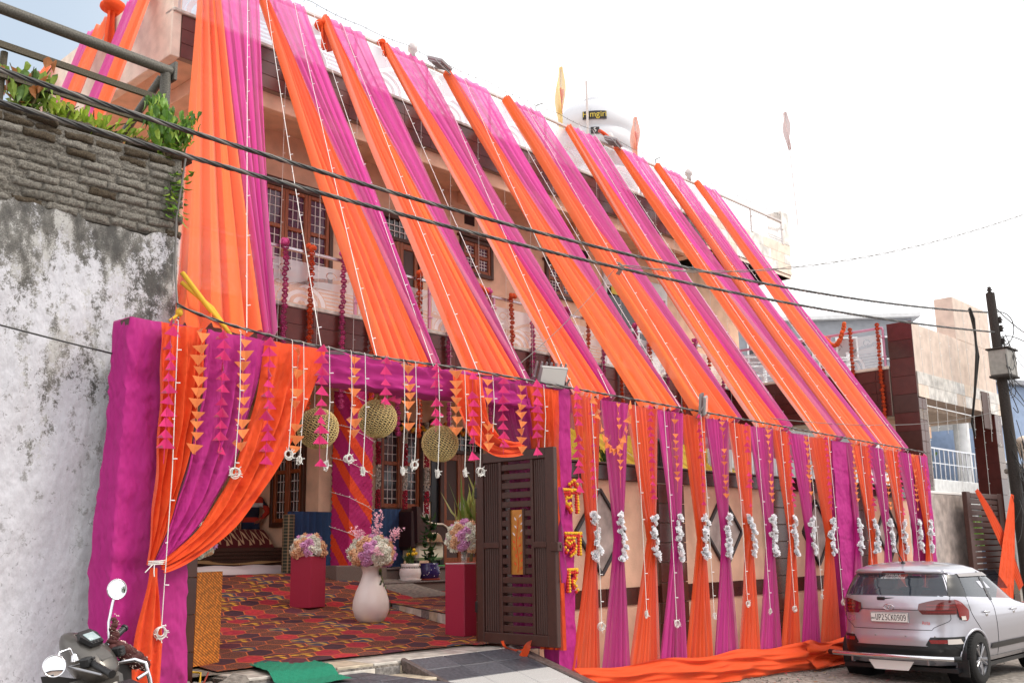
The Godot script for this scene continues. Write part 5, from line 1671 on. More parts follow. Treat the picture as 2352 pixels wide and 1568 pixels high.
func light_strings() -> void:
	# hanging from the entrance frame: x, bottom y, coil
	var E := [[3.66, 1.15, 1], [4.19, 2.28, 1], [4.67, 2.44, 1], [4.78, 2.40, 2], [5.04, 2.37, 2], [5.27, 2.44, 1], [5.42, 2.34, 2], [5.86, 2.36, 2], [6.0, 2.42, 1], [6.28, 2.36, 2], [6.62, 2.38, 2], [6.82, 2.40, 1], [7.0, 2.75, 0], [7.75, 2.65, 0]]
	for i in E.size():
		var x: float = E[i][0]
		var y0 := frame_y(x)
		light_string("%s fairy light wire from the left in the entrance, its slack bundled below" % ORD[i], [V(x, y0, -6.84), V(x + 0.01, lerpf(y0, E[i][1], 0.5), -6.83), V(x - 0.005, E[i][1], -6.84)], 0.0036, 0.26, E[i][2] + (i * 2 if E[i][2] else 0), "fairy lights hanging in the entrance")
	# along the wall curtains
	var W := [8.56, 9.36, 9.93, 10.72, 11.5, 12.05, 12.7, 13.5, 14.12, 15.2, 15.83, 16.4, 17.0, 17.5]
	for i in W.size():
		var x2: float = W[i]
		light_string("%s white fairy light wire from the gate hanging down the wall curtains" % ORD[i], [V(x2, frame_y(x2), -6.87), V(x2 + 0.03, 2.2, -6.86), V(x2 + 0.06, 1.4, -6.87), V(x2 + 0.05, 0.88 + 0.08 * sin(i * 2.0), -6.86)], 0.004, 0.26, 1 + i, "fairy lights on the wall curtains")
	# straight down from the roof edge past the balcony
	for i in 19:
		var x3: float = 8.5 + i * 0.72
		light_string("%s thin fairy light wire from the left hanging from the roof edge over the balcony" % ORD[i], [V(x3, 9.5, -12.85), V(x3 + 0.01, 6.5, -12.86), V(x3, 4.1 if x3 < 9 else 3.6, -12.86)], 0.003, 0.34, 0, "fairy lights hanging over the balcony")
	# slanting from the roof rail to the frame, along the drapes
	var DL := [[7.75, 4.3], [8.05, 5.02], [8.6, 5.62], [8.95, 6.3], [9.55, 6.9], [10.3, 7.6], [11.6, 8.35], [12.4, 9.0], [13.2, 10.4], [14.1, 11.0], [15.9, 12.35], [16.4, 13.2], [17.6, 14.0], [18.9, 15.2], [19.6, 16.2], [21.0, 17.1]]
	for i in DL.size():
		var a := V(DL[i][0], 10.5, -12.86)
		var b := V(DL[i][1], frame_y(DL[i][1]) + 0.02, -6.93)
		light_string("%s slanting fairy light wire from the left between roof rail and street frame" % ORD[i], arc_pts(a, b, 0.06, 8), 0.0042, 0.42, 0, "fairy lights slanting along the drapes")
	# down the cream wing
	for i in 9:
		var x5: float = 21.9 + i * 0.56
		light_string("%s thin fairy light wire from the left on the cream front of the right wing" % ORD[i], [V(x5, 6.3 if i < 5 else 7.3, -8.36), V(x5 + 0.02, 4.4, -8.35), V(x5, 4.0 if i % 3 else 2.4, -8.36)], 0.005, 0.3, (1 + i) if i in [6, 8] else 0, "fairy lights on the right wing")
	# twisted wire along the top of the frame
	var t := thing("twisted_wire", "twisted black and grey wire stretched along the top of the street frame", "wire", V(3.7, 3.42, -6.95))
	for s in 2:
		var st := S()
		var pts := []
		for k in 141:
			var x4: float = 14.3 * k / 140.0
			var a2: float = x4 * 20.0 + s * PI
			var sag: float = 0.04 * sin(clampf(x4 / 3.0, 0, 1) * PI)
			pts.append(V(x4, -0.02 - 0.015 * x4 - sag + (0.09 * exp(-x4 * 2.5)) + cos(a2) * 0.008, sin(a2) * 0.008))
		tube(st, pts, 0.0085, 5, false)
		obj("strand", st, M.cable if s == 0 else M.cable_light, t)
	# wire and ribbon down the wall corner
	var cw := S()
	tube(cw, [V(3.9, 4.85, -7.3), V(3.86, 4.3, -7.33), V(3.88, 3.9, -7.35), V(3.8, 3.42, -7.1)], 0.008, 6)
	tag(obj("corner_wire", cw, M.cable_light), "thin wire running down the corner of the old wall", "wire")
	var yr := S()
	for j in 2:
		tube(yr, [V(3.92, 3.85 - j * 0.08, -7.3), V(4.05 + j * 0.03, 3.55, -7.1), V(4.19, 3.33, -6.98)], [0.02, 0.022, 0.014], 6)
	tag(obj("yellow_rope", yr, M.rope_yellow), "two yellow cloth ropes pulled from the old wall to the frame", "rope")
	var yk := S()
	ball(yk, V(3.74, 3.44, -6.98), V(0.03, 0.035, 0.03), 8, 6)
	tube(yk, [V(3.74, 3.43, -6.98), V(3.66, 3.36, -6.97)], 0.012, 6)
	tag(obj("rope_knot", yk, M.rope_yellow), "yellow rope knot at the top left of the frame", "rope")

# ---------------------------------------------------------------- flower strings on the balcony
func pompom_chain(h: float, c: Color, sd: int, r := 0.062) -> ArrayMesh:
	var st := S()
	rng.seed = sd
	var y := 0.0
	st.set_smooth_group(-1)
	while y < h:
		var rr := r * rnd(0.85, 1.08)
		var k := rnd(0.78, 1.12)
		var cc := V(rnd(-0.012, 0.012), -y, rnd(-0.012, 0.012))
		# ragged ball of petals: spiky faces round a flat ball
		for ring in 4:
			var lat := -1.0 + ring * 0.66
			var n := 9
			for p in n:
				var a := TAU * (p + ring * 0.5 + rnd(-0.2, 0.2)) / n
				var d := V(cos(a) * cos(lat), sin(lat) * 0.75, sin(a) * cos(lat))
				var s := V(-sin(a), 0, cos(a))
				var up := d.cross(s)
				var tip := cc + d * rr * rnd(0.9, 1.15)
				var v := k * rnd(0.75, 1.2)
				st.set_color(Color(c.r * v, c.g * v, c.b * v))
				tri(st, tip, cc + d * rr * 0.55 + s * rr * 0.34 + up * rr * 0.2, cc + d * rr * 0.55 - s * rr * 0.34 + up * rr * 0.2, d + up)
				tri(st, tip, cc + d * rr * 0.55 + s * rr * 0.34 - up * rr * 0.25, cc + d * rr * 0.55 - s * rr * 0.34 - up * rr * 0.25, d - up)
		y += r * 1.38
	return fin(st)

func balcony_garlands() -> void:
	var orange := Color(0.72, 0.10, 0.025)
	var pink := Color(0.62, 0.09, 0.28)
	var chains := {}
	for k in 3:
		chains["o%d" % k] = pompom_chain([2.75, 2.6, 2.9][k], orange, 800 + k)
		chains["p%d" % k] = pompom_chain([2.7, 2.85, 2.55][k], pink, 820 + k)
	# measured places along the balcony rail; the strings alternate pink and orange
	var xs := [8.64, 9.12, 9.75, 10.36, 10.93, 11.40, 12.10, 12.60, 13.13, 13.74, 14.33, 14.90, 15.42, 16.04, 16.53, 17.13, 17.69, 18.21, 18.85, 19.45, 20.05, 20.6, 21.2]
	for i in xs.size():
		var or_: bool = i % 2 == 1
		var t := thing("flower_garland", "%s pompom flower string from the left on the balcony rail, %s" % [ORD[i], "orange" if or_ else "pink"], "garland", V(xs[i], 6.36, -12.9), 0.0, "pompom flower strings over the balcony")
		obj("flower_chain", chains[("o%d" if or_ else "p%d") % (i % 3)], M.orange_flower, t)
		var kn := S()
		rng.seed = 30 + i
		for j in 5:
			kn.set_color(orange if or_ else pink)
			ball(kn, V(rnd(-0.05, 0.07), rnd(-0.02, 0.05), rnd(-0.06, 0.04)), 0.045, 7, 5)
		obj("knot", kn, M.orange_flower, t)
	for q in [[V(21.5, 6.35, -9.75), "orange pompom string at the middle of the wing balcony"], [V(21.5, 6.36, -9.12), "long orange pompom string beside the maroon corner pillar"], [V(21.5, 6.3, -10.45), "bunched orange pompom string at the far end of the wing balcony"]]:
		var t2 := thing("flower_garland", q[1], "garland", q[0], 0.0, "orange strings on the wing balcony")
		obj("flower_chain", chains["o1"], M.orange_flower, t2)
	var lp := S()
	rng.seed = 44
	for k in 60:
		var s := k / 59.0
		lp.set_color(Color(orange.r * rnd(0.8, 1.2), orange.g, orange.b))
		ball(lp, V(21.48 + rnd(-0.03, 0.03), 6.33 - 0.55 * sin(s * PI * 1.1) * s, lerpf(-10.5, -9.85, s)), 0.05, 6, 4)
	tag(obj("flower_garland", lp, M.orange_flower), "sagging loop of orange pompoms on the wing balcony rail", "garland")
	var lp2 := S()
	for k in 9:
		lp2.set_color(orange)
		ball(lp2, V(12.55 + k * 0.065, 6.38 + 0.05 * sin(k * 0.5), -12.9), 0.055, 6, 4)
	tag(obj("flower_garland", lp2, M.orange_flower), "short orange pompom length lying along the balcony rail beside a pink string", "garland")

func lanterns() -> void:
	rng.seed = 222
	var w := S()
	var R := 0.175
	# woven rope: wavy rings wound round a globe
	for k in 24:
		var a := -1.25 + 2.65 * k / 23.0
		var pts := []
		var n := 72
		for m in n + 1:
			var ph := TAU * m / n
			var zig: float = 0.009 * sin(ph * 26.0 + k * 1.3) + 0.003 * sin(ph * 53.0 + k)
			var rr: float = R + 0.004 * sin(ph * 30.0 + k * 2.0 + 1.5)
			pts.append(V(cos(a + zig / R) * cos(ph), sin(a + zig / R), cos(a + zig / R) * sin(ph)) * rr)
		tube(w, pts, 0.0046, 4, false)
	var mesh := fin(w)
	var inner := S()
	ball(inner, Vector3.ZERO, R - 0.010, 24, 14)
	var im := fin(inner)
	var cap := S()
	lathe(cap, [Vector2(0.03, R - 0.005), Vector2(0.028, R + 0.01), Vector2(0.01, R + 0.02), Vector2(0.008, R + 0.04), Vector2(0.0, R + 0.042)], 12)
	var cm := fin(cap)
	var P := [[V(5.24, 2.69, -7.25), 0.60, "left of three woven rope globe lanterns hanging in the entrance"], [V(5.90, 2.83, -7.25), 0.46, "middle woven rope globe lantern, with a pink paper bow on top"], [V(6.68, 2.65, -7.25), 0.6, "right woven rope globe lantern hanging in the entrance"]]
	for i in 3:
		var t := thing("globe_lantern", P[i][2], "lantern", P[i][0], i * 0.9, "woven globe lanterns")
		obj("woven_shade", mesh, M.jute, t)
		obj("liner", im, M.plaque, t)
		obj("cap", cm, M.gold_chain, t)
		var ch := S()
		var y := R + 0.04
		var k := 0
		while y < P[i][1]:
			var ring := []
			for m in 9:
				var a2 := TAU * m / 8.0
				var q := V(cos(a2) * 0.008, sin(a2) * 0.015, 0) if k % 2 == 0 else V(0, sin(a2) * 0.015, cos(a2) * 0.008)
				ring.append(q + V(0, y, 0))
			tube(ch, ring, 0.0025, 4, false)
			y += 0.024
			k += 1
		obj("chain", ch, M.gold_chain, t)
	var bow := S()
	for q in [[-0.05, -0.6], [0.05, 0.7], [0.09, 0.2]]:
		tri(bow, V(5.90, 2.995, -7.14), V(5.90 + q[0] * 1.8, 3.01 + q[1] * 0.04, -7.10), V(5.90 + q[0] * 1.4, 2.955 + q[1] * 0.03, -7.08), V(0, 0, 1))
	tag(obj("paper_bow", bow, M.pink_paper), "pink paper triangles resting on the middle globe lantern", "paper bow")

# ---------------------------------------------------------------- things in the yard and on the porch
func rose(sd: int) -> ArrayMesh:
	# whorl of cupped petals, unit radius about 0.045, tones carried by each copy's material
	var st := S()
	rng.seed = sd
	for r in 4:
		var n: int = [3, 4, 5, 6][r]
		var rad: float = [0.012, 0.022, 0.034, 0.046][r]
		for p in n:
			var a := TAU * (p + r * 0.37) / n + rnd(-0.1, 0.1)
			var c := V(cos(a), 0, sin(a))
			var s := V(-sin(a), 0, cos(a))
			var h: float = [0.045, 0.042, 0.034, 0.022][r]
			var w := rad * 0.95
			var base := c * rad * 0.35
			st.set_smooth_group(r * 10 + p + 1)
			var rows := []
			for j in 4:
				var t := j / 3.0
				var out: float = rad * (0.35 + 0.75 * pow(t, 1.4))
				var y := h * sin(t * 1.9) - 0.012 * r * t
				var ww: float = w * (0.6 + 0.5 * sin(t * 2.4))
				rows.append([c * out * 0.82 - s * ww + V(0, y, 0), c * out + V(0, y - 0.004, 0), c * out * 0.82 + s * ww + V(0, y, 0)])
			for j in 3:
				for i in 2:
					quad(st, rows[j][i], rows[j][i + 1], rows[j + 1][i + 1], rows[j + 1][i], c + V(0, 0.3, 0))
	return fin(st)

var roses := []

# ball of roses: each bloom a part
func bouquet_on(t: Node3D, centre: Vector3, r: Vector3, n: int, sd: int, low := -0.5) -> void:
	if roses.is_empty():
		for k in 3: roses.append(rose(900 + k))
		mat("rose_pink", rgb(240, 178, 226), 0.8, {"back": Color(0.5, 0.5, 0.5)})
		mat("rose_peach", rgb(250, 206, 164), 0.8, {"back": Color(0.5, 0.5, 0.5)})
		mat("rose_white", rgb(250, 250, 236), 0.8, {"back": Color(0.5, 0.5, 0.5)})
		mat("blossom_pink", rgb(250, 198, 216), 0.8, {"back": Color(0.6, 0.6, 0.6)})
	rng.seed = sd
	var core := S()
	ball(core, centre, r * 0.82, 14, 8)
	obj("greenery", core, M.stem, t)
	for i in n:
		var y := lerpf(1.0, low, (i + 0.5) / n)
		var a := i * 2.399963 + rnd(-0.15, 0.15)
		var d := V(cos(a) * sqrt(1 - y * y), y, sin(a) * sqrt(1 - y * y))
		var o := obj("rose", roses[rng.randi() % 3], [M.rose_pink, M.rose_white, M.rose_peach, M.rose_pink, M.rose_white, M.rose_white, M.rose_peach][i * 3 % 7], t)
		o.position = centre + d * r * rnd(0.86, 0.98)
		var b := Basis(Vector3.UP.cross(d).normalized() if absf(d.y) < 0.98 else Vector3.RIGHT, d, Vector3.ZERO)
		b.z = b.x.cross(b.y)
		o.basis = (b * Basis(Vector3.UP, rnd(0, TAU))).scaled(Vector3.ONE * rnd(1.15, 1.55))

func glass_vase(t: Node3D, h: float) -> void:
	var st := S()
	lathe(st, [Vector2(0.0, 0.0), Vector2(0.028, 0.0), Vector2(0.03, 0.02), Vector2(0.042, h), Vector2(0.038, h), Vector2(0.025, 0.03), Vector2(0.0, 0.025)], 18)
	obj("glass_vase", st, M.clear_glass, t)
	var s2 := S()
	for k in 7: tube(s2, [V(cos(k) * 0.012, 0.03, sin(k) * 0.012), V(cos(k * 2.0) * 0.02, h + 0.05, sin(k * 2.0) * 0.02)], 0.003, 4)
	obj("stem", s2, M.stem, t)

func pedestal(label: String, at: Vector3, w: float, h: float, turn: float, mt: Material) -> void:
	var t := thing("pedestal", label, "pedestal", at, turn)
	obj("body", B(-w / 2, w / 2, 0, h - 0.006, -w / 2, w / 2, 0.008), mt, t)
	obj("top_board", B(-w / 2 + 0.004, w / 2 - 0.004, h - 0.004, h + 0.006, -w / 2 + 0.004, w / 2 - 0.004, 0.003), M.white_board, t)

func yard_things() -> void:
	# amber striped pedestal: every face carries the printed paper
	var t := thing("pedestal", "tall amber striped pedestal beside the brown gate pillar", "pedestal", V(4.80, drive_y(-8.45), -8.47), deg_to_rad(24))
	var st := S()
	var w := 0.185
	var h := 0.79
	for q in [[V(-w, 0, w), V(w, 0, w), V(0, 0, 1)], [V(w, 0, w), V(w, 0, -w), V(1, 0, 0)], [V(w, 0, -w), V(-w, 0, -w), V(0, 0, -1)], [V(-w, 0, -w), V(-w, 0, w), V(-1, 0, 0)]]:
		var a: Vector3 = q[0]
		var b: Vector3 = q[1]
		for p in [[a, Vector2(0, 2)], [b + V(0, h, 0), Vector2(1, 0)], [b, Vector2(1, 2)], [a, Vector2(0, 2)], [a + V(0, h, 0), Vector2(0, 0)], [b + V(0, h, 0), Vector2(1, 0)]]:
			st.set_uv(p[1] * 1.0)
			st.add_vertex(p[0])
	obj("body", st, M.pedestal_amber, t)
	obj("top_board", B(-w, w, h, h + 0.008, -w, w, 0.003), M.white_board, t)
	var b1 := thing("rose_bouquet", "rose bouquet in a glass vase on the amber striped pedestal", "bouquet", V(4.78, drive_y(-8.45) + 0.80, -8.44))
	glass_vase(b1, 0.15)
	bouquet_on(b1, V(0.0, 0.25, 0), V(0.17, 0.17, 0.17), 42, 11, -0.7)
	pedestal("short red pedestal in the middle of the carpet", V(8.10, drive_y(-11.35), -11.35), 0.33, 0.66, deg_to_rad(18), M.pedestal_red)
	var b2 := thing("rose_bouquet", "low dome of roses on the short red pedestal", "bouquet", V(8.10, drive_y(-11.35) + 0.67, -11.35))
	bouquet_on(b2, V(0, 0.04, 0), V(0.21, 0.22, 0.21), 40, 12, -0.15)
	pedestal("tall red pedestal beside the open gate", V(8.21, drive_y(-8.5), -8.52), 0.30, 0.79, deg_to_rad(3), M.pedestal_red)
	var b3 := thing("rose_bouquet", "round rose bouquet in a glass vase on the tall red pedestal", "bouquet", V(8.20, drive_y(-8.5) + 0.80, -8.50))
	glass_vase(b3, 0.14)
	bouquet_on(b3, V(0, 0.27, 0), V(0.19, 0.18, 0.19), 48, 13, -0.75)
	pedestal("small red pedestal behind the amber striped one", V(5.35, drive_y(-9.3), -9.3), 0.3, 0.62, 0.2, M.pedestal_red)
	# tall white floor vase
	var vy := drive_y(-9.95)
	var v := thing("floor_vase", "tall white belly vase with painted-on ivy standing on the carpet", "vase", V(8.03, vy, -9.95))
	var vs := S()
	lathe(vs, [Vector2(0, 0), Vector2(0.13, 0), Vector2(0.15, 0.01), Vector2(0.195, 0.07), Vector2(0.222, 0.16), Vector2(0.218, 0.25), Vector2(0.185, 0.36), Vector2(0.14, 0.46), Vector2(0.112, 0.54), Vector2(0.105, 0.59), Vector2(0.115, 0.63), Vector2(0.14, 0.67), Vector2(0.13, 0.67), Vector2(0.1, 0.60), Vector2(0.0, 0.55)], 36)
	obj("body", vs, M.ceramic_white, v)
	var iv := S()
	rng.seed = 19
	for q in [[-0.7, 0.20, 0.62], [-0.25, 0.12, 0.5], [0.25, 0.42, 0.64], [-1.0, 0.45, 0.62]]:
		for k in 9:
			var y := lerpf(q[2], q[1], k / 8.0)
			var prof: float = 0.225 if y < 0.25 else lerpf(0.225, 0.112, clampf((y - 0.25) / 0.3, 0, 1))
			var a: float = 0.85 + q[0] + 0.2 * sin(k * 1.4)
			var d := V(cos(a), 0, sin(a))
			var g := Color(0.05, 0.09, 0.04) if k % 4 else Color(0.2, 0.32, 0.05)
			var bs := Basis(d.cross(Vector3.UP), V(0, -1, 0), -d) if k % 2 else Basis(d.cross(Vector3.UP), V(0, -1, 0), -d).rotated(d, 0.9)
			if k % 3 == 0: bs = bs.rotated(d, -1.7)
			bs.z = d
			leaf_shape(iv, Transform3D(bs, d * (prof + 0.006) + V(0, y, 0)), 0.062, 0.034, g, 0.05)
	obj("ivy", iv, M.leaf, v)
	var bq := thing("large_bouquet", "large bouquet of roses and pink blossom sprays in the white floor vase", "bouquet", V(8.03, vy + 0.67, -9.95))
	bouquet_on(bq, V(0, 0.14, 0), V(0.27, 0.2, 0.27), 66, 14, -0.65)
	rng.seed = 23
	for q in [[V(0.05, 0.25, 0), V(0.06, 0.62, 0.05), "tall blossom"], [V(0.1, 0.22, 0.05), V(0.27, 0.42, 0.2), "right"], [V(-0.1, 0.24, 0.0), V(-0.17, 0.42, -0.12), "left"], [V(0, 0.2, 0.1), V(-0.14, 0.14, 0.28), "front"]]:
		var bl := S()
		for k in 60:
			var p: Vector3 = q[0].lerp(q[1], pow(rng.randf(), 0.8)) + V(rnd(-1, 1), rnd(-1, 1), rnd(-1, 1)) * 0.055
			for j in 4:
				var d2 := V(rnd(-1, 1), rnd(-1, 1), rnd(-1, 1)).normalized()
				var s2 := d2.cross(V(0.3, 0.8, 0.5)).normalized()
				tri(bl, p, p + d2 * 0.026 + s2 * 0.014, p + d2 * 0.026 - s2 * 0.014, d2)
		obj("blossom_spray", bl, M.blossom_pink, bq).set_meta("kind", "stuff")
	# pots by the steps
	for q in [[V(11.15, 1.15, -12.82), M.ceramic_white, "white pot with black ring pattern and a small yellow flowering plant on the lower step"], [V(11.55, 1.15, -12.80), M.ceramic_blue, "dark blue dotted glazed pot with a climbing plant on the lower step"]]:
		var p := thing("flower_pot", q[2], "pot", q[0])
		var ps := S()
		lathe(ps, [Vector2(0, 0), Vector2(0.12, 0), Vector2(0.16, 0.04), Vector2(0.178, 0.11), Vector2(0.17, 0.19), Vector2(0.145, 0.24), Vector2(0.155, 0.275), Vector2(0.145, 0.275), Vector2(0.13, 0.24), Vector2(0, 0.22)], 28)
		obj("pot", ps, q[1], p)
		var sc := S()
		lathe(sc, [Vector2(0, -0.0), Vector2(0.17, 0.0), Vector2(0.19, 0.03), Vector2(0.18, 0.03), Vector2(0.0, 0.012)], 24)
		obj("saucer", sc, M.ceramic_white if q[1] == M.ceramic_white else M.terracotta, p)
		if q[1] == M.ceramic_blue:
			rng.seed = 5
			var ds := S()
			for k in 26:
				var a := rnd(0, TAU)
				var y := rnd(0.06, 0.2)
				ball(ds, V(cos(a) * 0.175, y, sin(a) * 0.175), 0.007, 5, 3)
			obj("dot", ds, M.letter_white, p).set_meta("kind", "stuff")
		else:
			var ri := S()
			for y in [0.20, 0.225]:
				var ring := []
				for k in 33: ring.append(V(cos(TAU * k / 32) * 0.163, y, sin(TAU * k / 32) * 0.163))
				tube(ri, ring, 0.004, 4, false)
			for k in 24: ball(ri, V(cos(TAU * k / 24) * 0.163, 0.212, sin(TAU * k / 24) * 0.163), 0.006, 4, 3)
			obj("pattern", ri, M.black_plastic, p)
		rng.seed = 61 if q[1] == M.ceramic_blue else 62
		var lf := S()
		var sm := S()
		if q[1] == M.ceramic_blue:
			tube(sm, [V(0, 0.2, 0), V(0.02, 0.6, 0), V(0.0, 1.02, 0.02)], 0.012, 6)
			for k in 46:
				var y := rnd(0.25, 1.02)
				var a := rnd(0, TAU)
				leaf_shape(lf, Transform3D(Basis.from_euler(V(rnd(0.6, 2.0), a, rnd(-0.4, 0.4))), V(cos(a) * 0.03, y, sin(a) * 0.03)), rnd(0.11, 0.17), rnd(0.08, 0.12), [Color(0.02, 0.06, 0.02), Color(0.035, 0.09, 0.025), Color(0.05, 0.12, 0.03)][k % 3], 0.3)
		else:
			for k in 60:
				var a := rnd(0, TAU)
				leaf_shape(lf, Transform3D(Basis.from_euler(V(rnd(-0.5, 0.9), a, rnd(-0.4, 0.4))), V(rnd(-0.06, 0.06), 0.22 + rnd(0, 0.15), rnd(-0.06, 0.06))), rnd(0.1, 0.2), rnd(0.02, 0.035), Color(0.07, 0.13, 0.03), 0.4)
			for k in 7:
				lf.set_color(Color(0.85, 0.55, 0.02))
				ball(lf, V(rnd(-0.06, 0.1), 0.42 + rnd(0, 0.08), rnd(-0.06, 0.1)), 0.03, 6, 4)
			tube(sm, [V(0, 0.2, 0), V(0.01, 0.4, 0.02)], 0.01, 5)
		obj("foliage", lf, M.leaf, p)
		obj("stem", sm, M.stem, p)
	# tall cane palm in a terracotta trough
	var pm := thing("cane_palm", "tall cane palm with yellowing leaves in a terracotta planter by the gate", "plant", V(11.0, platform_y(-11.2), -11.1))
	obj("planter", bx(bx(S(), -0.45, 0.45, 0, 0.5, -0.2, 0.2, 0.02), -0.48, 0.48, 0.42, 0.52, -0.23, 0.23, 0.02), M.terracotta, pm)
	rng.seed = 88
	for s in [[0.02, 0.95], [-0.15, 0.72], [0.2, 0.8]]:
		var cs := S()
		tube(cs, [V(s[0], 0.5, 0), V(s[0] + 0.01, s[1], 0.02)], [0.028, 0.02], 7)
		obj("cane", cs, M.stem, pm)
		var fr := S()
		for k in 17:
			var a := k * 2.4
			var el := rnd(0.25, 1.3)
			leaf_shape(fr, Transform3D(Basis.from_euler(V(PI / 2 - el, a, rnd(-0.2, 0.2))), V(s[0], s[1] + rnd(-0.1, 0.1), 0)), rnd(0.6, 0.95), rnd(0.065, 0.095), [Color(0.22, 0.24, 0.05), Color(0.36, 0.42, 0.10), Color(0.16, 0.26, 0.05), Color(0.4, 0.36, 0.14)][rng.randi() % 4], rnd(0.2, 0.7))
		obj("fronds", fr, M.leaf, pm)
	# sofa end on the porch
	var so := thing("sofa", "brown and cream sofa seat with a curved arm on the porch", "sofa", V(12.12, 1.34, -13.82), PI / 2)
	var sb := S()
	bx(sb, -0.40, 0.40, 0.12, 0.42, -0.30, 0.36, 0.05)
	obj("seat", sb, M.leather_cream, so)
	for x in [-0.42, 0.42]:
		var ar := S()
		prism(ar, [Vector2(-0.36, 0.42), Vector2(0.30, 0.42), Vector2(0.38, 0.48), Vector2(0.38, 0.58), Vector2(0.34, 0.68), Vector2(0.22, 0.735), Vector2(0.02, 0.74), Vector2(-0.14, 0.78), Vector2(-0.24, 0.88), Vector2(-0.30, 1.02), Vector2(-0.38, 1.04)], -0.07, 0.07, Transform3D(Basis(V(0, 0, 1), V(0, 1, 0), V(-1, 0, 0)), V(x, 0, 0)))
		obj("arm", ar, M.leather_brown, so)
		var tr := S()
		tube(tr, [V(x - 0.075, 0.44, 0.37), V(x - 0.075, 0.58, 0.38), V(x - 0.075, 0.68, 0.335), V(x - 0.075, 0.735, 0.22), V(x - 0.075, 0.74, 0.02), V(x - 0.075, 0.78, -0.14), V(x - 0.075, 0.88, -0.24)], 0.018, 6)
		obj("arm_piping", tr, M.leather_cream, so)
	var bk := S()
	bx(bk, -0.42, 0.42, 0.3, 1.0, -0.40, -0.28, 0.05)
	obj("backrest", bk, M.leather_brown, so)
	for q in [[-0.36, 0.28], [0.36, 0.28], [-0.36, -0.28], [0.36, -0.28]]: obj("foot", B(q[0] - 0.04, q[0] + 0.04, 0, 0.12, q[1] - 0.04, q[1] + 0.04), M.black_plastic, so)
	var cu := obj("cushion", sheet(16, 12, func(u, v): return V(11.86 + u * 0.58, 1.77 + (1.0 - v) * 0.28, -13.33 - (1.0 - v) * 0.10 + 0.06 * sin(u * PI) * sin(v * PI))), M.cushion)
	tag(cu, "patterned cushion with zigzag border leaning on the sofa arm", "cushion")
	var gs := obj("door_mat", B(11.9, 14.0, 1.362, 1.375, -13.5, -13.1, 0.004), M.green_strip)
	tag(gs, "narrow green strip of matting at the top of the porch steps", "mat")
	# green door mat at the threshold, draped over the step edge
	var dm := obj("door_mat", sheet(30, 40, func(u, v):
		var p := V(lerpf(5.25, 5.9, u), 0.0, lerpf(-8.32, -7.02, v)) + V(lerpf(0.0, -0.42, v), 0, 0.0)
		var y: float = 0.672
		if p.z > -7.5: y = lerpf(0.667, 0.605, clampf((p.z + 7.5) / 0.15, 0, 1))
		return V(p.x, y + 0.004 * sin(p.x * 60.0) * sin(p.z * 55.0) + 0.008 * sin(u * 5.0 + v * 3.0), p.z)), M.green_mat)
	tag(dm, "green grass-like door mat laid over the threshold", "mat")
	# yellow and orange wires on the ground by the pillar
	var ws := S()
	tube(ws, [V(3.75, 0.58, -7.25), V(4.2, 0.56, -7.5), V(4.5, 0.62, -7.75), V(4.62, 0.67, -7.95), V(4.5, 0.69, -7.92)], 0.009, 5)
	tag(obj("loose_wire", ws, M.rope_yellow), "loose yellow wire lying on the broken concrete by the gate pillar", "wire")
	var w2 := S()
	tube(w2, [V(3.75, 0.57, -7.22), V(4.22, 0.55, -7.46), V(4.52, 0.62, -7.72), V(4.66, 0.67, -7.9)], 0.008, 5)
	tag(obj("loose_wire", w2, M.terracotta), "loose red wire beside the yellow one on the broken concrete", "wire")
	# carpet end rolled up at the gate hinge
	var ce := obj("carpet_edge", sheet(10, 10, func(u, v): return V(7.7 + u * 0.34, 0.67 + 0.06 * u * u + 0.03 * sin(v * 3.0) * u, -8.02 + v * 0.24 + u * 0.1)), M.carpet)
	tag(ce, "turned-up corner of the red carpet at the foot of the gate", "carpet")

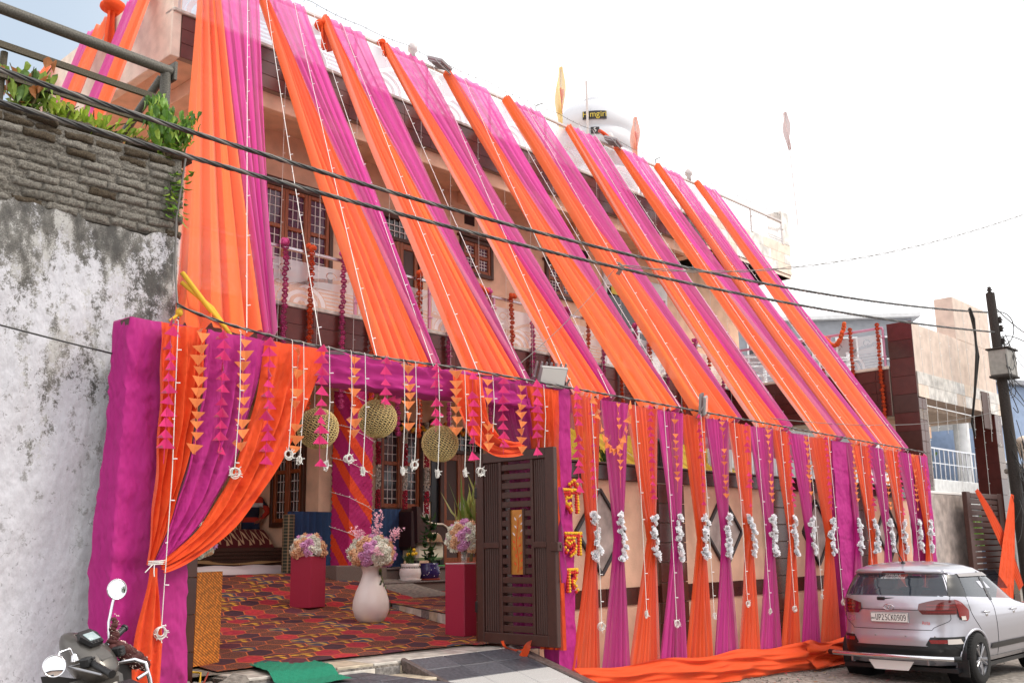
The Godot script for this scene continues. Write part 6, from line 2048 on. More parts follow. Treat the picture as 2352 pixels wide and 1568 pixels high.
func porch_things() -> void:
	# column wrapped in bands of cloth
	var c := thing("wrapped_column", "square porch column wrapped in diagonal pink and orange cloth", "column", V(10.22, 1.42, -13.18))
	var nz := noise(1.5, 8, FastNoiseLite.TYPE_SIMPLEX_SMOOTH, 3)
	obj("cloth", sheet(64, 90, func(u, v):
		var a: float = u * 4.0
		var h := 0.23
		var q := Vector2.ZERO
		if a < 1.0: q = Vector2(lerpf(-h, h, a), h)
		elif a < 2.0: q = Vector2(h, lerpf(h, -h, a - 1.0))
		elif a < 3.0: q = Vector2(lerpf(h, -h, a - 2.0), -h)
		else: q = Vector2(-h, lerpf(-h, h, a - 3.0))
		var y: float = 2.8 * (1.0 - v)
		var k: float = 0.008 * sin((y * 1.6 - a * 0.7) * 40.0) + 0.012 * nz.get_noise_2d(a, y * 2.0)
		return V(q.x + signf(q.x) * k, y, q.y + signf(q.y) * k)), M.bands, c)
	for j in 5:
		var y := 0.35 + j * 0.55
		light_string("%s fairy light wire from the bottom wound round the cloth-wrapped column" % ORD[j], [V(9.97, 1.42 + y + 0.25, -13.4), V(9.965, 1.42 + y + 0.15, -12.93), V(10.3, 1.42 + y + 0.02, -12.915), V(10.475, 1.42 + y - 0.06, -12.93)], 0.005, 0.12, 0, "fairy lights round the porch column")
	# rolled mattresses stood on edge
	var mats := [[V(9.95, 1.32, -13.85), 0.95, "navy quilted mattress standing on edge to the left of the wrapped column"], [V(11.4, 1.36, -13.85), 0.98, "navy quilted mattress standing on edge to the right of the wrapped column"]]
	for q in mats:
		var m := thing("mattress", q[2], "mattress", q[0])
		obj("cover", sheet(30, 24, func(u, v):
			var a: float = u * TAU
			var hx := 0.47
			var hz := 0.07
			var x: float = hx * signf(cos(a)) * pow(absf(cos(a)), 0.25)
			var z: float = hz * signf(sin(a)) * pow(absf(sin(a)), 0.5)
			return V(x, q[1] * (1.0 - v), z)), M.navy_mat, m)
		obj("top", B(-0.46, 0.46, q[1] - 0.03, q[1] + 0.004, -0.066, 0.066, 0.02), M.navy_cloth, m)
	var pr := thing("rolled_rug", "plaid rug rolled up and stood beside the navy mattress", "rug", V(9.42, 1.32, -13.75))
	var rs := S()
	lathe(rs, [Vector2(0, 0), Vector2(0.09, 0.0), Vector2(0.095, 0.45), Vector2(0.09, 0.9), Vector2(0, 0.9)], 16)
	obj("roll", sheet(20, 6, func(u, v): return V(cos(u * TAU) * 0.095, 0.9 * (1.0 - v), sin(u * TAU) * 0.095)), M.plaid, pr)
	obj("top", B(-0.06, 0.06, 0.88, 0.895, -0.06, 0.06, 0.02), M.brown_fabric, pr)
	# low couch with a maroon throw against the return wall
	var co := thing("divan", "long low brown divan under a maroon throw with cream leaf pattern", "divan", V(9.0, 1.3, -15.9))
	obj("base", B(-2.4, 1.35, 0, 0.42, -0.7, 0.7, 0.04), M.brown_fabric, co)
	for k in 6: obj("slat", B(-2.4, 1.36, 0.05 + k * 0.06, 0.09 + k * 0.06, 0.69, 0.715, 0.008), M.brown_fabric, co)
	obj("bolster", B(-2.4, 1.36, 0.40, 0.72, -0.5, 0.1, 0.12), M.brown_fabric, co)
	for q in [[-2.3, -0.9], [-0.4, 1.3]]:
		obj("throw", sheet(16, 20, func(u, v):
			var x: float = lerpf(q[0], q[1], u)
			var s: float = v * 1.3
			if s < 0.5: return V(x, 0.74, -0.45 + s * 1.1)
			return V(x, 0.74 - (s - 0.5) * 0.7 - 0.05 * sin(u * PI) * (s - 0.5), 0.12 + (s - 0.5) * 0.78 + 0.02 * sin(u * 11.0))), M.throw, co)
	var ms := obj("floor_sheet", sheet(30, 12, func(u, v):
		var x: float = lerpf(6.2, 9.7, u)
		var a: float = v * PI
		return V(x, 1.3 + 0.14 * sin(minf(a, 2.2)) + 0.01 * sin(x * 9.0), -14.15 - (1.0 - cos(a)) * 0.28)), M.white_sheet)
	tag(ms, "thick white mattress sheet rolled along the porch edge in front of the divan", "sheet")
	# plaques and socket on the wall
	for q in [[12.73, 2.85, 0.25, 0.3, M.plaque, "square stone relief plaque, the upper one on the porch wall"], [12.75, 2.52, 0.27, 0.31, M.plaque_dark, "square dark plaque with pale line drawing, the lower one on the porch wall"]]:
		var p := thing("wall_plaque", q[5], "plaque", V(q[0] + q[2] / 2, q[1], ZW + 0.02))
		obj("board", B(-q[2] / 2, q[2] / 2, 0, q[3], -0.015, 0.015, 0.006), q[4], p)
		var rl := S()
		rng.seed = 6
		for k in 7:
			var ring := []
			var cc := V(rnd(-0.06, 0.06), q[3] / 2 + rnd(-0.08, 0.08), 0.016)
			var r := rnd(0.02, 0.05)
			for m in 11: ring.append(cc + V(cos(m * 0.6) * r, sin(m * 0.6) * r * 1.2, 0))
			tube(rl, ring, 0.005, 4, false)
		obj("relief", rl, M.white_bars if q[4] == M.plaque_dark else M.rust_pipe, p)
	var sw := thing("switchboard", "white switchboard with a plugged-in black cord below the plaques", "switchboard", V(12.88, 2.28, ZW + 0.01))
	obj("plate", B(-0.11, 0.11, 0, 0.2, -0.01, 0.012, 0.004), M.white_board, sw)
	var cd := S()
	tube(cd, [V(0.0, 0.07, 0.03), V(0.05, 0.02, 0.05), V(0.12, -0.22, 0.03), V(0.17, -0.3, 0.02), V(0.2, 0.0, 0.01), V(0.2, 0.3, 0.01)], 0.006, 5)
	obj("cord", cd, M.black_plastic, sw)
	obj("plug", B(-0.03, 0.03, 0.05, 0.1, 0.012, 0.05, 0.006), M.black_plastic, sw)
	# hanging petal garlands on the windows
	var chains := []
	var red := Color(0.42, 0.02, 0.05)
	var pale := Color(0.62, 0.58, 0.50)
	var st := S()
	var y2 := 0.0
	rng.seed = 70
	while y2 < 1.95:
		var seg := int(y2 / 0.42)
		var cc: Color = [pale, red, pale, red, pale][seg % 5]
		for k in 9:
			var a := rnd(0, TAU)
			st.set_color(cc * rnd(0.7, 1.2))
			ball(st, V(cos(a) * 0.035, -y2 + rnd(-0.015, 0.015), sin(a) * 0.035), V(0.02, 0.014, 0.02), 5, 3)
		y2 += 0.034
	var gm := fin(st)
	var gx := [10.72, 11.62, 12.25, 12.78]
	for i in 4:
		var t := thing("petal_garland", "%s red and white petal garland from the left hanging over the porch windows" % ORD[i], "garland", V(gx[i], 3.98, ZW + 0.16), 0.0, "petal garlands over the porch windows")
		obj("petals", gm, M.orange_flower, t)
	var tr := S()
	rng.seed = 71
	for j in 4:
		for k in 26:
			var s := k / 25.0
			tr.set_color([Color(0.62, 0.3, 0.02), Color(0.7, 0.5, 0.05), Color(0.5, 0.45, 0.4), Color(0.2, 0.03, 0.06)][(k / 4 + j) % 4])
			ball(tr, V(11.6 + j * 0.32 + s * 0.32, 4.0 - 0.75 * s * (1 - s), ZW + 0.2) + V(0, rnd(-0.03, 0.03), rnd(-0.02, 0.02)), 0.028, 6, 4)
	tag(obj("toran", tr, M.orange_flower), "scalloped flower toran above the porch windows", "toran")
	var t2 := S()
	for k in 40:
		var s := k / 39.0
		t2.set_color([Color(0.62, 0.16, 0.02), Color(0.66, 0.36, 0.04)][k % 2])
		ball(t2, V(13.2 + s * 1.1, 3.98 - 0.5 * s * (1 - s) + 0.04 * sin(k * 1.0), ZW + 0.2), 0.035, 6, 4)
	tag(obj("toran", t2, M.orange_flower), "orange flower toran above the porch door", "toran")
	for q in [[V(13.05, 3.95, ZW + 0.05), "round black framed ornament high on the wall left of the porch door"], [V(14.35, 3.7, ZW + 0.38), "orange ring ornament on the wall right of the porch door"]]:
		var t := thing("wall_ornament", q[1], "ornament", q[0])
		var rs2 := S()
		var ring := []
		for m in 17: ring.append(V(cos(TAU * m / 16) * 0.11, sin(TAU * m / 16) * 0.13, 0.0))
		tube(rs2, ring, 0.024, 6, false)
		obj("ring", rs2, M.dark_wood if q[0].x < 13.5 else M.wood, t)
		obj("disc", B(-0.06, 0.06, -0.08, 0.08, -0.02, 0.0, 0.02), M.plaque, t)

# marigold letters on the magenta post beside the gate
func marigold_letters() -> void:
	var L := [
		[V(8.18, 2.07, -6.96), [[-0.02, 0.2, 0.32, 0.2], [0.26, 0.2, 0.26, -0.08], [0.12, 0.28, 0.2, 0.33], [0.2, 0.33, 0.28, 0.26], [0.28, 0.26, 0.3, 0.2], [0.12, 0.2, 0.12, 0.14], [0.12, 0.14, 0.02, 0.12], [0.02, 0.12, 0.0, 0.04], [0.0, 0.04, 0.06, 0.0], [0.06, 0.0, 0.13, 0.02], [0.08, -0.02, 0.13, -0.07]], "red and yellow marigold letter with a curved hook, topmost on the post by the gate"],
		[V(8.18, 1.62, -6.96), [[0.0, 0.2, 0.32, 0.2], [0.28, 0.2, 0.28, -0.06], [0.02, 0.14, 0.18, 0.14], [0.0, 0.1, 0.08, 0.06], [0.08, 0.06, 0.17, 0.1], [0.2, 0.06, 0.17, -0.02], [0.17, -0.02, 0.1, -0.06], [-0.02, 0.02, 0.02, -0.02]], "red and yellow marigold letter with looped bowl, middle one on the post by the gate"],
		[V(8.19, 1.28, -6.96), [[0.0, 0.16, 0.22, 0.16], [0.02, 0.16, 0.02, -0.1], [0.17, 0.16, 0.17, 0.06], [0.17, 0.06, 0.11, 0.02], [0.11, 0.02, 0.16, -0.05], [0.16, -0.05, 0.2, -0.1]], "red and yellow marigold letter with slanting leg, lowest on the post by the gate"]]
	rng.seed = 91
	for q in L:
		var t := thing("marigold_letter", q[2], "letter", q[0])
		for c in 2:
			var st := S()
			st.set_smooth_group(2)
			for s in q[1]:
				var a := Vector2(s[0], s[1]) * 0.78
				var b := Vector2(s[2], s[3]) * 0.78
				var n := int(maxf(1.0, (b - a).length() / 0.026))
				var d := (b - a).normalized().orthogonal() * 0.016 * (1.0 if c == 0 else -1.0)
				for k in n + 1:
					var p := a.lerp(b, float(k) / n) + d
					st.set_color(Color(0.55, 0.03, 0.02) if c == 0 else Color(0.75, 0.42, 0.02))
					ball(st, V(p.x, p.y, rnd(-0.006, 0.006)), 0.0175, 6, 4)
			obj("red_flowers" if c == 0 else "yellow_flowers", st, M.orange_flower, t)

# implicit body surface from tapered capsules, meshed with surface nets
func body_mesh(bones: Array, cell: float, blend: float, col: Callable) -> ArrayMesh:
	var lo := V(1e9, 1e9, 1e9)
	var hi := -lo
	for b in bones:
		var r: float = maxf(b[2], b[3]) + 0.03
		for p in [b[0], b[1]]:
			lo = V(minf(lo.x, p.x - r), minf(lo.y, p.y - r), minf(lo.z, p.z - r))
			hi = V(maxf(hi.x, p.x + r), maxf(hi.y, p.y + r), maxf(hi.z, p.z + r))
	var n := Vector3i(((hi - lo) / cell).ceil()) + Vector3i.ONE
	var f := PackedFloat32Array()
	f.resize(n.x * n.y * n.z)
	f.fill(1.0)
	for b in bones:
		var a: Vector3 = b[0]
		var d: Vector3 = b[1] - b[0]
		var dd := maxf(d.length_squared(), 1e-8)
		var rm: float = maxf(b[2], b[3]) + 0.06
		var p0 := Vector3i(((V(minf(a.x, b[1].x), minf(a.y, b[1].y), minf(a.z, b[1].z)) - V(rm, rm, rm) - lo) / cell).floor()).clamp(Vector3i.ZERO, n - Vector3i.ONE)
		var p1 := Vector3i(((V(maxf(a.x, b[1].x), maxf(a.y, b[1].y), maxf(a.z, b[1].z)) + V(rm, rm, rm) - lo) / cell).ceil()).clamp(Vector3i.ZERO, n - Vector3i.ONE)
		for z in range(p0.z, p1.z + 1):
			for y in range(p0.y, p1.y + 1):
				for x in range(p0.x, p1.x + 1):
					var q := lo + V(x, y, z) * cell
					var t := clampf((q - a).dot(d) / dd, 0, 1)
					var sc: Vector3 = b[4] if b.size() > 4 else Vector3.ONE
					var v := ((q - a - d * t) / sc).length() - lerpf(b[2], b[3], t)
					var i := (z * n.y + y) * n.x + x
					var o := f[i]
					var h := clampf(0.5 + 0.5 * (o - v) / blend, 0, 1)
					f[i] = lerpf(o, v, h) - blend * h * (1.0 - h)
	var idx := {}
	var P := PackedVector3Array()
	var C := PackedColorArray()
	var I := PackedInt32Array()
	var at := func(x: int, y: int, z: int) -> float: return f[(z * n.y + y) * n.x + x]
	for z in n.z - 1:
		for y in n.y - 1:
			for x in n.x - 1:
				var s := Vector3.ZERO
				var k := 0
				for e in [[0, 0, 0, 1, 0, 0], [0, 1, 0, 1, 1, 0], [0, 0, 1, 1, 0, 1], [0, 1, 1, 1, 1, 1], [0, 0, 0, 0, 1, 0], [1, 0, 0, 1, 1, 0], [0, 0, 1, 0, 1, 1], [1, 0, 1, 1, 1, 1], [0, 0, 0, 0, 0, 1], [1, 0, 0, 1, 0, 1], [0, 1, 0, 0, 1, 1], [1, 1, 0, 1, 1, 1]]:
					var a0: float = f[((z + e[2]) * n.y + y + e[1]) * n.x + x + e[0]]
					var b0: float = f[((z + e[5]) * n.y + y + e[4]) * n.x + x + e[3]]
					if (a0 < 0.0) != (b0 < 0.0):
						var t := a0 / (a0 - b0)
						s += V(x + lerpf(e[0], e[3], t), y + lerpf(e[1], e[4], t), z + lerpf(e[2], e[5], t))
						k += 1
				if k:
					idx[(z * n.y + y) * n.x + x] = P.size()
					var p := lo + s / k * cell
					P.append(p)
					C.append(col.call(p))
	for z in range(1, n.z - 1):
		for y in range(1, n.y - 1):
			for x in range(1, n.x - 1):
				var i := (z * n.y + y) * n.x + x
				var a := f[i] < 0.0
				for ax in 3:
					var j: int = i + [1, n.x, n.x * n.y][ax]
					if a == (f[j] < 0.0): continue
					var u: int = [n.x, n.x * n.y, 1][ax]
					var w: int = [n.x * n.y, 1, n.x][ax]
					var q := [i, i - u, i - u - w, i - w]
					if not (idx.has(q[0]) and idx.has(q[1]) and idx.has(q[2]) and idx.has(q[3])): continue
					var r := [idx[q[0]], idx[q[1]], idx[q[2]], idx[q[3]]]
					if a: I.append_array(PackedInt32Array([r[0], r[2], r[1], r[0], r[3], r[2]]))
					else: I.append_array(PackedInt32Array([r[0], r[1], r[2], r[0], r[2], r[3]]))
	var st := SurfaceTool.new()
	st.begin(Mesh.PRIMITIVE_TRIANGLES)
	st.set_smooth_group(1)
	for i in P.size():
		st.set_color(C[i])
		st.add_vertex(P[i])
	for i in I: st.add_index(i)
	st.generate_normals()
	return st.commit()

func person() -> void:
	# stands on the porch with a hand on the hip, seen from behind the curtain edge
	var t := thing("person", "person with hand on hip in striped red and navy jersey on the porch", "person", V(10.22, 1.40, -16.1), -0.7)
	var s := 0.92
	var J := func(x: float, y: float, z: float) -> Vector3: return V(x, y, z) * s
	var hipl: Vector3 = J.call(-0.09, 0.80, 0)
	var hipr: Vector3 = J.call(0.09, 0.80, 0)
	var bones := [
		[J.call(0, 0.84, 0), J.call(0, 1.02, 0.0), 0.125, 0.115, V(1.15, 1, 0.85)],
		[J.call(0, 1.02, 0.0), J.call(0, 1.22, -0.01), 0.115, 0.135, V(1.2, 1, 0.85)],
		[J.call(-0.15, 1.26, 0), J.call(0.15, 1.26, 0), 0.07, 0.07],
		[hipl, J.call(-0.10, 0.42, 0.02), 0.085, 0.062], [J.call(-0.10, 0.42, 0.02), J.call(-0.11, 0.07, 0), 0.06, 0.045],
		[hipr, J.call(0.10, 0.42, 0.02), 0.085, 0.062], [J.call(0.10, 0.42, 0.02), J.call(0.11, 0.07, 0), 0.06, 0.045],
		[J.call(-0.11, 0.04, 0.0), J.call(-0.12, 0.025, 0.15), 0.036, 0.026], [J.call(0.11, 0.04, 0.0), J.call(0.13, 0.025, 0.15), 0.036, 0.026],
		[J.call(0.17, 1.25, 0), J.call(0.33, 1.05, 0.0), 0.058, 0.045], [J.call(0.33, 1.05, 0.0), J.call(0.17, 0.86, 0.06), 0.044, 0.03],
		[J.call(-0.17, 1.25, 0), J.call(-0.27, 1.02, 0.03), 0.058, 0.045], [J.call(-0.27, 1.02, 0.03), J.call(-0.22, 0.80, 0.1), 0.044, 0.03],
		[J.call(0, 1.30, 0), J.call(0, 1.40, 0.01), 0.05, 0.05]]
	var skin := Color(0.27, 0.105, 0.055)
	var m := body_mesh(bones, 0.014, 0.03, func(p: Vector3):
		var y := p.y / s
		var x := absf(p.x) / s
		if y > 1.345: return skin
		if x > 0.225 or (x > 0.17 and y < 0.93 and y > 0.75 and p.z > 0.03):
			return Color(0.42, 0.03, 0.015) if y > 0.9 and y < 1.15 else (Color(0.012, 0.015, 0.03) if y >= 1.15 else skin)
		if y < 0.075: return skin
		if y < 0.83: return Color(0.014, 0.022, 0.055)
		if y < 0.93: return Color(0.42, 0.03, 0.015)
		if y < 1.12: return Color(0.012, 0.015, 0.03)
		if y < 1.2: return Color(0.58, 0.55, 0.54)
		return Color(0.42, 0.03, 0.015))
	var all := SurfaceTool.new()
	all.begin(Mesh.PRIMITIVE_TRIANGLES)
	all.append_from(m, 0, Transform3D.IDENTITY)
	# head with face and ears
	var hb := [[J.call(0, 1.47, 0.0), J.call(0, 1.55, -0.01), 0.075, 0.085, V(0.9, 1, 1.05)], [J.call(0, 1.42, 0.05), J.call(0, 1.44, 0.03), 0.045, 0.05], [J.call(0, 1.475, 0.09), J.call(0, 1.50, 0.085), 0.014, 0.01], [J.call(-0.08, 1.47, 0), J.call(-0.083, 1.51, -0.01), 0.013, 0.015], [J.call(0.08, 1.47, 0), J.call(0.083, 1.51, -0.01), 0.013, 0.015], [J.call(0, 1.34, 0), J.call(0, 1.44, 0.0), 0.048, 0.046]]
	var hm := body_mesh(hb, 0.008, 0.02, func(p: Vector3):
		var y := p.y / s
		if y > 1.44 and (p.z < 0.035 - (1.56 - y) * 0.4 or y > 1.575): return Color(0.008, 0.006, 0.005)
		if p.z > 0.06 and absf(y - 1.515) < 0.008 and absf(absf(p.x) - 0.03) < 0.014: return Color(0.02, 0.015, 0.012)
		if p.z > 0.06 and absf(y - 1.435) < 0.006 and absf(p.x) < 0.024: return Color(0.2, 0.05, 0.04)
		return skin)
	all.append_from(hm, 0, Transform3D.IDENTITY)
	# hands: palm, four curled fingers and a thumb each
	for sd in [1.0, -1.0]:
		var w: Vector3 = J.call(0.17, 0.86, 0.06) if sd > 0 else J.call(-0.22, 0.80, 0.1)
		var dir := (V(-0.75, -0.45, 0.25) if sd > 0 else V(0.1, -1, 0.15)).normalized()
		var sidev := V(0.1, 0.4, 0.9).normalized() if sd > 0 else V(0.1, 0, 1)
		var hands := [[w, w + dir * 0.055, 0.024, 0.028]]
		for k in 4:
			var b0 := w + dir * 0.06 + sidev * (k - 1.5) * 0.017
			var l: float = [0.05, 0.06, 0.056, 0.042][k]
			hands.append([b0, b0 + dir * l * 0.55, 0.0085, 0.008])
			hands.append([b0 + dir * l * 0.55, b0 + dir * l + V(0, -0.012, -0.012), 0.008, 0.0065])
		hands.append([w + dir * 0.015 + sidev * 0.022, w + dir * 0.045 + sidev * 0.05, 0.011, 0.0095])
		hands.append([w + dir * 0.045 + sidev * 0.05, w + dir * 0.07 + sidev * 0.055, 0.0095, 0.008])
		all.append_from(body_mesh(hands, 0.005, 0.008, func(_p): return skin), 0, Transform3D.IDENTITY)
	obj("body", all.commit(), M.orange_flower, t)

func yellow_tent() -> void:
	# yellow cloth canopy and grey sheet roof in the yard behind the boundary wall
	for i in 5:
		var x := 10.6 + i * 0.9
		var o := obj("yellow_drape", drape_mesh(V(x - 0.9, 3.6, -9.6), V(x + 0.25, 3.6, -9.6), V(x + 0.3, 2.2, -8.2), V(x + 1.1, 2.2, -8.2), 6.0, 0.03, 0.05, 0.0, i * 1.9, 50, 10, 0.4), M.yellow_cloth)
		tag(o, "%s yellow cloth length from the gate, sloping behind the boundary wall" % ORD[i], "drape")
	var st := S()
	for k in 34:
		var x := 14.0 + k * 0.16
		bx(st, x, x + 0.08, 2.2, 3.25, -8.9, -8.87, 0.01)
		bx(st, x + 0.08, x + 0.16, 2.2, 3.25, -8.86, -8.83, 0.01)
	tag(obj("corrugated_sheet", st, M.corrugated), "pale corrugated metal sheets standing behind the boundary wall", "metal sheet")
	bush("flowering_plant", "rose bush with a pink bloom behind the second wall curtain", V(10.15, 2.55, -7.9), V(0.35, 0.5, 0.3), 70, 0.09, [Color(0.06, 0.14, 0.03), Color(0.1, 0.2, 0.04)], 33)
	bush("leafy_plant", "small green plant showing over the wall near the far end", V(16.4, 2.55, -8.1), V(0.9, 0.25, 0.3), 120, 0.1, [Color(0.2, 0.3, 0.05), Color(0.28, 0.36, 0.06)], 34)

# ---------------------------------------------------------------- car
# rounded plan outline at every height: y, half width, rear x, front x, squareness, rise towards the rear
const CAR = [[0.25, 0.79, -0.58, 3.20, 5.0, 0.0], [0.31, 0.83, -0.64, 3.27, 5.0, 0.0], [0.45, 0.86, -0.685, 3.31, 4.6, 0.0], [0.58, 0.866, -0.69, 3.30, 4.4, 0.0], [0.66, 0.868, -0.665, 3.28, 4.4, 0.0], [0.74, 0.866, -0.650, 3.24, 4.4, 0.0], [0.82, 0.860, -0.650, 3.18, 4.4, 0.0], [0.90, 0.850, -0.660, 3.05, 4.4, 0.02], [0.96, 0.832, -0.625, 2.45, 4.6, 0.05], [1.00, 0.812, -0.595, 2.10, 4.8, 0.06], [1.03, 0.798, -0.575, 1.95, 4.8, 0.06], [1.15, 0.752, -0.50, 1.62, 5.0, 0.045], [1.28, 0.698, -0.415, 1.28, 5.0, 0.02], [1.345, 0.664, -0.372, 1.10, 5.0, 0.0], [1.365, 0.652, -0.43, 1.02, 5.0, 0.0], [1.40, 0.63, -0.42, 0.93, 4.6, 0.0], [1.445, 0.55, -0.30, 0.76, 3.8, 0.0], [1.475, 0.42, -0.10, 0.56, 3.0, 0.0], [1.495, 0.22, 0.08, 0.40, 2.4, 0.0], [1.502, 0.01, 0.2, 0.26, 2.0, 0.0]]

func car_row(y: float) -> Array:
	var i := 0
	while i < CAR.size() - 2 and CAR[i + 1][0] < y: i += 1
	var t: float = clampf((y - CAR[i][0]) / (CAR[i + 1][0] - CAR[i][0]), 0, 1)
	var r := []
	for k in 6: r.append(lerpf(CAR[i][k], CAR[i + 1][k], t))
	return r

func car_at(th: float, y: float, out := 0.0) -> Vector3:
	var r := car_row(y)
	var cx: float = (r[2] + r[3]) / 2
	var hx: float = (r[3] - r[2]) / 2
	var n: float = r[4]
	var c := cos(th)
	var s := sin(th)
	var x: float = cx + (hx + out) * signf(c) * pow(absf(c), 2.0 / n)
	var z: float = (r[1] + out) * signf(s) * pow(absf(s), 2.0 / n)
	return V(x, y - r[5] * (x - 0.6) * 0.9, z)

func car_th_z(z: float, y: float) -> float:
	var r := car_row(y)
	return PI - signf(z) * asin(clampf(pow(absf(z) / r[1], r[4] / 2.0), 0, 1))

func car_th_x(x: float, y: float, side: float) -> float:
	var r := car_row(y)
	var cx: float = (r[2] + r[3]) / 2
	var k: float = (x - cx) / ((r[3] - r[2]) / 2)
	var t := acos(clampf(signf(k) * pow(absf(k), r[4] / 2.0), -1, 1))
	return t if side > 0 else TAU - t

# patch on the body between edges given as [y, left, right] rows; rear: by z, side: by x
func car_patch(rows: Array, out: float, rear := true, side := 1.0, nu := 20) -> ArrayMesh:
	var n := rows.size() - 1
	return sheet(nu, n * 4, func(u, v):
		var f: float = v * n
		var i: int = mini(int(f), n - 1)
		var t := f - i
		var y := lerpf(rows[i][0], rows[i + 1][0], t)
		var a := lerpf(rows[i][1], rows[i + 1][1], t)
		var b := lerpf(rows[i][2], rows[i + 1][2], t)
		var q := lerpf(a, b, u)
		return car_at(car_th_z(q, y) if rear else car_th_x(q, y, side), y, out))

func car() -> void:
	var t := thing("parked_car", "silver hatchback parked by the curtained wall, seen from behind", "car", V(13.62, road_y(13.62) - 0.075, -5.66), deg_to_rad(-0.8))
	t.scale = V(0.98, 1.0, 0.98)
	# painted shell with openings for windows and wheels
	var ys := []
	for i in CAR.size() - 1:
		var sub := 1 if CAR[i + 1][0] - CAR[i][0] < 0.045 else 3
		for k in sub: ys.append(lerpf(CAR[i][0], CAR[i + 1][0], float(k) / sub))
	ys.append(1.502)
	var na := 240
	var st := S()
	st.set_smooth_group(1)
	var gl := {}
	var wheels := [0.0, 2.57]
	# angles spaced evenly along the outline
	var ths := []
	for k in na + 1:
		var q := float(k) / na * 4.0
		var sgm := int(q) % 4
		var f := fposmod(q, 1.0)
		ths.append((sgm + (f - 0.12 * sin(TAU * f) * -1.0)) * PI / 2)
	for j in ys.size() - 1:
		for k in na:
			var y0: float = ys[j]
			var y1: float = ys[j + 1]
			var p := [car_at(ths[k], y0), car_at(ths[k + 1], y0), car_at(ths[k + 1], y1), car_at(ths[k], y1)]
			var m: Vector3 = (p[0] + p[1] + p[2] + p[3]) / 4.0
			var skip := false
			for wx in wheels:
				if Vector2(m.x - wx, m.y - 0.31).length() < 0.345 and absf(m.z) > 0.55: skip = true
			var ym := (y0 + y1) / 2
			if ym > 1.03 and ym < 1.345:
				if m.x > -0.12 + (ym - 1.03) * 0.2 and m.x < 1.78 - (ym - 1.03) * 2.2 and absf(m.z) > 0.5 and absf(m.x - 0.68) > 0.045: skip = true
				if m.x < 0.0 and absf(m.z) < car_row(ym)[1] * 0.86: skip = true
				if m.x > 0.9 and absf(m.z) < car_row(ym)[1] * 0.86: skip = true
			if skip: continue
			var o := V((m.x - 0.8) * 0.35, 0.15 + maxf(0.0, m.y - 1.3) * 20.0, m.z)
			if absf(m.z) < car_row(ym)[1] * 0.9: o = V(signf(m.x - 0.8), 0.2 + maxf(0.0, m.y - 1.36) * 30.0, 0)
			quad(st, p[0], p[1], p[2], p[3], o)
	obj("body", st, M.car_paint, t)
	obj("floor_pan", B(-0.5, 3.0, 0.17, 0.22, -0.75, 0.75), M.car_black, t)
	# glass
	obj("rear_window", car_patch([[1.02, -0.70, 0.70], [1.15, -0.665, 0.665], [1.28, -0.62, 0.62], [1.35, -0.585, 0.585]], 0.002), M.car_glass, t)
	for sd in [1.0, -1.0]:
		obj("side_window", car_patch([[1.03, 0.72, 1.70], [1.15, 0.72, 1.46], [1.28, 0.72, 1.14], [1.345, 0.72, 0.98]], -0.004, false, sd), M.car_glass, t)
		obj("side_window", car_patch([[1.03, -0.06, 0.64], [1.15, -0.04, 0.64], [1.28, -0.01, 0.64], [1.345, 0.0, 0.64]], -0.004, false, sd), M.car_glass, t)
		obj("quarter_panel", car_patch([[1.03, -0.42, -0.08], [1.15, -0.36, -0.06], [1.28, -0.27, -0.04], [1.335, -0.24, -0.03]], 0.004, false, sd), M.car_black, t)
		obj("rain_visor", car_patch([[1.30, -0.02, 1.16], [1.345, -0.02, 1.02]], 0.014, false, sd), M.flood_case, t)
		obj("door_pillar", car_patch([[1.0, 0.64, 0.73], [1.36, 0.64, 0.71]], 0.004, false, sd, 4), M.car_black, t)
		obj("side_moulding", car_patch([[0.40, 0.42, 1.98], [0.47, 0.42, 1.98]], 0.012, false, sd), M.car_black, t)
		for x in [0.36, 1.34]:
			var hd := put(Node3D.new(), "door_handle", t) as Node3D
			var hc := car_at(car_th_x(x, 0.86, sd), 0.86, 0.018)
			var hs := S()
			tube(hs, [hc + V(-0.08, 0, -0.006 * sd), hc + V(-0.04, 0.004, 0.012 * sd), hc + V(0.04, 0.004, 0.012 * sd), hc + V(0.08, -0.004, -0.006 * sd)], 0.013, 8)
			obj("grip", hs, M.chrome, hd)
			var cu := S()
			ball(cu, hc + V(0.02, -0.03, -0.014 * sd), V(0.045, 0.03, 0.01), 10, 6)
			obj("cup", cu, M.chrome, hd)
	obj("windscreen", car_patch([[1.03, -0.6, 0.6], [1.345, -0.5, 0.5]], 0.0), M.car_glass, t).transform = Transform3D(Basis(V(-1, 0, 0), V(0, 1, 0), V(0, 0, -1)), V(1.5, 0, 0))
	# seams
	var seam := S()
	var line := func(pts: Array):
		tube(seam, pts, 0.0045, 5)
	for sd in [1.0, -1.0]:
		var a1 := []
		for k in 13:
			var y := lerpf(0.30, 1.03, k / 12.0)
			a1.append(car_at(car_th_x(0.66 + 0.02 * sin(y * 3.0), y, sd), y, 0.0))
		line.call(a1)
		var a2 := []
		for k in 15:
			var y2 := lerpf(0.32, 1.03, k / 14.0)
			a2.append(car_at(car_th_x(lerpf(0.36, -0.10, smoothstep(0.35, 1.0, y2)), y2, sd), y2, 0.0))
		line.call(a2)
		# tailgate edge
		var a3 := []
		for k in 15:
			var y3 := lerpf(0.68, 1.03, k / 14.0)
			a3.append(car_at(car_th_z(sd * lerpf(0.52, 0.70, smoothstep(0.0, 0.35, k / 14.0)), y3), y3, 0.0))
		line.call(a3)
		a1 = []
		for k in 9: a1.append(car_at(car_th_x(lerpf(0.38, 2.0, k / 8.0), 0.31, sd), 0.31, 0.0))
		line.call(a1)
	var a4 := []
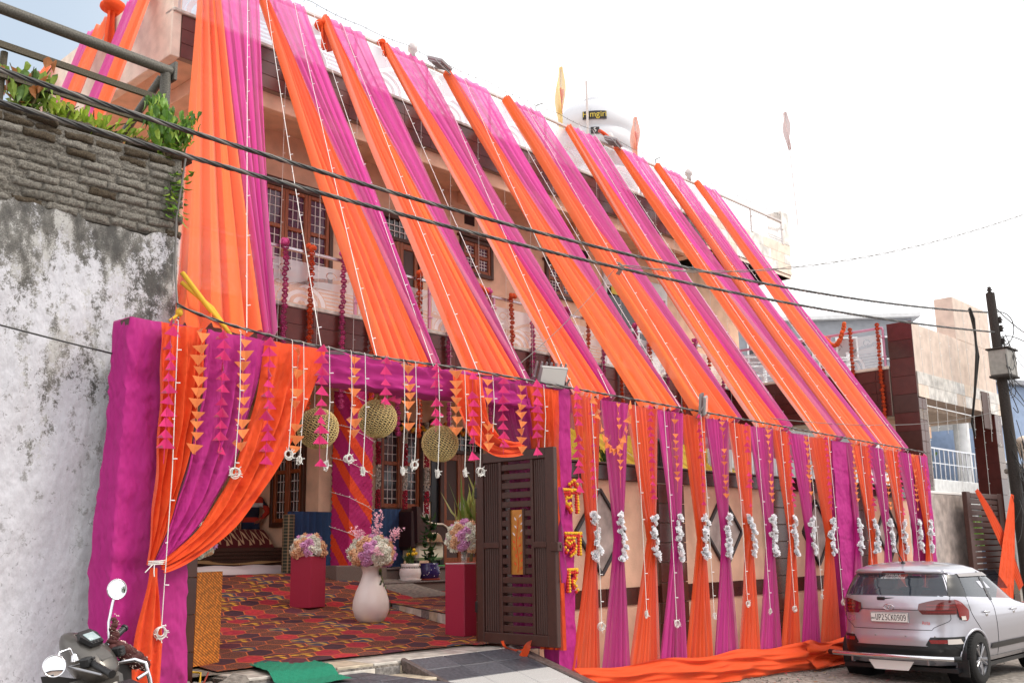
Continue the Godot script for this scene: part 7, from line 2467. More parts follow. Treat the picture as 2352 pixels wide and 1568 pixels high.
	for k in 17: a4.append(car_at(car_th_z(lerpf(-0.52, 0.52, k / 16.0), 0.677), 0.677, 0.0))
	line.call(a4)
	a4 = []
	for k in 17: a4.append(car_at(car_th_z(lerpf(-0.44, 0.44, k / 16.0), 0.895), 0.895, 0.001))
	line.call(a4)
	obj("panel_gap", seam, M.car_black, t)
	# lamps
	for sd in [1.0, -1.0]:
		var lm := put(Node3D.new(), "tail_lamp", t) as Node3D
		obj("boot_lens", car_patch([[0.855, sd * 0.42, sd * 0.742], [0.90, sd * 0.37, sd * 0.744], [0.945, sd * 0.38, sd * 0.745], [0.985, sd * 0.58, sd * 0.745]], 0.014), M.lamp_dark_red, lm)
		var z1 := car_th_z(sd * 0.75, 0.88)
		var z2 := car_th_x(-0.12, 0.88, sd)
		obj("body_lens", sheet(18, 10, func(u, v):
			var y := lerpf(0.825 - 0.06 * sin(minf(u * 1.3, 1.0) * PI * 0.5) + 0.12 * pow(u, 5.0), 0.992 - 0.02 * u - 0.075 * pow(u, 4.0), v)
			return car_at(lerp_angle(z1, z2, pow(u, 0.9)), y, 0.016)), M.lamp_red, lm)
		obj("clear_lens", sheet(8, 4, func(u, v): return car_at(lerp_angle(z1, z2, 0.15 + u * 0.4), lerpf(0.79, 0.835, v), 0.022)), M.lamp_clear, lm)
		for k in 3:
			var gy := 0.875 + k * 0.028
			obj("light_guide", car_patch([[gy, sd * 0.47, sd * 0.735], [gy + 0.010, sd * 0.47, sd * 0.735]], 0.0175), M.lamp_red, lm)
		obj("reflector", car_patch([[0.52, sd * 0.50, sd * 0.66], [0.565, sd * 0.48, sd * 0.72]], 0.012), M.lamp_red, t)
		if sd > 0: obj("reverse_lamp", car_patch([[0.51, 0.665, 0.775], [0.57, 0.665, 0.76]], 0.014), M.lamp_clear, t)
		else: obj("reflector", car_patch([[0.52, -0.76, -0.67], [0.565, -0.76, -0.67]], 0.012), M.lamp_red, t)
	obj("bumper_insert", car_patch([[0.34, -0.78, 0.78], [0.42, -0.79, 0.79], [0.485, -0.72, 0.72]], 0.008), M.car_black, t)
	for sd in [1.0, -1.0]:
		obj("bumper_insert", car_patch([[0.42, sd * 0.60, sd * 0.79], [0.5, sd * 0.44, sd * 0.79], [0.595, sd * 0.5, sd * 0.785]], 0.006), M.car_black, t)
	obj("brake_lamp", car_patch([[1.362, -0.16, 0.16], [1.385, -0.14, 0.14]], 0.008), M.lamp_dark_red, t)
	# chrome tube guard
	var cg := S()
	var gp := []
	for k in 17:
		var z := lerpf(-0.80, 0.80, k / 16.0)
		gp.append(V(-0.80 + 0.10 * pow(absf(z) / 0.8, 2.4), 0.355, z))
	tube(cg, gp, 0.03, 12)
	obj("guard_tube", cg, M.chrome, t)
	for sd in [1.0, -1.0]:
		var ce := S()
		tube(ce, [V(-0.70, 0.355, sd * 0.79), V(-0.66, 0.355, sd * 0.87)], 0.034, 12)
		obj("guard_end_cap", ce, M.car_black, t)
		obj("guard_bracket", B(-0.78, -0.5, 0.27, 0.34, sd * 0.5 - 0.012, sd * 0.5 + 0.012, 0.004), M.alloy, t)
	var sp := S()
	prism(sp, [Vector2(-0.30, 0.30), Vector2(0.30, 0.30), Vector2(0.22, 0.19), Vector2(-0.22, 0.19)], -0.006, 0.006, Transform3D(Basis(V(0, 0, 1), V(0, 1, 0), V(-1, 0, 0)), V(-0.73, 0, 0.0)))
	obj("lower_plate", sp, M.plate_white, t)
	# number plate, badge and lettering on the tailgate
	var rear := Basis(V(0, 0, 1), V(0, 1, 0), V(-1, 0, 0))
	var np := put(Node3D.new(), "number_plate", t) as Node3D
	np.position = V(-0.672, 0.818, 0.0)
	np.rotation.z = 0.03
	obj("plate", B(-0.006, 0.004, -0.06, 0.06, -0.25, 0.25, 0.002), M.plate_white, np)
	var rim := S()
	for q in [[-0.056, -0.052, -0.246, 0.246], [0.052, 0.056, -0.246, 0.246], [-0.056, 0.056, -0.246, -0.243], [-0.056, 0.056, 0.243, 0.246]]: bx(rim, -0.0085, -0.004, q[0], q[1], q[2], q[3])
	obj("border", rim, M.plate_black, np)
	text("lettering", "UP25CK0909", 0.098, 0.004, M.plate_black, np, Transform3D(rear.scaled_local(V(0.70, 1.0, 1)), V(-0.0075, 0.0, 0.022)), "Droid Sans Mono")
	text("lettering", "IND", 0.03, 0.004, M.plate_black, np, Transform3D(rear, V(-0.0075, -0.012, -0.215)))
	var bd := put(Node3D.new(), "badge", t) as Node3D
	bd.position = V(-0.668, 0.945, 0.0)
	var ov := S()
	var ring := []
	for k in 29: ring.append(V(0, sin(TAU * k / 28) * 0.034, cos(TAU * k / 28) * 0.066))
	tube(ov, ring, 0.005, 6, false)
	obj("oval", ov, M.chrome, bd)
	var hh := S()
	tube(hh, [V(0, -0.028, -0.034), V(0, 0.024, -0.012)], 0.006, 6)
	tube(hh, [V(0, -0.024, 0.012), V(0, 0.028, 0.034)], 0.006, 6)
	tube(hh, [V(0, -0.008, -0.024), V(0, 0.005, -0.005), V(0, -0.005, 0.005), V(0, 0.008, 0.024)], 0.005, 6)
	obj("slanted_h", hh, M.chrome, bd)
	text("lettering", "i20", 0.085, 0.006, M.chrome, t, Transform3D(rear, V(-0.664, 0.80, -0.52)))
	text("lettering", "Asta", 0.055, 0.006, M.chrome, t, Transform3D(rear, V(-0.660, 0.765, 0.47)))
	var tilt := rear * Basis(Vector3.RIGHT, -0.58)
	text("window_lettering", "JEABEROL", 0.05, 0.002, M.letter_white, t, Transform3D(tilt, V(-0.392, 1.335, -0.02)))
	text("window_lettering", "of BACHOOYPODA", 0.04, 0.002, M.letter_white, t, Transform3D(tilt, V(-0.418, 1.30, -0.02)))
	var wp := S()
	bar(wp, V(-0.60, 1.045, -0.12), V(-0.56, 1.06, 0.36), 0.03, 0.022, Vector3.UP, 0.005)
	box(wp, V(-0.60, 1.045, -0.12), V(0.05, 0.05, 0.11), 0.012)
	obj("wiper", wp, M.car_black, t)
	var an := S()
	lathe(an, [Vector2(0.03, 0.0), Vector2(0.028, 0.015), Vector2(0.012, 0.03), Vector2(0, 0.032)], 12, Transform3D(Basis.IDENTITY, V(-0.10, 1.475, 0)))
	tube(an, [V(-0.10, 1.49, 0), V(-0.22, 1.60, 0), V(-0.28, 1.70, 0)], [0.009, 0.008, 0.005], 6)
	obj("antenna", an, M.car_black, t)
	for sd in [0.55, -0.55, 0.2, -0.2]:
		var ss := S()
		ball(ss, car_at(car_th_z(sd, 0.6), 0.6, 0.0), 0.012, 8, 5)
		obj("parking_sensor", ss, M.flood_case, t)
	# inside
	for q in [[-0.0, -0.36, "interior"], [0.0, 0.36, "interior"], [0.95, -0.36, "interior"], [0.95, 0.36, "interior"]]:
		var se := S()
		box(se, V(q[0] + 0.1, 0.85, q[1]), V(0.14, 0.55, 0.5), 0.05)
		box(se, V(q[0] + 0.1, 1.2, q[1]), V(0.1, 0.16, 0.26), 0.04)
		obj("seat", se, M[q[2]] if q[0] > 0.5 else M.seat_red, t)
	obj("parcel_shelf", B(-0.5, 0.0, 0.93, 0.95, -0.62, 0.62), M.interior, t)
	obj("cabin_floor", B(-0.5, 2.6, 0.35, 0.40, -0.66, 0.66), M.interior, t)
	# wheels
	var wm := S()
	lathe(wm, [Vector2(0.20, -0.10), Vector2(0.285, -0.10), Vector2(0.308, -0.075), Vector2(0.312, 0.0), Vector2(0.308, 0.075), Vector2(0.285, 0.10), Vector2(0.20, 0.10)], 40)
	var tm := fin(wm)
	var tr := S()
	for k in 44:
		var a := TAU * k / 44
		box(tr, Vector3.ZERO, V(0.006, 0.15, 0.028), 0.0, Transform3D(Basis(V(cos(a), 0, sin(a)), V(0, 1, 0), V(-sin(a), 0, cos(a))), V(cos(a) * 0.313, 0, sin(a) * 0.313)))
	var trm := fin(tr)
	var rm := S()
	lathe(rm, [Vector2(0.205, 0.095), Vector2(0.205, 0.075), Vector2(0.19, 0.06), Vector2(0.185, -0.02), Vector2(0.0, -0.02)], 32)
	for k in 5:
		var a := TAU * k / 5 + 0.3
		for d in [-0.14, 0.14]:
			var p0 := V(cos(a + d * 0.5) * 0.03, 0.075, sin(a + d * 0.5) * 0.03)
			var p1 := V(cos(a + d) * 0.195, 0.085, sin(a + d) * 0.195)
			bar(rm, p0, p1, 0.026, 0.028, V(0, 1, 0), 0.006)
	lathe(rm, [Vector2(0.04, 0.06), Vector2(0.038, 0.085), Vector2(0.02, 0.092), Vector2(0, 0.092)], 16)
	var rmm := fin(rm)
	var bk := S()
	lathe(bk, [Vector2(0.0, -0.015), Vector2(0.2, -0.015)], 24)
	var bkm := fin(bk)
	for wx in wheels:
		for sd in [1.0, -1.0]:
			var w := put(Node3D.new(), "wheel", t) as Node3D
			w.position = V(wx, 0.312, sd * 0.775)
			w.rotation = V(PI / 2 * sd, 0, 0)
			obj("tyre", tm, M.tyre, w)
			obj("tread", trm, M.tyre, w)
			obj("rim", rmm, M.alloy, w)
			obj("brake_disc", bkm, M.car_black, w)
			var lip := S()
			var lp := []
			for k in 21:
				var a := lerpf(-0.25, PI + 0.25, k / 20.0)
				var x: float = wx + cos(a) * 0.352
				var y := 0.31 + sin(a) * 0.352
				if y > 0.2: lp.append(car_at(car_th_x(x, y, sd), y, -0.006))
			tube(lip, lp, 0.020, 8)
			obj("wheel_arch", lip, M.car_paint, t)
			var inn := S()
			lathe(inn, [Vector2(0.36, 0.12), Vector2(0.36, -0.16), Vector2(0.0, -0.16)], 28, Transform3D(Basis(Vector3.RIGHT, PI / 2 * sd), V(wx, 0.31, sd * 0.70)))
			obj("wheel_housing", inn, M.car_black, t)
		obj("mud_flap", B(wx - 0.37, wx - 0.355, 0.12, 0.32, 0.70, 0.84), M.car_black, t)

# ---------------------------------------------------------------- scooter
func scooter() -> void:
	var t := thing("motor_scooter", "grey motor scooter leaning on its stand at the lower left, handlebar turned", "scooter", V(2.80, 0.21, -5.68))
	t.basis = Basis(Vector3.UP, deg_to_rad(-14)) * Basis(V(0, 0, 1), deg_to_rad(11))
	var h := put(Node3D.new(), "handlebar", t) as Node3D
	h.position = V(0, 0.89, 0.0)
	h.rotation = V(0, deg_to_rad(36), 0)
	# headlamp cowl: a rounded wedge, broad to the rider, drawn out to the front
	obj("cowl", sheet(40, 28, func(u, v):
		var th: float = u * TAU
		var ph: float = (v - 0.5) * PI
		var x := cos(th) * cos(ph)
		var z := sin(th) * cos(ph)
		var y := sin(ph)
		x = signf(x) * pow(absf(x), 0.8); z = signf(z) * pow(absf(z), 0.8); y = signf(y) * pow(absf(y), 0.85)
		var wd: float = lerpf(0.075, 0.125, smoothstep(-1.0, 0.7, z))
		return V(x * wd, 0.0 + y * 0.135 - 0.05 * z * (0.6 + y * 0.7), z * 0.15 - 0.01 - 0.05 * y)), M.scooter_paint, h)
	# dash on the sloping top, facing the rider
	var db := Basis(Vector3.RIGHT, deg_to_rad(38))
	var dx := Transform3D(db.scaled(Vector3.ONE * 0.8), V(0, 0.115, 0.03))
	var ds := S()
	prism(ds, [Vector2(-0.055, 0.07), Vector2(0.055, 0.07), Vector2(0.078, 0.02), Vector2(0.05, -0.075), Vector2(-0.05, -0.075), Vector2(-0.078, 0.02)], -0.02, 0.012, dx * Transform3D(Basis(Vector3.RIGHT, -PI / 2), Vector3.ZERO))
	obj("dashboard", ds, M.black_plastic, h)
	var lc := S()
	box(lc, V(0, 0.0135, 0.005), V(0.096, 0.004, 0.078), 0.002, dx)
	obj("display", lc, M.lcd, h)
	var dk := S()
	for k in 3: box(dk, dx * V(-0.03 + k * 0.03, 0.0145, 0.062), V(0.014, 0.004, 0.008), 0.0, Transform3D.IDENTITY)
	obj("button", dk, M.scooter_dark, h)
	var cs := S()
	bx(cs, -0.075, 0.075, -0.10, 0.03, 0.05, 0.13, 0.035)
	obj("switch_cover", cs, M.scooter_paint, h)
	for sd in [1.0, -1.0]:
		var g := S()
		var a := V(0.12, 0.04, 0.02) if sd > 0 else V(-0.10, 0.0, 0.10)
		var b := V(0.27, 0.10, 0.02) if sd > 0 else V(-0.17, -0.06, 0.30)
		tube(g, [V(sd * 0.05, 0.0, 0.06), a], 0.018, 10)
		obj("bar", g, M.scooter_dark, h)
		var gr := S()
		var n := 12
		var pts := []
		var rr := []
		for k in n * 2 + 1:
			pts.append(a.lerp(b, k / (n * 2.0)))
			rr.append(0.019 if k % 2 else 0.0165)
		tube(gr, pts, rr, 12)
		var e := (b - a).normalized()
		tube(gr, [b, b + e * 0.012], 0.022, 12)
		obj("grip", gr, M.black_plastic, h)
		var lv := S()
		tube(lv, [a + V(0, 0.0, -0.03), a + V(sd * 0.08, 0, -0.07), b + V(0, 0, -0.06)], 0.008, 6)
		obj("brake_lever", lv, M.alloy, h)
		obj("switch_block", B(sd * 0.12 - 0.03, sd * 0.12 + 0.03, -0.025, 0.03, 0.07, 0.13, 0.01), M.black_plastic, h)
		for k in 3: obj("switch", B(sd * 0.105 - 0.012, sd * 0.105 + 0.012, -0.018 + k * 0.016, -0.006 + k * 0.016, 0.128, 0.14, 0.003), M.scooter_dark, h)
	# mirrors
	for q in [[V(0.13, 0.03, 0.03), V(0.16, 0.16, 0.02), V(0.21, 0.26, 0.02), V(0.245, 0.33, 0.03), V(-0.35, 0.05, 0.9)], [V(-0.13, 0.03, 0.03), V(-0.145, 0.09, 0.02), V(-0.20, 0.085, 0.0), V(-0.275, 0.03, 0.03), V(-0.45, 0.25, 0.8)]]:
		var mr := put(Node3D.new(), "mirror", t) as Node3D
		mr.transform = h.transform
		var ss := S()
		tube(ss, [q[0], q[1], q[2], q[3]], 0.008, 8)
		lathe(ss, [Vector2(0.022, 0), Vector2(0.016, 0.03), Vector2(0.009, 0.04)], 12, Transform3D(Basis.IDENTITY, q[0] - V(0, 0.01, 0)))
		obj("stem", ss, M.chrome, mr)
		var d: Vector3 = q[4].normalized()
		var bs := Basis(Vector3.UP.cross(d).normalized(), d, Vector3.ZERO)
		bs.z = bs.x.cross(bs.y)
		var xf := Transform3D(bs, q[3])
		var sh := S()
		lathe(sh, [Vector2(0, -0.03), Vector2(0.035, -0.025), Vector2(0.055, -0.008), Vector2(0.06, 0.006), Vector2(0.056, 0.009), Vector2(0.051, 0.004)], 28, xf)
		obj("housing", sh, M.chrome, mr)
		var gl := S()
		lathe(gl, [Vector2(0.052, 0.005), Vector2(0.03, 0.007), Vector2(0, 0.0075)], 28, xf)
		obj("glass", gl, M.mirror, mr)
	# leg shield, column, guard, body
	obj("leg_shield", sheet(24, 20, func(u, v):
		var x: float = lerpf(-0.24, 0.24, u) * (1.0 - 0.25 * v)
		return V(x, 0.82 - 0.6 * v + 0.03 * cos(u * TAU), 0.02 - 0.10 * v + 0.10 * pow(absf(x) / 0.24, 2.0) * -1.0)), M.scooter_dark, t)
	obj("inner_panel", B(-0.15, 0.15, 0.30, 0.80, 0.03, 0.09, 0.03), M.scooter_paint, t)
	var ky := S()
	lathe(ky, [Vector2(0, 0.012), Vector2(0.022, 0.012), Vector2(0.026, 0.0)], 20, Transform3D(Basis(Vector3.RIGHT, PI / 2), V(0.10, 0.72, 0.09)))
	obj("key_lock", ky, M.lamp_clear, t)
	var kh := S()
	lathe(kh, [Vector2(0, 0.014), Vector2(0.006, 0.014), Vector2(0.006, 0.0)], 10, Transform3D(Basis(Vector3.RIGHT, PI / 2), V(0.097, 0.715, 0.09)))
	obj("keyhole", kh, M.black_plastic, t)
	var gd := S()
	tube(gd, [V(0.12, 0.83, -0.03), V(0.24, 0.82, -0.02), V(0.29, 0.79, 0.0), V(0.30, 0.70, 0.01), V(0.30, 0.30, 0.0)], 0.013, 10)
	tube(gd, [V(0.23, 0.72, 0.03), V(0.295, 0.74, 0.01)], 0.011, 8)
	obj("leg_guard", gd, M.chrome, t)
	obj("column", bx(S(), -0.06, 0.06, 0.3, 0.86, -0.08, 0.06, 0.03), M.scooter_dark, t)
	obj("footboard", B(-0.2, 0.2, 0.26, 0.31, 0.05, 0.5, 0.02), M.scooter_dark, t)
	obj("rear_body", sheet(28, 20, func(u, v):
		var a: float = u * TAU
		var z: float = lerpf(0.45, 1.35, v)
		var w: float = 0.19 * sin(clampf(v * 2.6 + 0.4, 0, PI / 2)) * (1.0 - 0.35 * v)
		return V(cos(a) * w, 0.52 + 0.1 * v + sin(a) * 0.2 * (1.0 - 0.4 * v), z)), M.scooter_paint, t)
	obj("seat", bx(S(), -0.14, 0.14, 0.72, 0.80, 0.45, 1.2, 0.04), M.black_plastic, t)
	for z in [-0.30, 1.05]:
		var w := put(Node3D.new(), "wheel", t) as Node3D
		w.position = V(0, 0.215, z)
		w.rotation.z = PI / 2
		var ty := S()
		lathe(ty, [Vector2(0.13, -0.045), Vector2(0.19, -0.05), Vector2(0.215, 0.0), Vector2(0.19, 0.05), Vector2(0.13, 0.045)], 28)
		obj("tyre", ty, M.tyre, w)
		var ri := S()
		lathe(ri, [Vector2(0.0, -0.03), Vector2(0.13, -0.04), Vector2(0.13, 0.04), Vector2(0.0, 0.03)], 20)
		obj("rim", ri, M.alloy, w)
	obj("front_mudguard", sheet(16, 12, func(u, v):
		var a: float = lerpf(0.2, PI - 0.3, u)
		var x: float = lerpf(-0.08, 0.08, v)
		return V(x, 0.215 + sin(a) * (0.25 - x * x * 6.0), -0.30 - cos(a) * 0.25)), M.scooter_paint, t)
	var fk := S()
	tube(fk, [V(-0.07, 0.22, -0.30), V(-0.07, 0.55, -0.15)], 0.02, 8)
	tube(fk, [V(0.07, 0.22, -0.30), V(0.07, 0.55, -0.15)], 0.02, 8)
	obj("fork", fk, M.black_plastic, t)
	# sparkling scarf knotted on the right side of the bar
	var hw := t.transform * h.transform
	var sc := thing("scarf", "dark red glittering scarf knotted round the scooter's mirror stem", "scarf", hw * V(0.16, 0.06, 0.05))
	var lb := hw.basis
	var so := S()
	rng.seed = 303
	so.set_smooth_group(1)
	for k in 10:
		var s := k / 9.0
		ball(so, lb * V(-0.02 + 0.045 * s, -0.04 + 0.15 * s, -0.01) + V(rnd(-0.01, 0.01), 0, rnd(-0.01, 0.01)), V(0.03, 0.025, 0.03) * (1.15 - 0.6 * s), 8, 6)
	for k in 16:
		var s2 := k / 15.0
		ball(so, lb * V(0.0 + 0.13 * s2, -0.05 - 0.13 * s2, 0.02 + 0.03 * s2) + V(rnd(-0.012, 0.012), rnd(-0.012, 0.012), rnd(-0.012, 0.012)), V(0.035 + 0.02 * sin(s2 * 3.0), 0.035, 0.03), 8, 6)
	obj("cloth", so, M.scarf, sc)
	var gs := S()
	for k in 420:
		var s3 := rng.randf()
		var c := lb * (V(-0.02 + 0.045 * s3, -0.04 + 0.15 * s3, -0.01) if k % 3 == 0 else V(0.13 * s3, -0.05 - 0.13 * s3, 0.02 + 0.03 * s3))
		var d2 := V(rnd(-1, 1), rnd(-1, 1), rnd(-1, 1)).normalized()
		var p := c + d2 * (0.042 if k % 3 else 0.03)
		var e2 := d2.cross(V(0.2, 0.9, 0.4)).normalized()
		tri(gs, p, p + e2 * 0.008 + d2 * 0.006, p + d2 * 0.010 - e2 * 0.003, d2)
	obj("sequins", gs, M.glitter, sc).set_meta("kind", "stuff")

# ---------------------------------------------------------------- cables, pole, roof things, far buildings
func bundle(called: String, label: String, pts: Array, strands: int, R: float, r: float, turns: float, m1: Material, m2: Material) -> void:
	var t := thing(called, label, "cable", pts[0])
	var len := 0.0
	var acc := [0.0]
	for i in pts.size() - 1:
		len += (pts[i + 1] - pts[i]).length()
		acc.append(len)
	var n := int(len * 9.0)
	for s in strands:
		var q := []
		var j := 0
		for k in n + 1:
			var d := len * k / n
			while j < pts.size() - 2 and acc[j + 1] < d: j += 1
			var p: Vector3 = pts[j].lerp(pts[j + 1], (d - acc[j]) / (acc[j + 1] - acc[j]))
			var dir: Vector3 = (pts[mini(j + 1, pts.size() - 1)] - pts[j]).normalized()
			var a := Vector3.UP.cross(dir).normalized()
			var b := dir.cross(a)
			var ph := d * turns * TAU + TAU * s / strands
			q.append(p - pts[0] + (a * cos(ph) + b * sin(ph)) * R)
		var st := S()
		tube(st, q, r, 6, false)
		obj("strand", st, m2 if s == strands - 1 else m1, t)

func cables() -> void:
	# twin twisted supply cables from the left of the street to the pole
	var path := func(a: Vector3, b: Vector3, c: Vector3) -> Array:
		var r := []
		for k in 61: r.append(bez(a, b, c, k / 60.0))
		return r
	bundle("power_cable", "upper thick twisted black power cable crossing the drapes to the pole", path.call(V(0.6, 4.93, -6.85), V(9.5, 4.62, -7.15), V(24.3, 6.84, -7.65)), 4, 0.0125, 0.0105, 1.7, M.cable, M.cable_light)
	bundle("power_cable", "lower thick twisted black power cable crossing the drapes to the pole", path.call(V(0.6, 4.62, -6.75), V(9.8, 4.56, -7.1), V(24.4, 6.38, -7.6)), 4, 0.0125, 0.0105, 1.9, M.cable, M.cable_light)
	var cl := S()
	for k in 4: tube(cl, [V(9.42 + k * 0.02, 4.84, -7.12), V(9.43 + k * 0.02, 4.93, -7.05), V(9.44 + k * 0.02, 5.0, -7.12)], 0.006, 5)
	tag(obj("cable_clamp", cl, M.cable_light), "wire binding that joins the two power cables in mid span", "clamp")
	bundle("thin_twisted_wire", "thin pale twisted wire rising to the right across the sky", path.call(V(9.45, 4.96, -7.1), V(15.0, 5.3, -6.5), V(30.0, 11.4, -5.0)), 2, 0.012, 0.006, 0.9, M.cable_light, M.cable_light)
	var th := S()
	tube(th, arc_pts(V(9.4, 4.9, -7.12), V(7.55, 3.5, -7.0), 0.05, 10), 0.004, 5)
	tag(obj("thin_wire", th, M.cable_light), "single thin wire slanting from the cable clamp down to the frame", "wire")
	var tb := S()
	tube(tb, arc_pts(V(-0.5, 3.72, -7.2), V(3.36, 3.1, -7.2), 0.05, 10), 0.007, 5)
	tag(obj("thin_wire", tb, M.cable), "single black wire running across the old plastered wall", "wire")
	var lw := S()
	tube(lw, arc_pts(V(12.6, 3.35, -6.95), V(27.0, 4.95, -8.2), 0.25, 14), 0.006, 5)
	tag(obj("thin_wire", lw, M.cable_light), "thin sagging wire from the frame to the cream wing", "wire")
	# pole with box and tangled wires
	var p := thing("electric_pole", "leaning dark electric pole with insulators and tangled wires at the right edge", "pole", V(24.95, 0, -7.65))
	var ps := S()
	tube(ps, [V(0.05, 0, 0), V(-0.1, 4.0, 0.0), V(-0.36, 7.35, 0.0)], [0.14, 0.125, 0.10], 14)
	obj("shaft", ps, M.pole, p)
	for q in [[V(-0.38, 7.42, 0.0), 0.07], [V(-0.26, 6.7, 0.12), 0.06], [V(-0.24, 6.5, 0.12), 0.06], [V(-0.22, 6.2, 0.12), 0.07]]:
		var ins := S()
		lathe(ins, [Vector2(0.02, -0.08), Vector2(0.06, -0.06), Vector2(0.03, -0.03), Vector2(0.07, 0.0), Vector2(0.035, 0.03), Vector2(0.05, 0.06), Vector2(0.0, 0.09)], 12, Transform3D(Basis.IDENTITY, q[0]))
		obj("insulator", ins, M.pole, p)
	var bxm := thing("junction_box", "grey metal junction box fixed to the electric pole", "box", V(24.8, 5.38, -7.6))
	obj("case", B(-0.36, 0.28, 0.0, 0.60, -0.2, 0.22, 0.02), M.box_grey, bxm)
	obj("hood", B(-0.40, 0.32, 0.60, 0.64, -0.24, 0.27, 0.01), M.pole, bxm)
	obj("sill", B(-0.38, 0.30, -0.05, 0.0, -0.22, 0.25, 0.01), M.pole, bxm)
	rng.seed = 404
	var wires := S()
	for k in 46:
		var y := rnd(2.0, 6.5)
		var a := V(rnd(-0.35, 0.1), y, rnd(0.05, 0.25))
		var b := a + V(rnd(-0.7, 0.7), rnd(-1.6, 0.5), rnd(-0.1, 0.35))
		var m := (a + b) / 2 + V(rnd(-0.45, 0.45), rnd(-0.7, 0.1), rnd(0, 0.3))
		var pts := []
		for j in 9: pts.append(bez(a, m, b, j / 8.0))
		tube(wires, pts, rnd(0.006, 0.013), 4, false)
	for q in [[V(-0.3, 6.9, 0.1), V(0.7, 7.0, 0.3), V(0.5, 6.2, 0.2), V(-0.2, 6.1, 0.1)], [V(-0.3, 6.95, 0.1), V(0.9, 6.5, 0.2), V(2.6, 6.2, 0.5), V(4.0, 6.0, 0.8)], [V(-0.25, 6.3, 0.1), V(0.9, 6.6, 0.2), V(2.2, 6.1, 0.3), V(4.0, 5.7, 0.5)]]:
		var pts2 := []
		for j in 13:
			var s := j / 12.0
			pts2.append(bez(q[0], q[1], q[2], s).lerp(bez(q[1], q[2], q[3], s), s))
		tube(wires, pts2, 0.013, 5, false)
	obj("tangled_wires", wires, M.cable, p).set_meta("kind", "stuff")
	var dc := S()
	tube(dc, [V(22.9, 6.70, -7.58), V(23.15, 6.5, -7.6), V(23.4, 5.8, -7.7), V(23.6, 4.9, -7.9), V(24.1, 4.3, -8.2), V(24.5, 4.05, -8.3)], 0.028, 7)
	tube(dc, [V(22.9, 6.68, -7.6), V(23.2, 6.4, -7.65), V(23.5, 5.7, -7.7), V(23.75, 4.9, -7.95), V(24.15, 4.35, -8.2)], 0.022, 7)
	tag(obj("drop_cable", dc, M.cable), "black drop cable curving down the cream wing from the upper power cable", "cable")
	# street side pillar with a classical lamp
	var gp := thing("stone_gate_pillar", "dark mould-stained pillar with coping and a white lamp at the right edge", "pillar", V(26.1, 0, -7.7))
	obj("shaft", B(-0.4, 0.5, 0, 3.2, -0.3, 0.3, 0.02), M.pole, gp)
	obj("coping", B(-0.5, 0.6, 3.2, 3.32, -0.4, 0.4, 0.03), M.rubble, gp)
	var lt := thing("pillar_lamp", "white urn shaped lamp on the stained pillar at the right edge", "lamp", V(26.0, 3.32, -7.7))
	var ls := S()
	lathe(ls, [Vector2(0.0, 0.0), Vector2(0.16, 0.0), Vector2(0.06, 0.1), Vector2(0.05, 0.18), Vector2(0.12, 0.3), Vector2(0.19, 0.6), Vector2(0.24, 0.64), Vector2(0.12, 0.74), Vector2(0.0, 0.78)], 8)
	obj("urn", ls, M.cream_wall, lt)

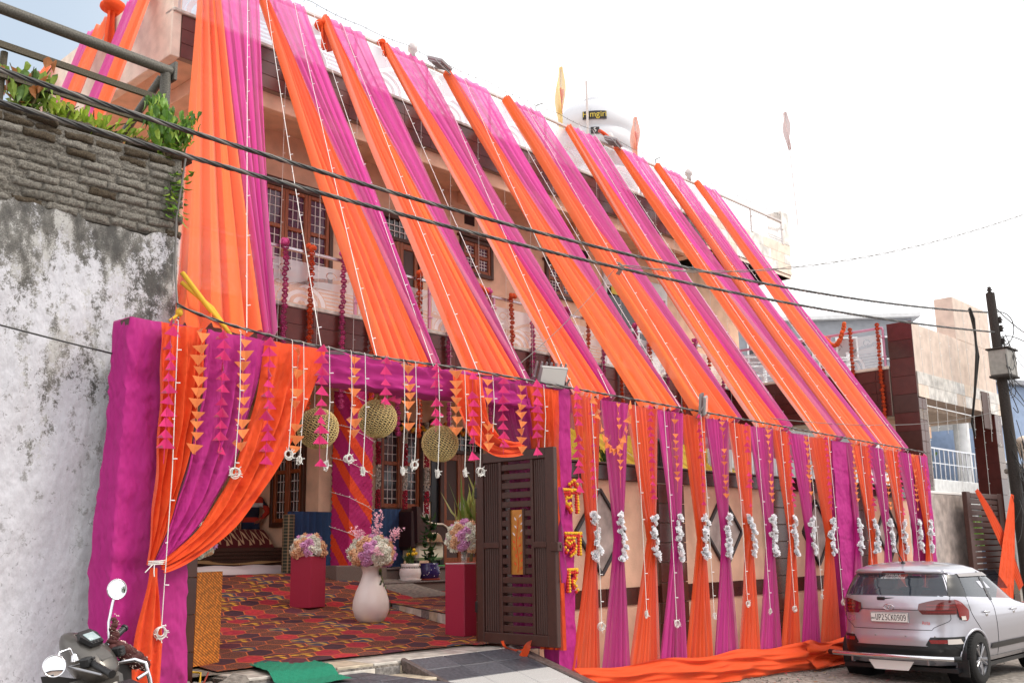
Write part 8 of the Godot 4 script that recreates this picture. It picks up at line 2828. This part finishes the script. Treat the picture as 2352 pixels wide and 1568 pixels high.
func roof_things() -> void:
	var t := thing("water_tank", "white ribbed plastic water tank with black and yellow labels on the roof", "water tank", V(19.95, 9.02, -15.6))
	var st := S()
	var pr := [Vector2(0.0, 0.0), Vector2(1.0, 0.0)]
	for k in 6:
		var y := 0.1 + k * 0.52
		pr.append_array([Vector2(1.04, y), Vector2(1.06, y + 0.36), Vector2(1.0, y + 0.43), Vector2(1.0, y + 0.48)])
	pr.append_array([Vector2(1.04, 3.25), Vector2(1.06, 3.5), Vector2(1.0, 3.62), Vector2(0.98, 3.68), Vector2(0.86, 3.86), Vector2(0.6, 4.03), Vector2(0.3, 4.1), Vector2(0.3, 4.25), Vector2(0.0, 4.27)])
	lathe(st, pr, 40)
	obj("shell", st, M.tank, t)
	var bs := Basis(Vector3.UP, deg_to_rad(-52))
	for q in [[3.40, 0.62, 0.22, "Himgiri", 0.19], [2.98, 0.22, 0.18, "5", 0.14], [2.58, 0.42, 0.16, "Natural", 0.09]]:
		var lb := put(Node3D.new(), "label_plate", t) as Node3D
		lb.basis = bs
		lb.position = V(0, q[0], 0)
		obj("plate", sheet(10, 1, func(u, v):
			var a: float = (u - 0.5) * q[1] / 1.08
			return V(sin(a) * 1.08, (0.5 - v) * q[2], cos(a) * 1.08)), M.tank_black, lb)
		text("lettering", q[3], q[4], 0.01, M.tank_yellow if q[1] > 0.5 else M.letter_white, lb, Transform3D(Basis.IDENTITY, V(0, 0.0, 1.10)))
	obj("pipe", fin_tube([V(-1.0, 0.3, 0.55), V(-1.0, 4.3, 0.55)], 0.03), M.painted_steel, t)
	# flags
	var F := [[V(16.6, 9.0, -14.0), 3.55, 1.6, 0.2, "flag_yellow", "yellow and red pennant flag on the left of the water tank", 0.1], [V(19.5, 9.0, -14.0), 3.2, 1.2, 0.22, "flag_orange", "orange pennant flag just right of the water tank", 0.05], [V(26.45, 10.7, -13.3), 3.5, 1.15, 0.26, "flag_pale", "faded red flag on a thin leaning pole at the right end of the roof", -0.3]]
	for q in F:
		var f := thing("flag", q[5], "flag", q[0])
		var ps := S()
		tube(ps, [V(0, 0, 0), V(q[6] * 0.5, q[1] * 0.6, 0), V(q[6], q[1], 0)], [0.018, 0.014, 0.008], 6)
		obj("pole", ps, M.painted_steel, f)
		var h: float = q[2]
		var w: float = q[3]
		obj("cloth", sheet(10, 20, func(u, v):
			var wd: float = w * 1.5 * sin(pow(clampf(v * 1.02, 0, 1), 0.8) * PI) + 0.01
			var y: float = q[1] - h * v
			return V(q[6] * (0.5 + 0.5 * (1.0 - v)) - (u - 0.4) * wd, y, 0.05 * sin(u * 7.0 + v * 6.0))), M[q[4]], f)
		if q[4] != "flag_pale":
			obj("print", sheet(6, 10, func(u, v):
				var wd: float = w * 0.7
				var vv: float = 0.35 + v * 0.4
				return V(q[6] * (0.5 + 0.5 * (1.0 - vv)) - (u - 0.4) * wd * (0.8 + 0.2 * sin(v * 9.0)), q[1] - h * vv, 0.012 + 0.05 * sin(u * 7.0 + vv * 6.0))), M.flag_red, f)
	# floodlights
	var L := [[V(11.75, 10.42, -12.75), V(-1.15, 0.35, 0.0), "grey floodlight tilted out under the roof rail between the fourth and fifth drapes"], [V(16.95, 10.42, -12.75), V(-1.15, 0.35, 0.0), "grey floodlight tilted out under the roof rail near the water tank"], [V(8.05, 3.42, -6.98), V(0.45, -0.3, 0), "small white floodlight on top of the frame above the gate"], [V(10.95, 3.38, -6.95), V(0.1, 0.5, 0.2), "small white floodlight on top of the frame above the fifth wall curtain"]]
	for i in 4:
		var q: Array = L[i]
		var f := thing("floodlight", q[2], "floodlight", q[0])
		f.rotation = q[1]
		obj("case", B(-0.22, 0.22, -0.16, 0.16, -0.03, 0.03, 0.012) if i < 2 else B(-0.17, 0.17, -0.12, 0.12, -0.02, 0.02, 0.012), M.flood_case, f)
		obj("lens", B(-0.18, 0.18, -0.12, 0.12, 0.031, 0.036) if i < 2 else B(-0.15, 0.15, -0.1, 0.1, 0.021, 0.025), M.flood_glass if i >= 2 else M.far_grey, f)
		for k in 7: obj("fin", B(-0.2 + k * 0.06, -0.19 + k * 0.06, -0.15, 0.15, -0.06, -0.031), M.flood_case, f)
		var yk := S()
		tube(yk, [V(-0.22, 0, 0), V(-0.24, -0.14, -0.08), V(0.24, -0.14, -0.08), V(0.22, 0, 0)], 0.012, 6)
		obj("bracket", yk, M.flood_case, f)
	# lamp finials on the roof rail
	for i in 3:
		var x: float = [11.3, 17.15, 20.3][i]
		var f := thing("roof_lamp", "%s small dome lamp from the left standing on the roof rail" % ORD[i], "lamp", V(x, 10.45, -13.0), 0.0, "dome lamps on the roof rail")
		var ls := S()
		lathe(ls, [Vector2(0.0, 0.0), Vector2(0.06, 0.0), Vector2(0.05, 0.1), Vector2(0.09, 0.14), Vector2(0.09, 0.22), Vector2(0.05, 0.29), Vector2(0, 0.31)], 12)
		obj("dome", ls, M.painted_steel, f)
	# barbed wire strung above the rail
	var bw := S()
	for s in 16:
		tube(bw, arc_pts(V(8.0 + s * 1.05, 10.62 + 0.03 * (s % 2), -12.98), V(9.05 + s * 1.05, 10.62 + 0.03 * ((s + 1) % 2), -12.98), 0.03, 5), 0.006, 4, false)
		for k in 5:
			var p := V(8.1 + s * 1.05 + k * 0.2, 10.61, -12.98)
			tube(bw, [p + V(-0.01, -0.03, 0), p + V(0.01, 0.03, 0)], 0.005, 4, false)
	tag(obj("roof_wire", bw, M.cable_light), "thin knotted wire strung just above the roof rail", "wire")
	# antenna-like steel rods on the roof
	for q in [[V(14.9, 10.45, -13.2), "short bent rod standing on the roof rail behind the fifth drape"], [V(19.2, 10.45, -13.2), "short dark rod with an arm on the roof rail right of the tank"]]:
		var rs := S()
		tube(rs, [V(0, 0, 0), V(0, 0.3, 0), V(0.22, 0.42, 0)], 0.012, 5)
		var r := obj("roof_rod", rs, M.pipe)
		r.position = q[0]
		tag(r, q[1], "rod")

func fin_tube(pts: Array, r: float) -> ArrayMesh:
	var st := S()
	tube(st, pts, r, 10)
	return fin(st)

func far_building(called: String, label: String, at: Vector3, size: Vector3, turn: float, m: Material, floors: int, cols: int, band: Material) -> Node3D:
	var t := thing(called, label, "building", at, turn)
	obj("walls", B(-size.x / 2, size.x / 2, 0, size.y, -size.z / 2, size.z / 2, 0.02), m, t)
	obj("roof", B(-size.x / 2 - 0.4, size.x / 2 + 0.4, size.y, size.y + 0.25, -size.z / 2 - 0.4, size.z / 2 + 0.4, 0.02), band, t)
	var fh := size.y / floors
	for f in floors:
		for c in cols:
			var x := lerpf(-size.x / 2, size.x / 2, (c + 0.5) / cols)
			var w := put(Node3D.new(), "window", t) as Node3D
			w.position = V(x, f * fh + fh * 0.35, size.z / 2)
			obj("frame", bx(bx(bx(bx(S(), -0.62, -0.52, 0, 1.3, 0, 0.08), 0.52, 0.62, 0, 1.3, 0, 0.08), -0.52, 0.52, 1.2, 1.3, 0, 0.08), -0.66, 0.66, -0.08, 0.0, 0, 0.14), M.far_white, w)
			obj("pane", B(-0.52, 0.52, 0, 1.2, 0.01, 0.03), M.dark_pane, w)
	return t

func far_things() -> void:
	# white house with a balcony on round columns, seen under the wing
	var t := thing("white_house", "white neighbour house with round columns and a railed balcony seen under the wing", "house", V(38, 0, -15))
	obj("walls", B(-2, 14, 0, 8, -9, -5), M.far_white, t)
	obj("balcony_slab", B(-3, 12, 3.0, 4.1, -4.9, -0.6, 0.02), M.far_white, t)
	obj("ceiling_slab", B(-3, 12, 6.9, 7.3, -4.9, -0.6, 0.02), M.far_white, t)
	for x in [-1.8, 3.0, 7.6]:
		var st := S()
		lathe(st, [Vector2(0.32, 0.0), Vector2(0.32, 6.9)], 20, Transform3D(Basis.IDENTITY, V(x, 0, -1.0)))
		obj("column", st, M.far_white, t)
	var rl := S()
	bar(rl, V(-3, 5.35, -0.7), V(12, 5.35, -0.7), 0.06, 0.06)
	bar(rl, V(-3, 4.75, -0.7), V(12, 4.75, -0.7), 0.04, 0.04)
	obj("handrail", rl, M.steel, t)
	for k in 30:
		var bs := S()
		tube(bs, [V(-3 + k * 0.5, 4.1, -0.7), V(-3 + k * 0.5, 5.35, -0.7)], 0.028, 6)
		obj("baluster", bs, M.steel, t)
	for k in 4: obj("window", B(-1.4 + k * 3.4, 0.2 + k * 3.4, 0.8, 2.4, -5.0, -4.95), M.dark_pane, t)
	bush("potted_plant", "green potted shrub behind the balcony railing of the white neighbour house", V(42.5, 4.1, -16.5), V(1.6, 1.3, 1.0), 200, 0.22, [Color(0.12, 0.2, 0.04), Color(0.2, 0.26, 0.06)], 51)
	bush("garden_tree", "bright green tree under the balcony of the white neighbour house", V(41.5, 1.2, -14.5), V(2.4, 1.6, 1.6), 260, 0.24, [Color(0.16, 0.3, 0.05), Color(0.24, 0.36, 0.08)], 52)
	far_building("blue_building", "pale blue building behind the right wing and the pole", V(62, 0, -20), V(16, 9.5, 10), -0.3, M.blue_wall, 3, 5, M.far_grey)
	far_building("grey_building", "grey flat-roofed building with a railed terrace beyond the wing balcony", V(57, 0, -28.5), V(10, 14.2, 8), -0.9, M.far_grey, 4, 4, M.far_white)
	var tr := thing("terrace_railing", "white slatted terrace railing in front of the grey flat-roofed building", "railing", V(50, 0, -25.5))
	for k in 4:
		var s2 := S()
		bar(s2, V(-4, 10.0 + k * 0.5, -3.4), V(2, 10.0 + k * 0.5, 1.7), 0.1, 0.1)
		obj("rail", s2, M.far_white, tr)
	for k in 6:
		var s3 := S()
		bar(s3, V(-4 + k * 1.2, 0.0, -3.4 + k * 1.02), V(-4 + k * 1.2, 11.8, -3.4 + k * 1.02), 0.14, 0.14)
		obj("post", s3, M.far_white, tr)
	far_building("pale_building", "pale building low beyond the courtyard at the far right", V(48, 0, -10.5), V(9, 4.4, 5), -0.2, M.far_white, 1, 3, M.far_grey)

func across_the_street() -> void:
	# what the scooter mirrors and the car windows show
	far_building("street_house", "cream two storey house across the street", V(1.0, 0, 12.0), V(11, 6.6, 5), PI, M.cream_wall, 2, 4, M.far_grey)
	for q in [[V(14.0, 0, 9.5), 5.2, 71], [V(22.0, 0, 10.5), 6.2, 72]]:
		rng.seed = q[2]
		var t := thing("street_tree", "leafy tree across the street, %s" % ("nearer the house" if q[2] == 71 else "further along"), "tree", q[0])
		var st := S()
		tube(st, [V(0, 0, 0), V(0.1, q[1] * 0.35, 0.05), V(-0.1, q[1] * 0.7, 0.1)], [0.16, 0.12, 0.05], 8)
		for k in 7:
			var a := TAU * k / 7.0
			tube(st, [V(0.05, q[1] * (0.35 + 0.05 * k), 0.05), V(cos(a) * 1.1, q[1] * (0.55 + 0.05 * k), sin(a) * 1.1)], [0.06, 0.02], 5)
		obj("trunk", st, M.stem, t)
		var lf := S()
		for k in 1500:
			var c := V(0, q[1] * 0.72, 0) + V(rng.randfn(0, 0.8), rng.randfn(0, 0.75), rng.randfn(0, 0.8))
			leaf_shape(lf, Transform3D(Basis.from_euler(V(rnd(0, 6), rnd(0, 6), 0)), c), rnd(0.18, 0.3), rnd(0.1, 0.16), [Color(0.06, 0.14, 0.03), Color(0.1, 0.2, 0.04), Color(0.05, 0.1, 0.03)][k % 3], 0.3)
		obj("crown", lf, M.leaf, t)

func _ready() -> void:
	rng.seed = 1
	camera_and_light()
	textures()
	materials()
	ground()
	old_wall()
	house()
	far_things()
	across_the_street()
	boundary_wall()
	gate()
	portal()
	drapes()
	entrance_curtains()
	wall_curtains()
	yellow_tent()
	cables()
	roof_things()
	wall_plants()
	yard_things()
	porch_things()
	person()
	balcony_garlands()
	buntings()
	light_strings()
	lanterns()
	marigold_letters()
	scooter()
	car()
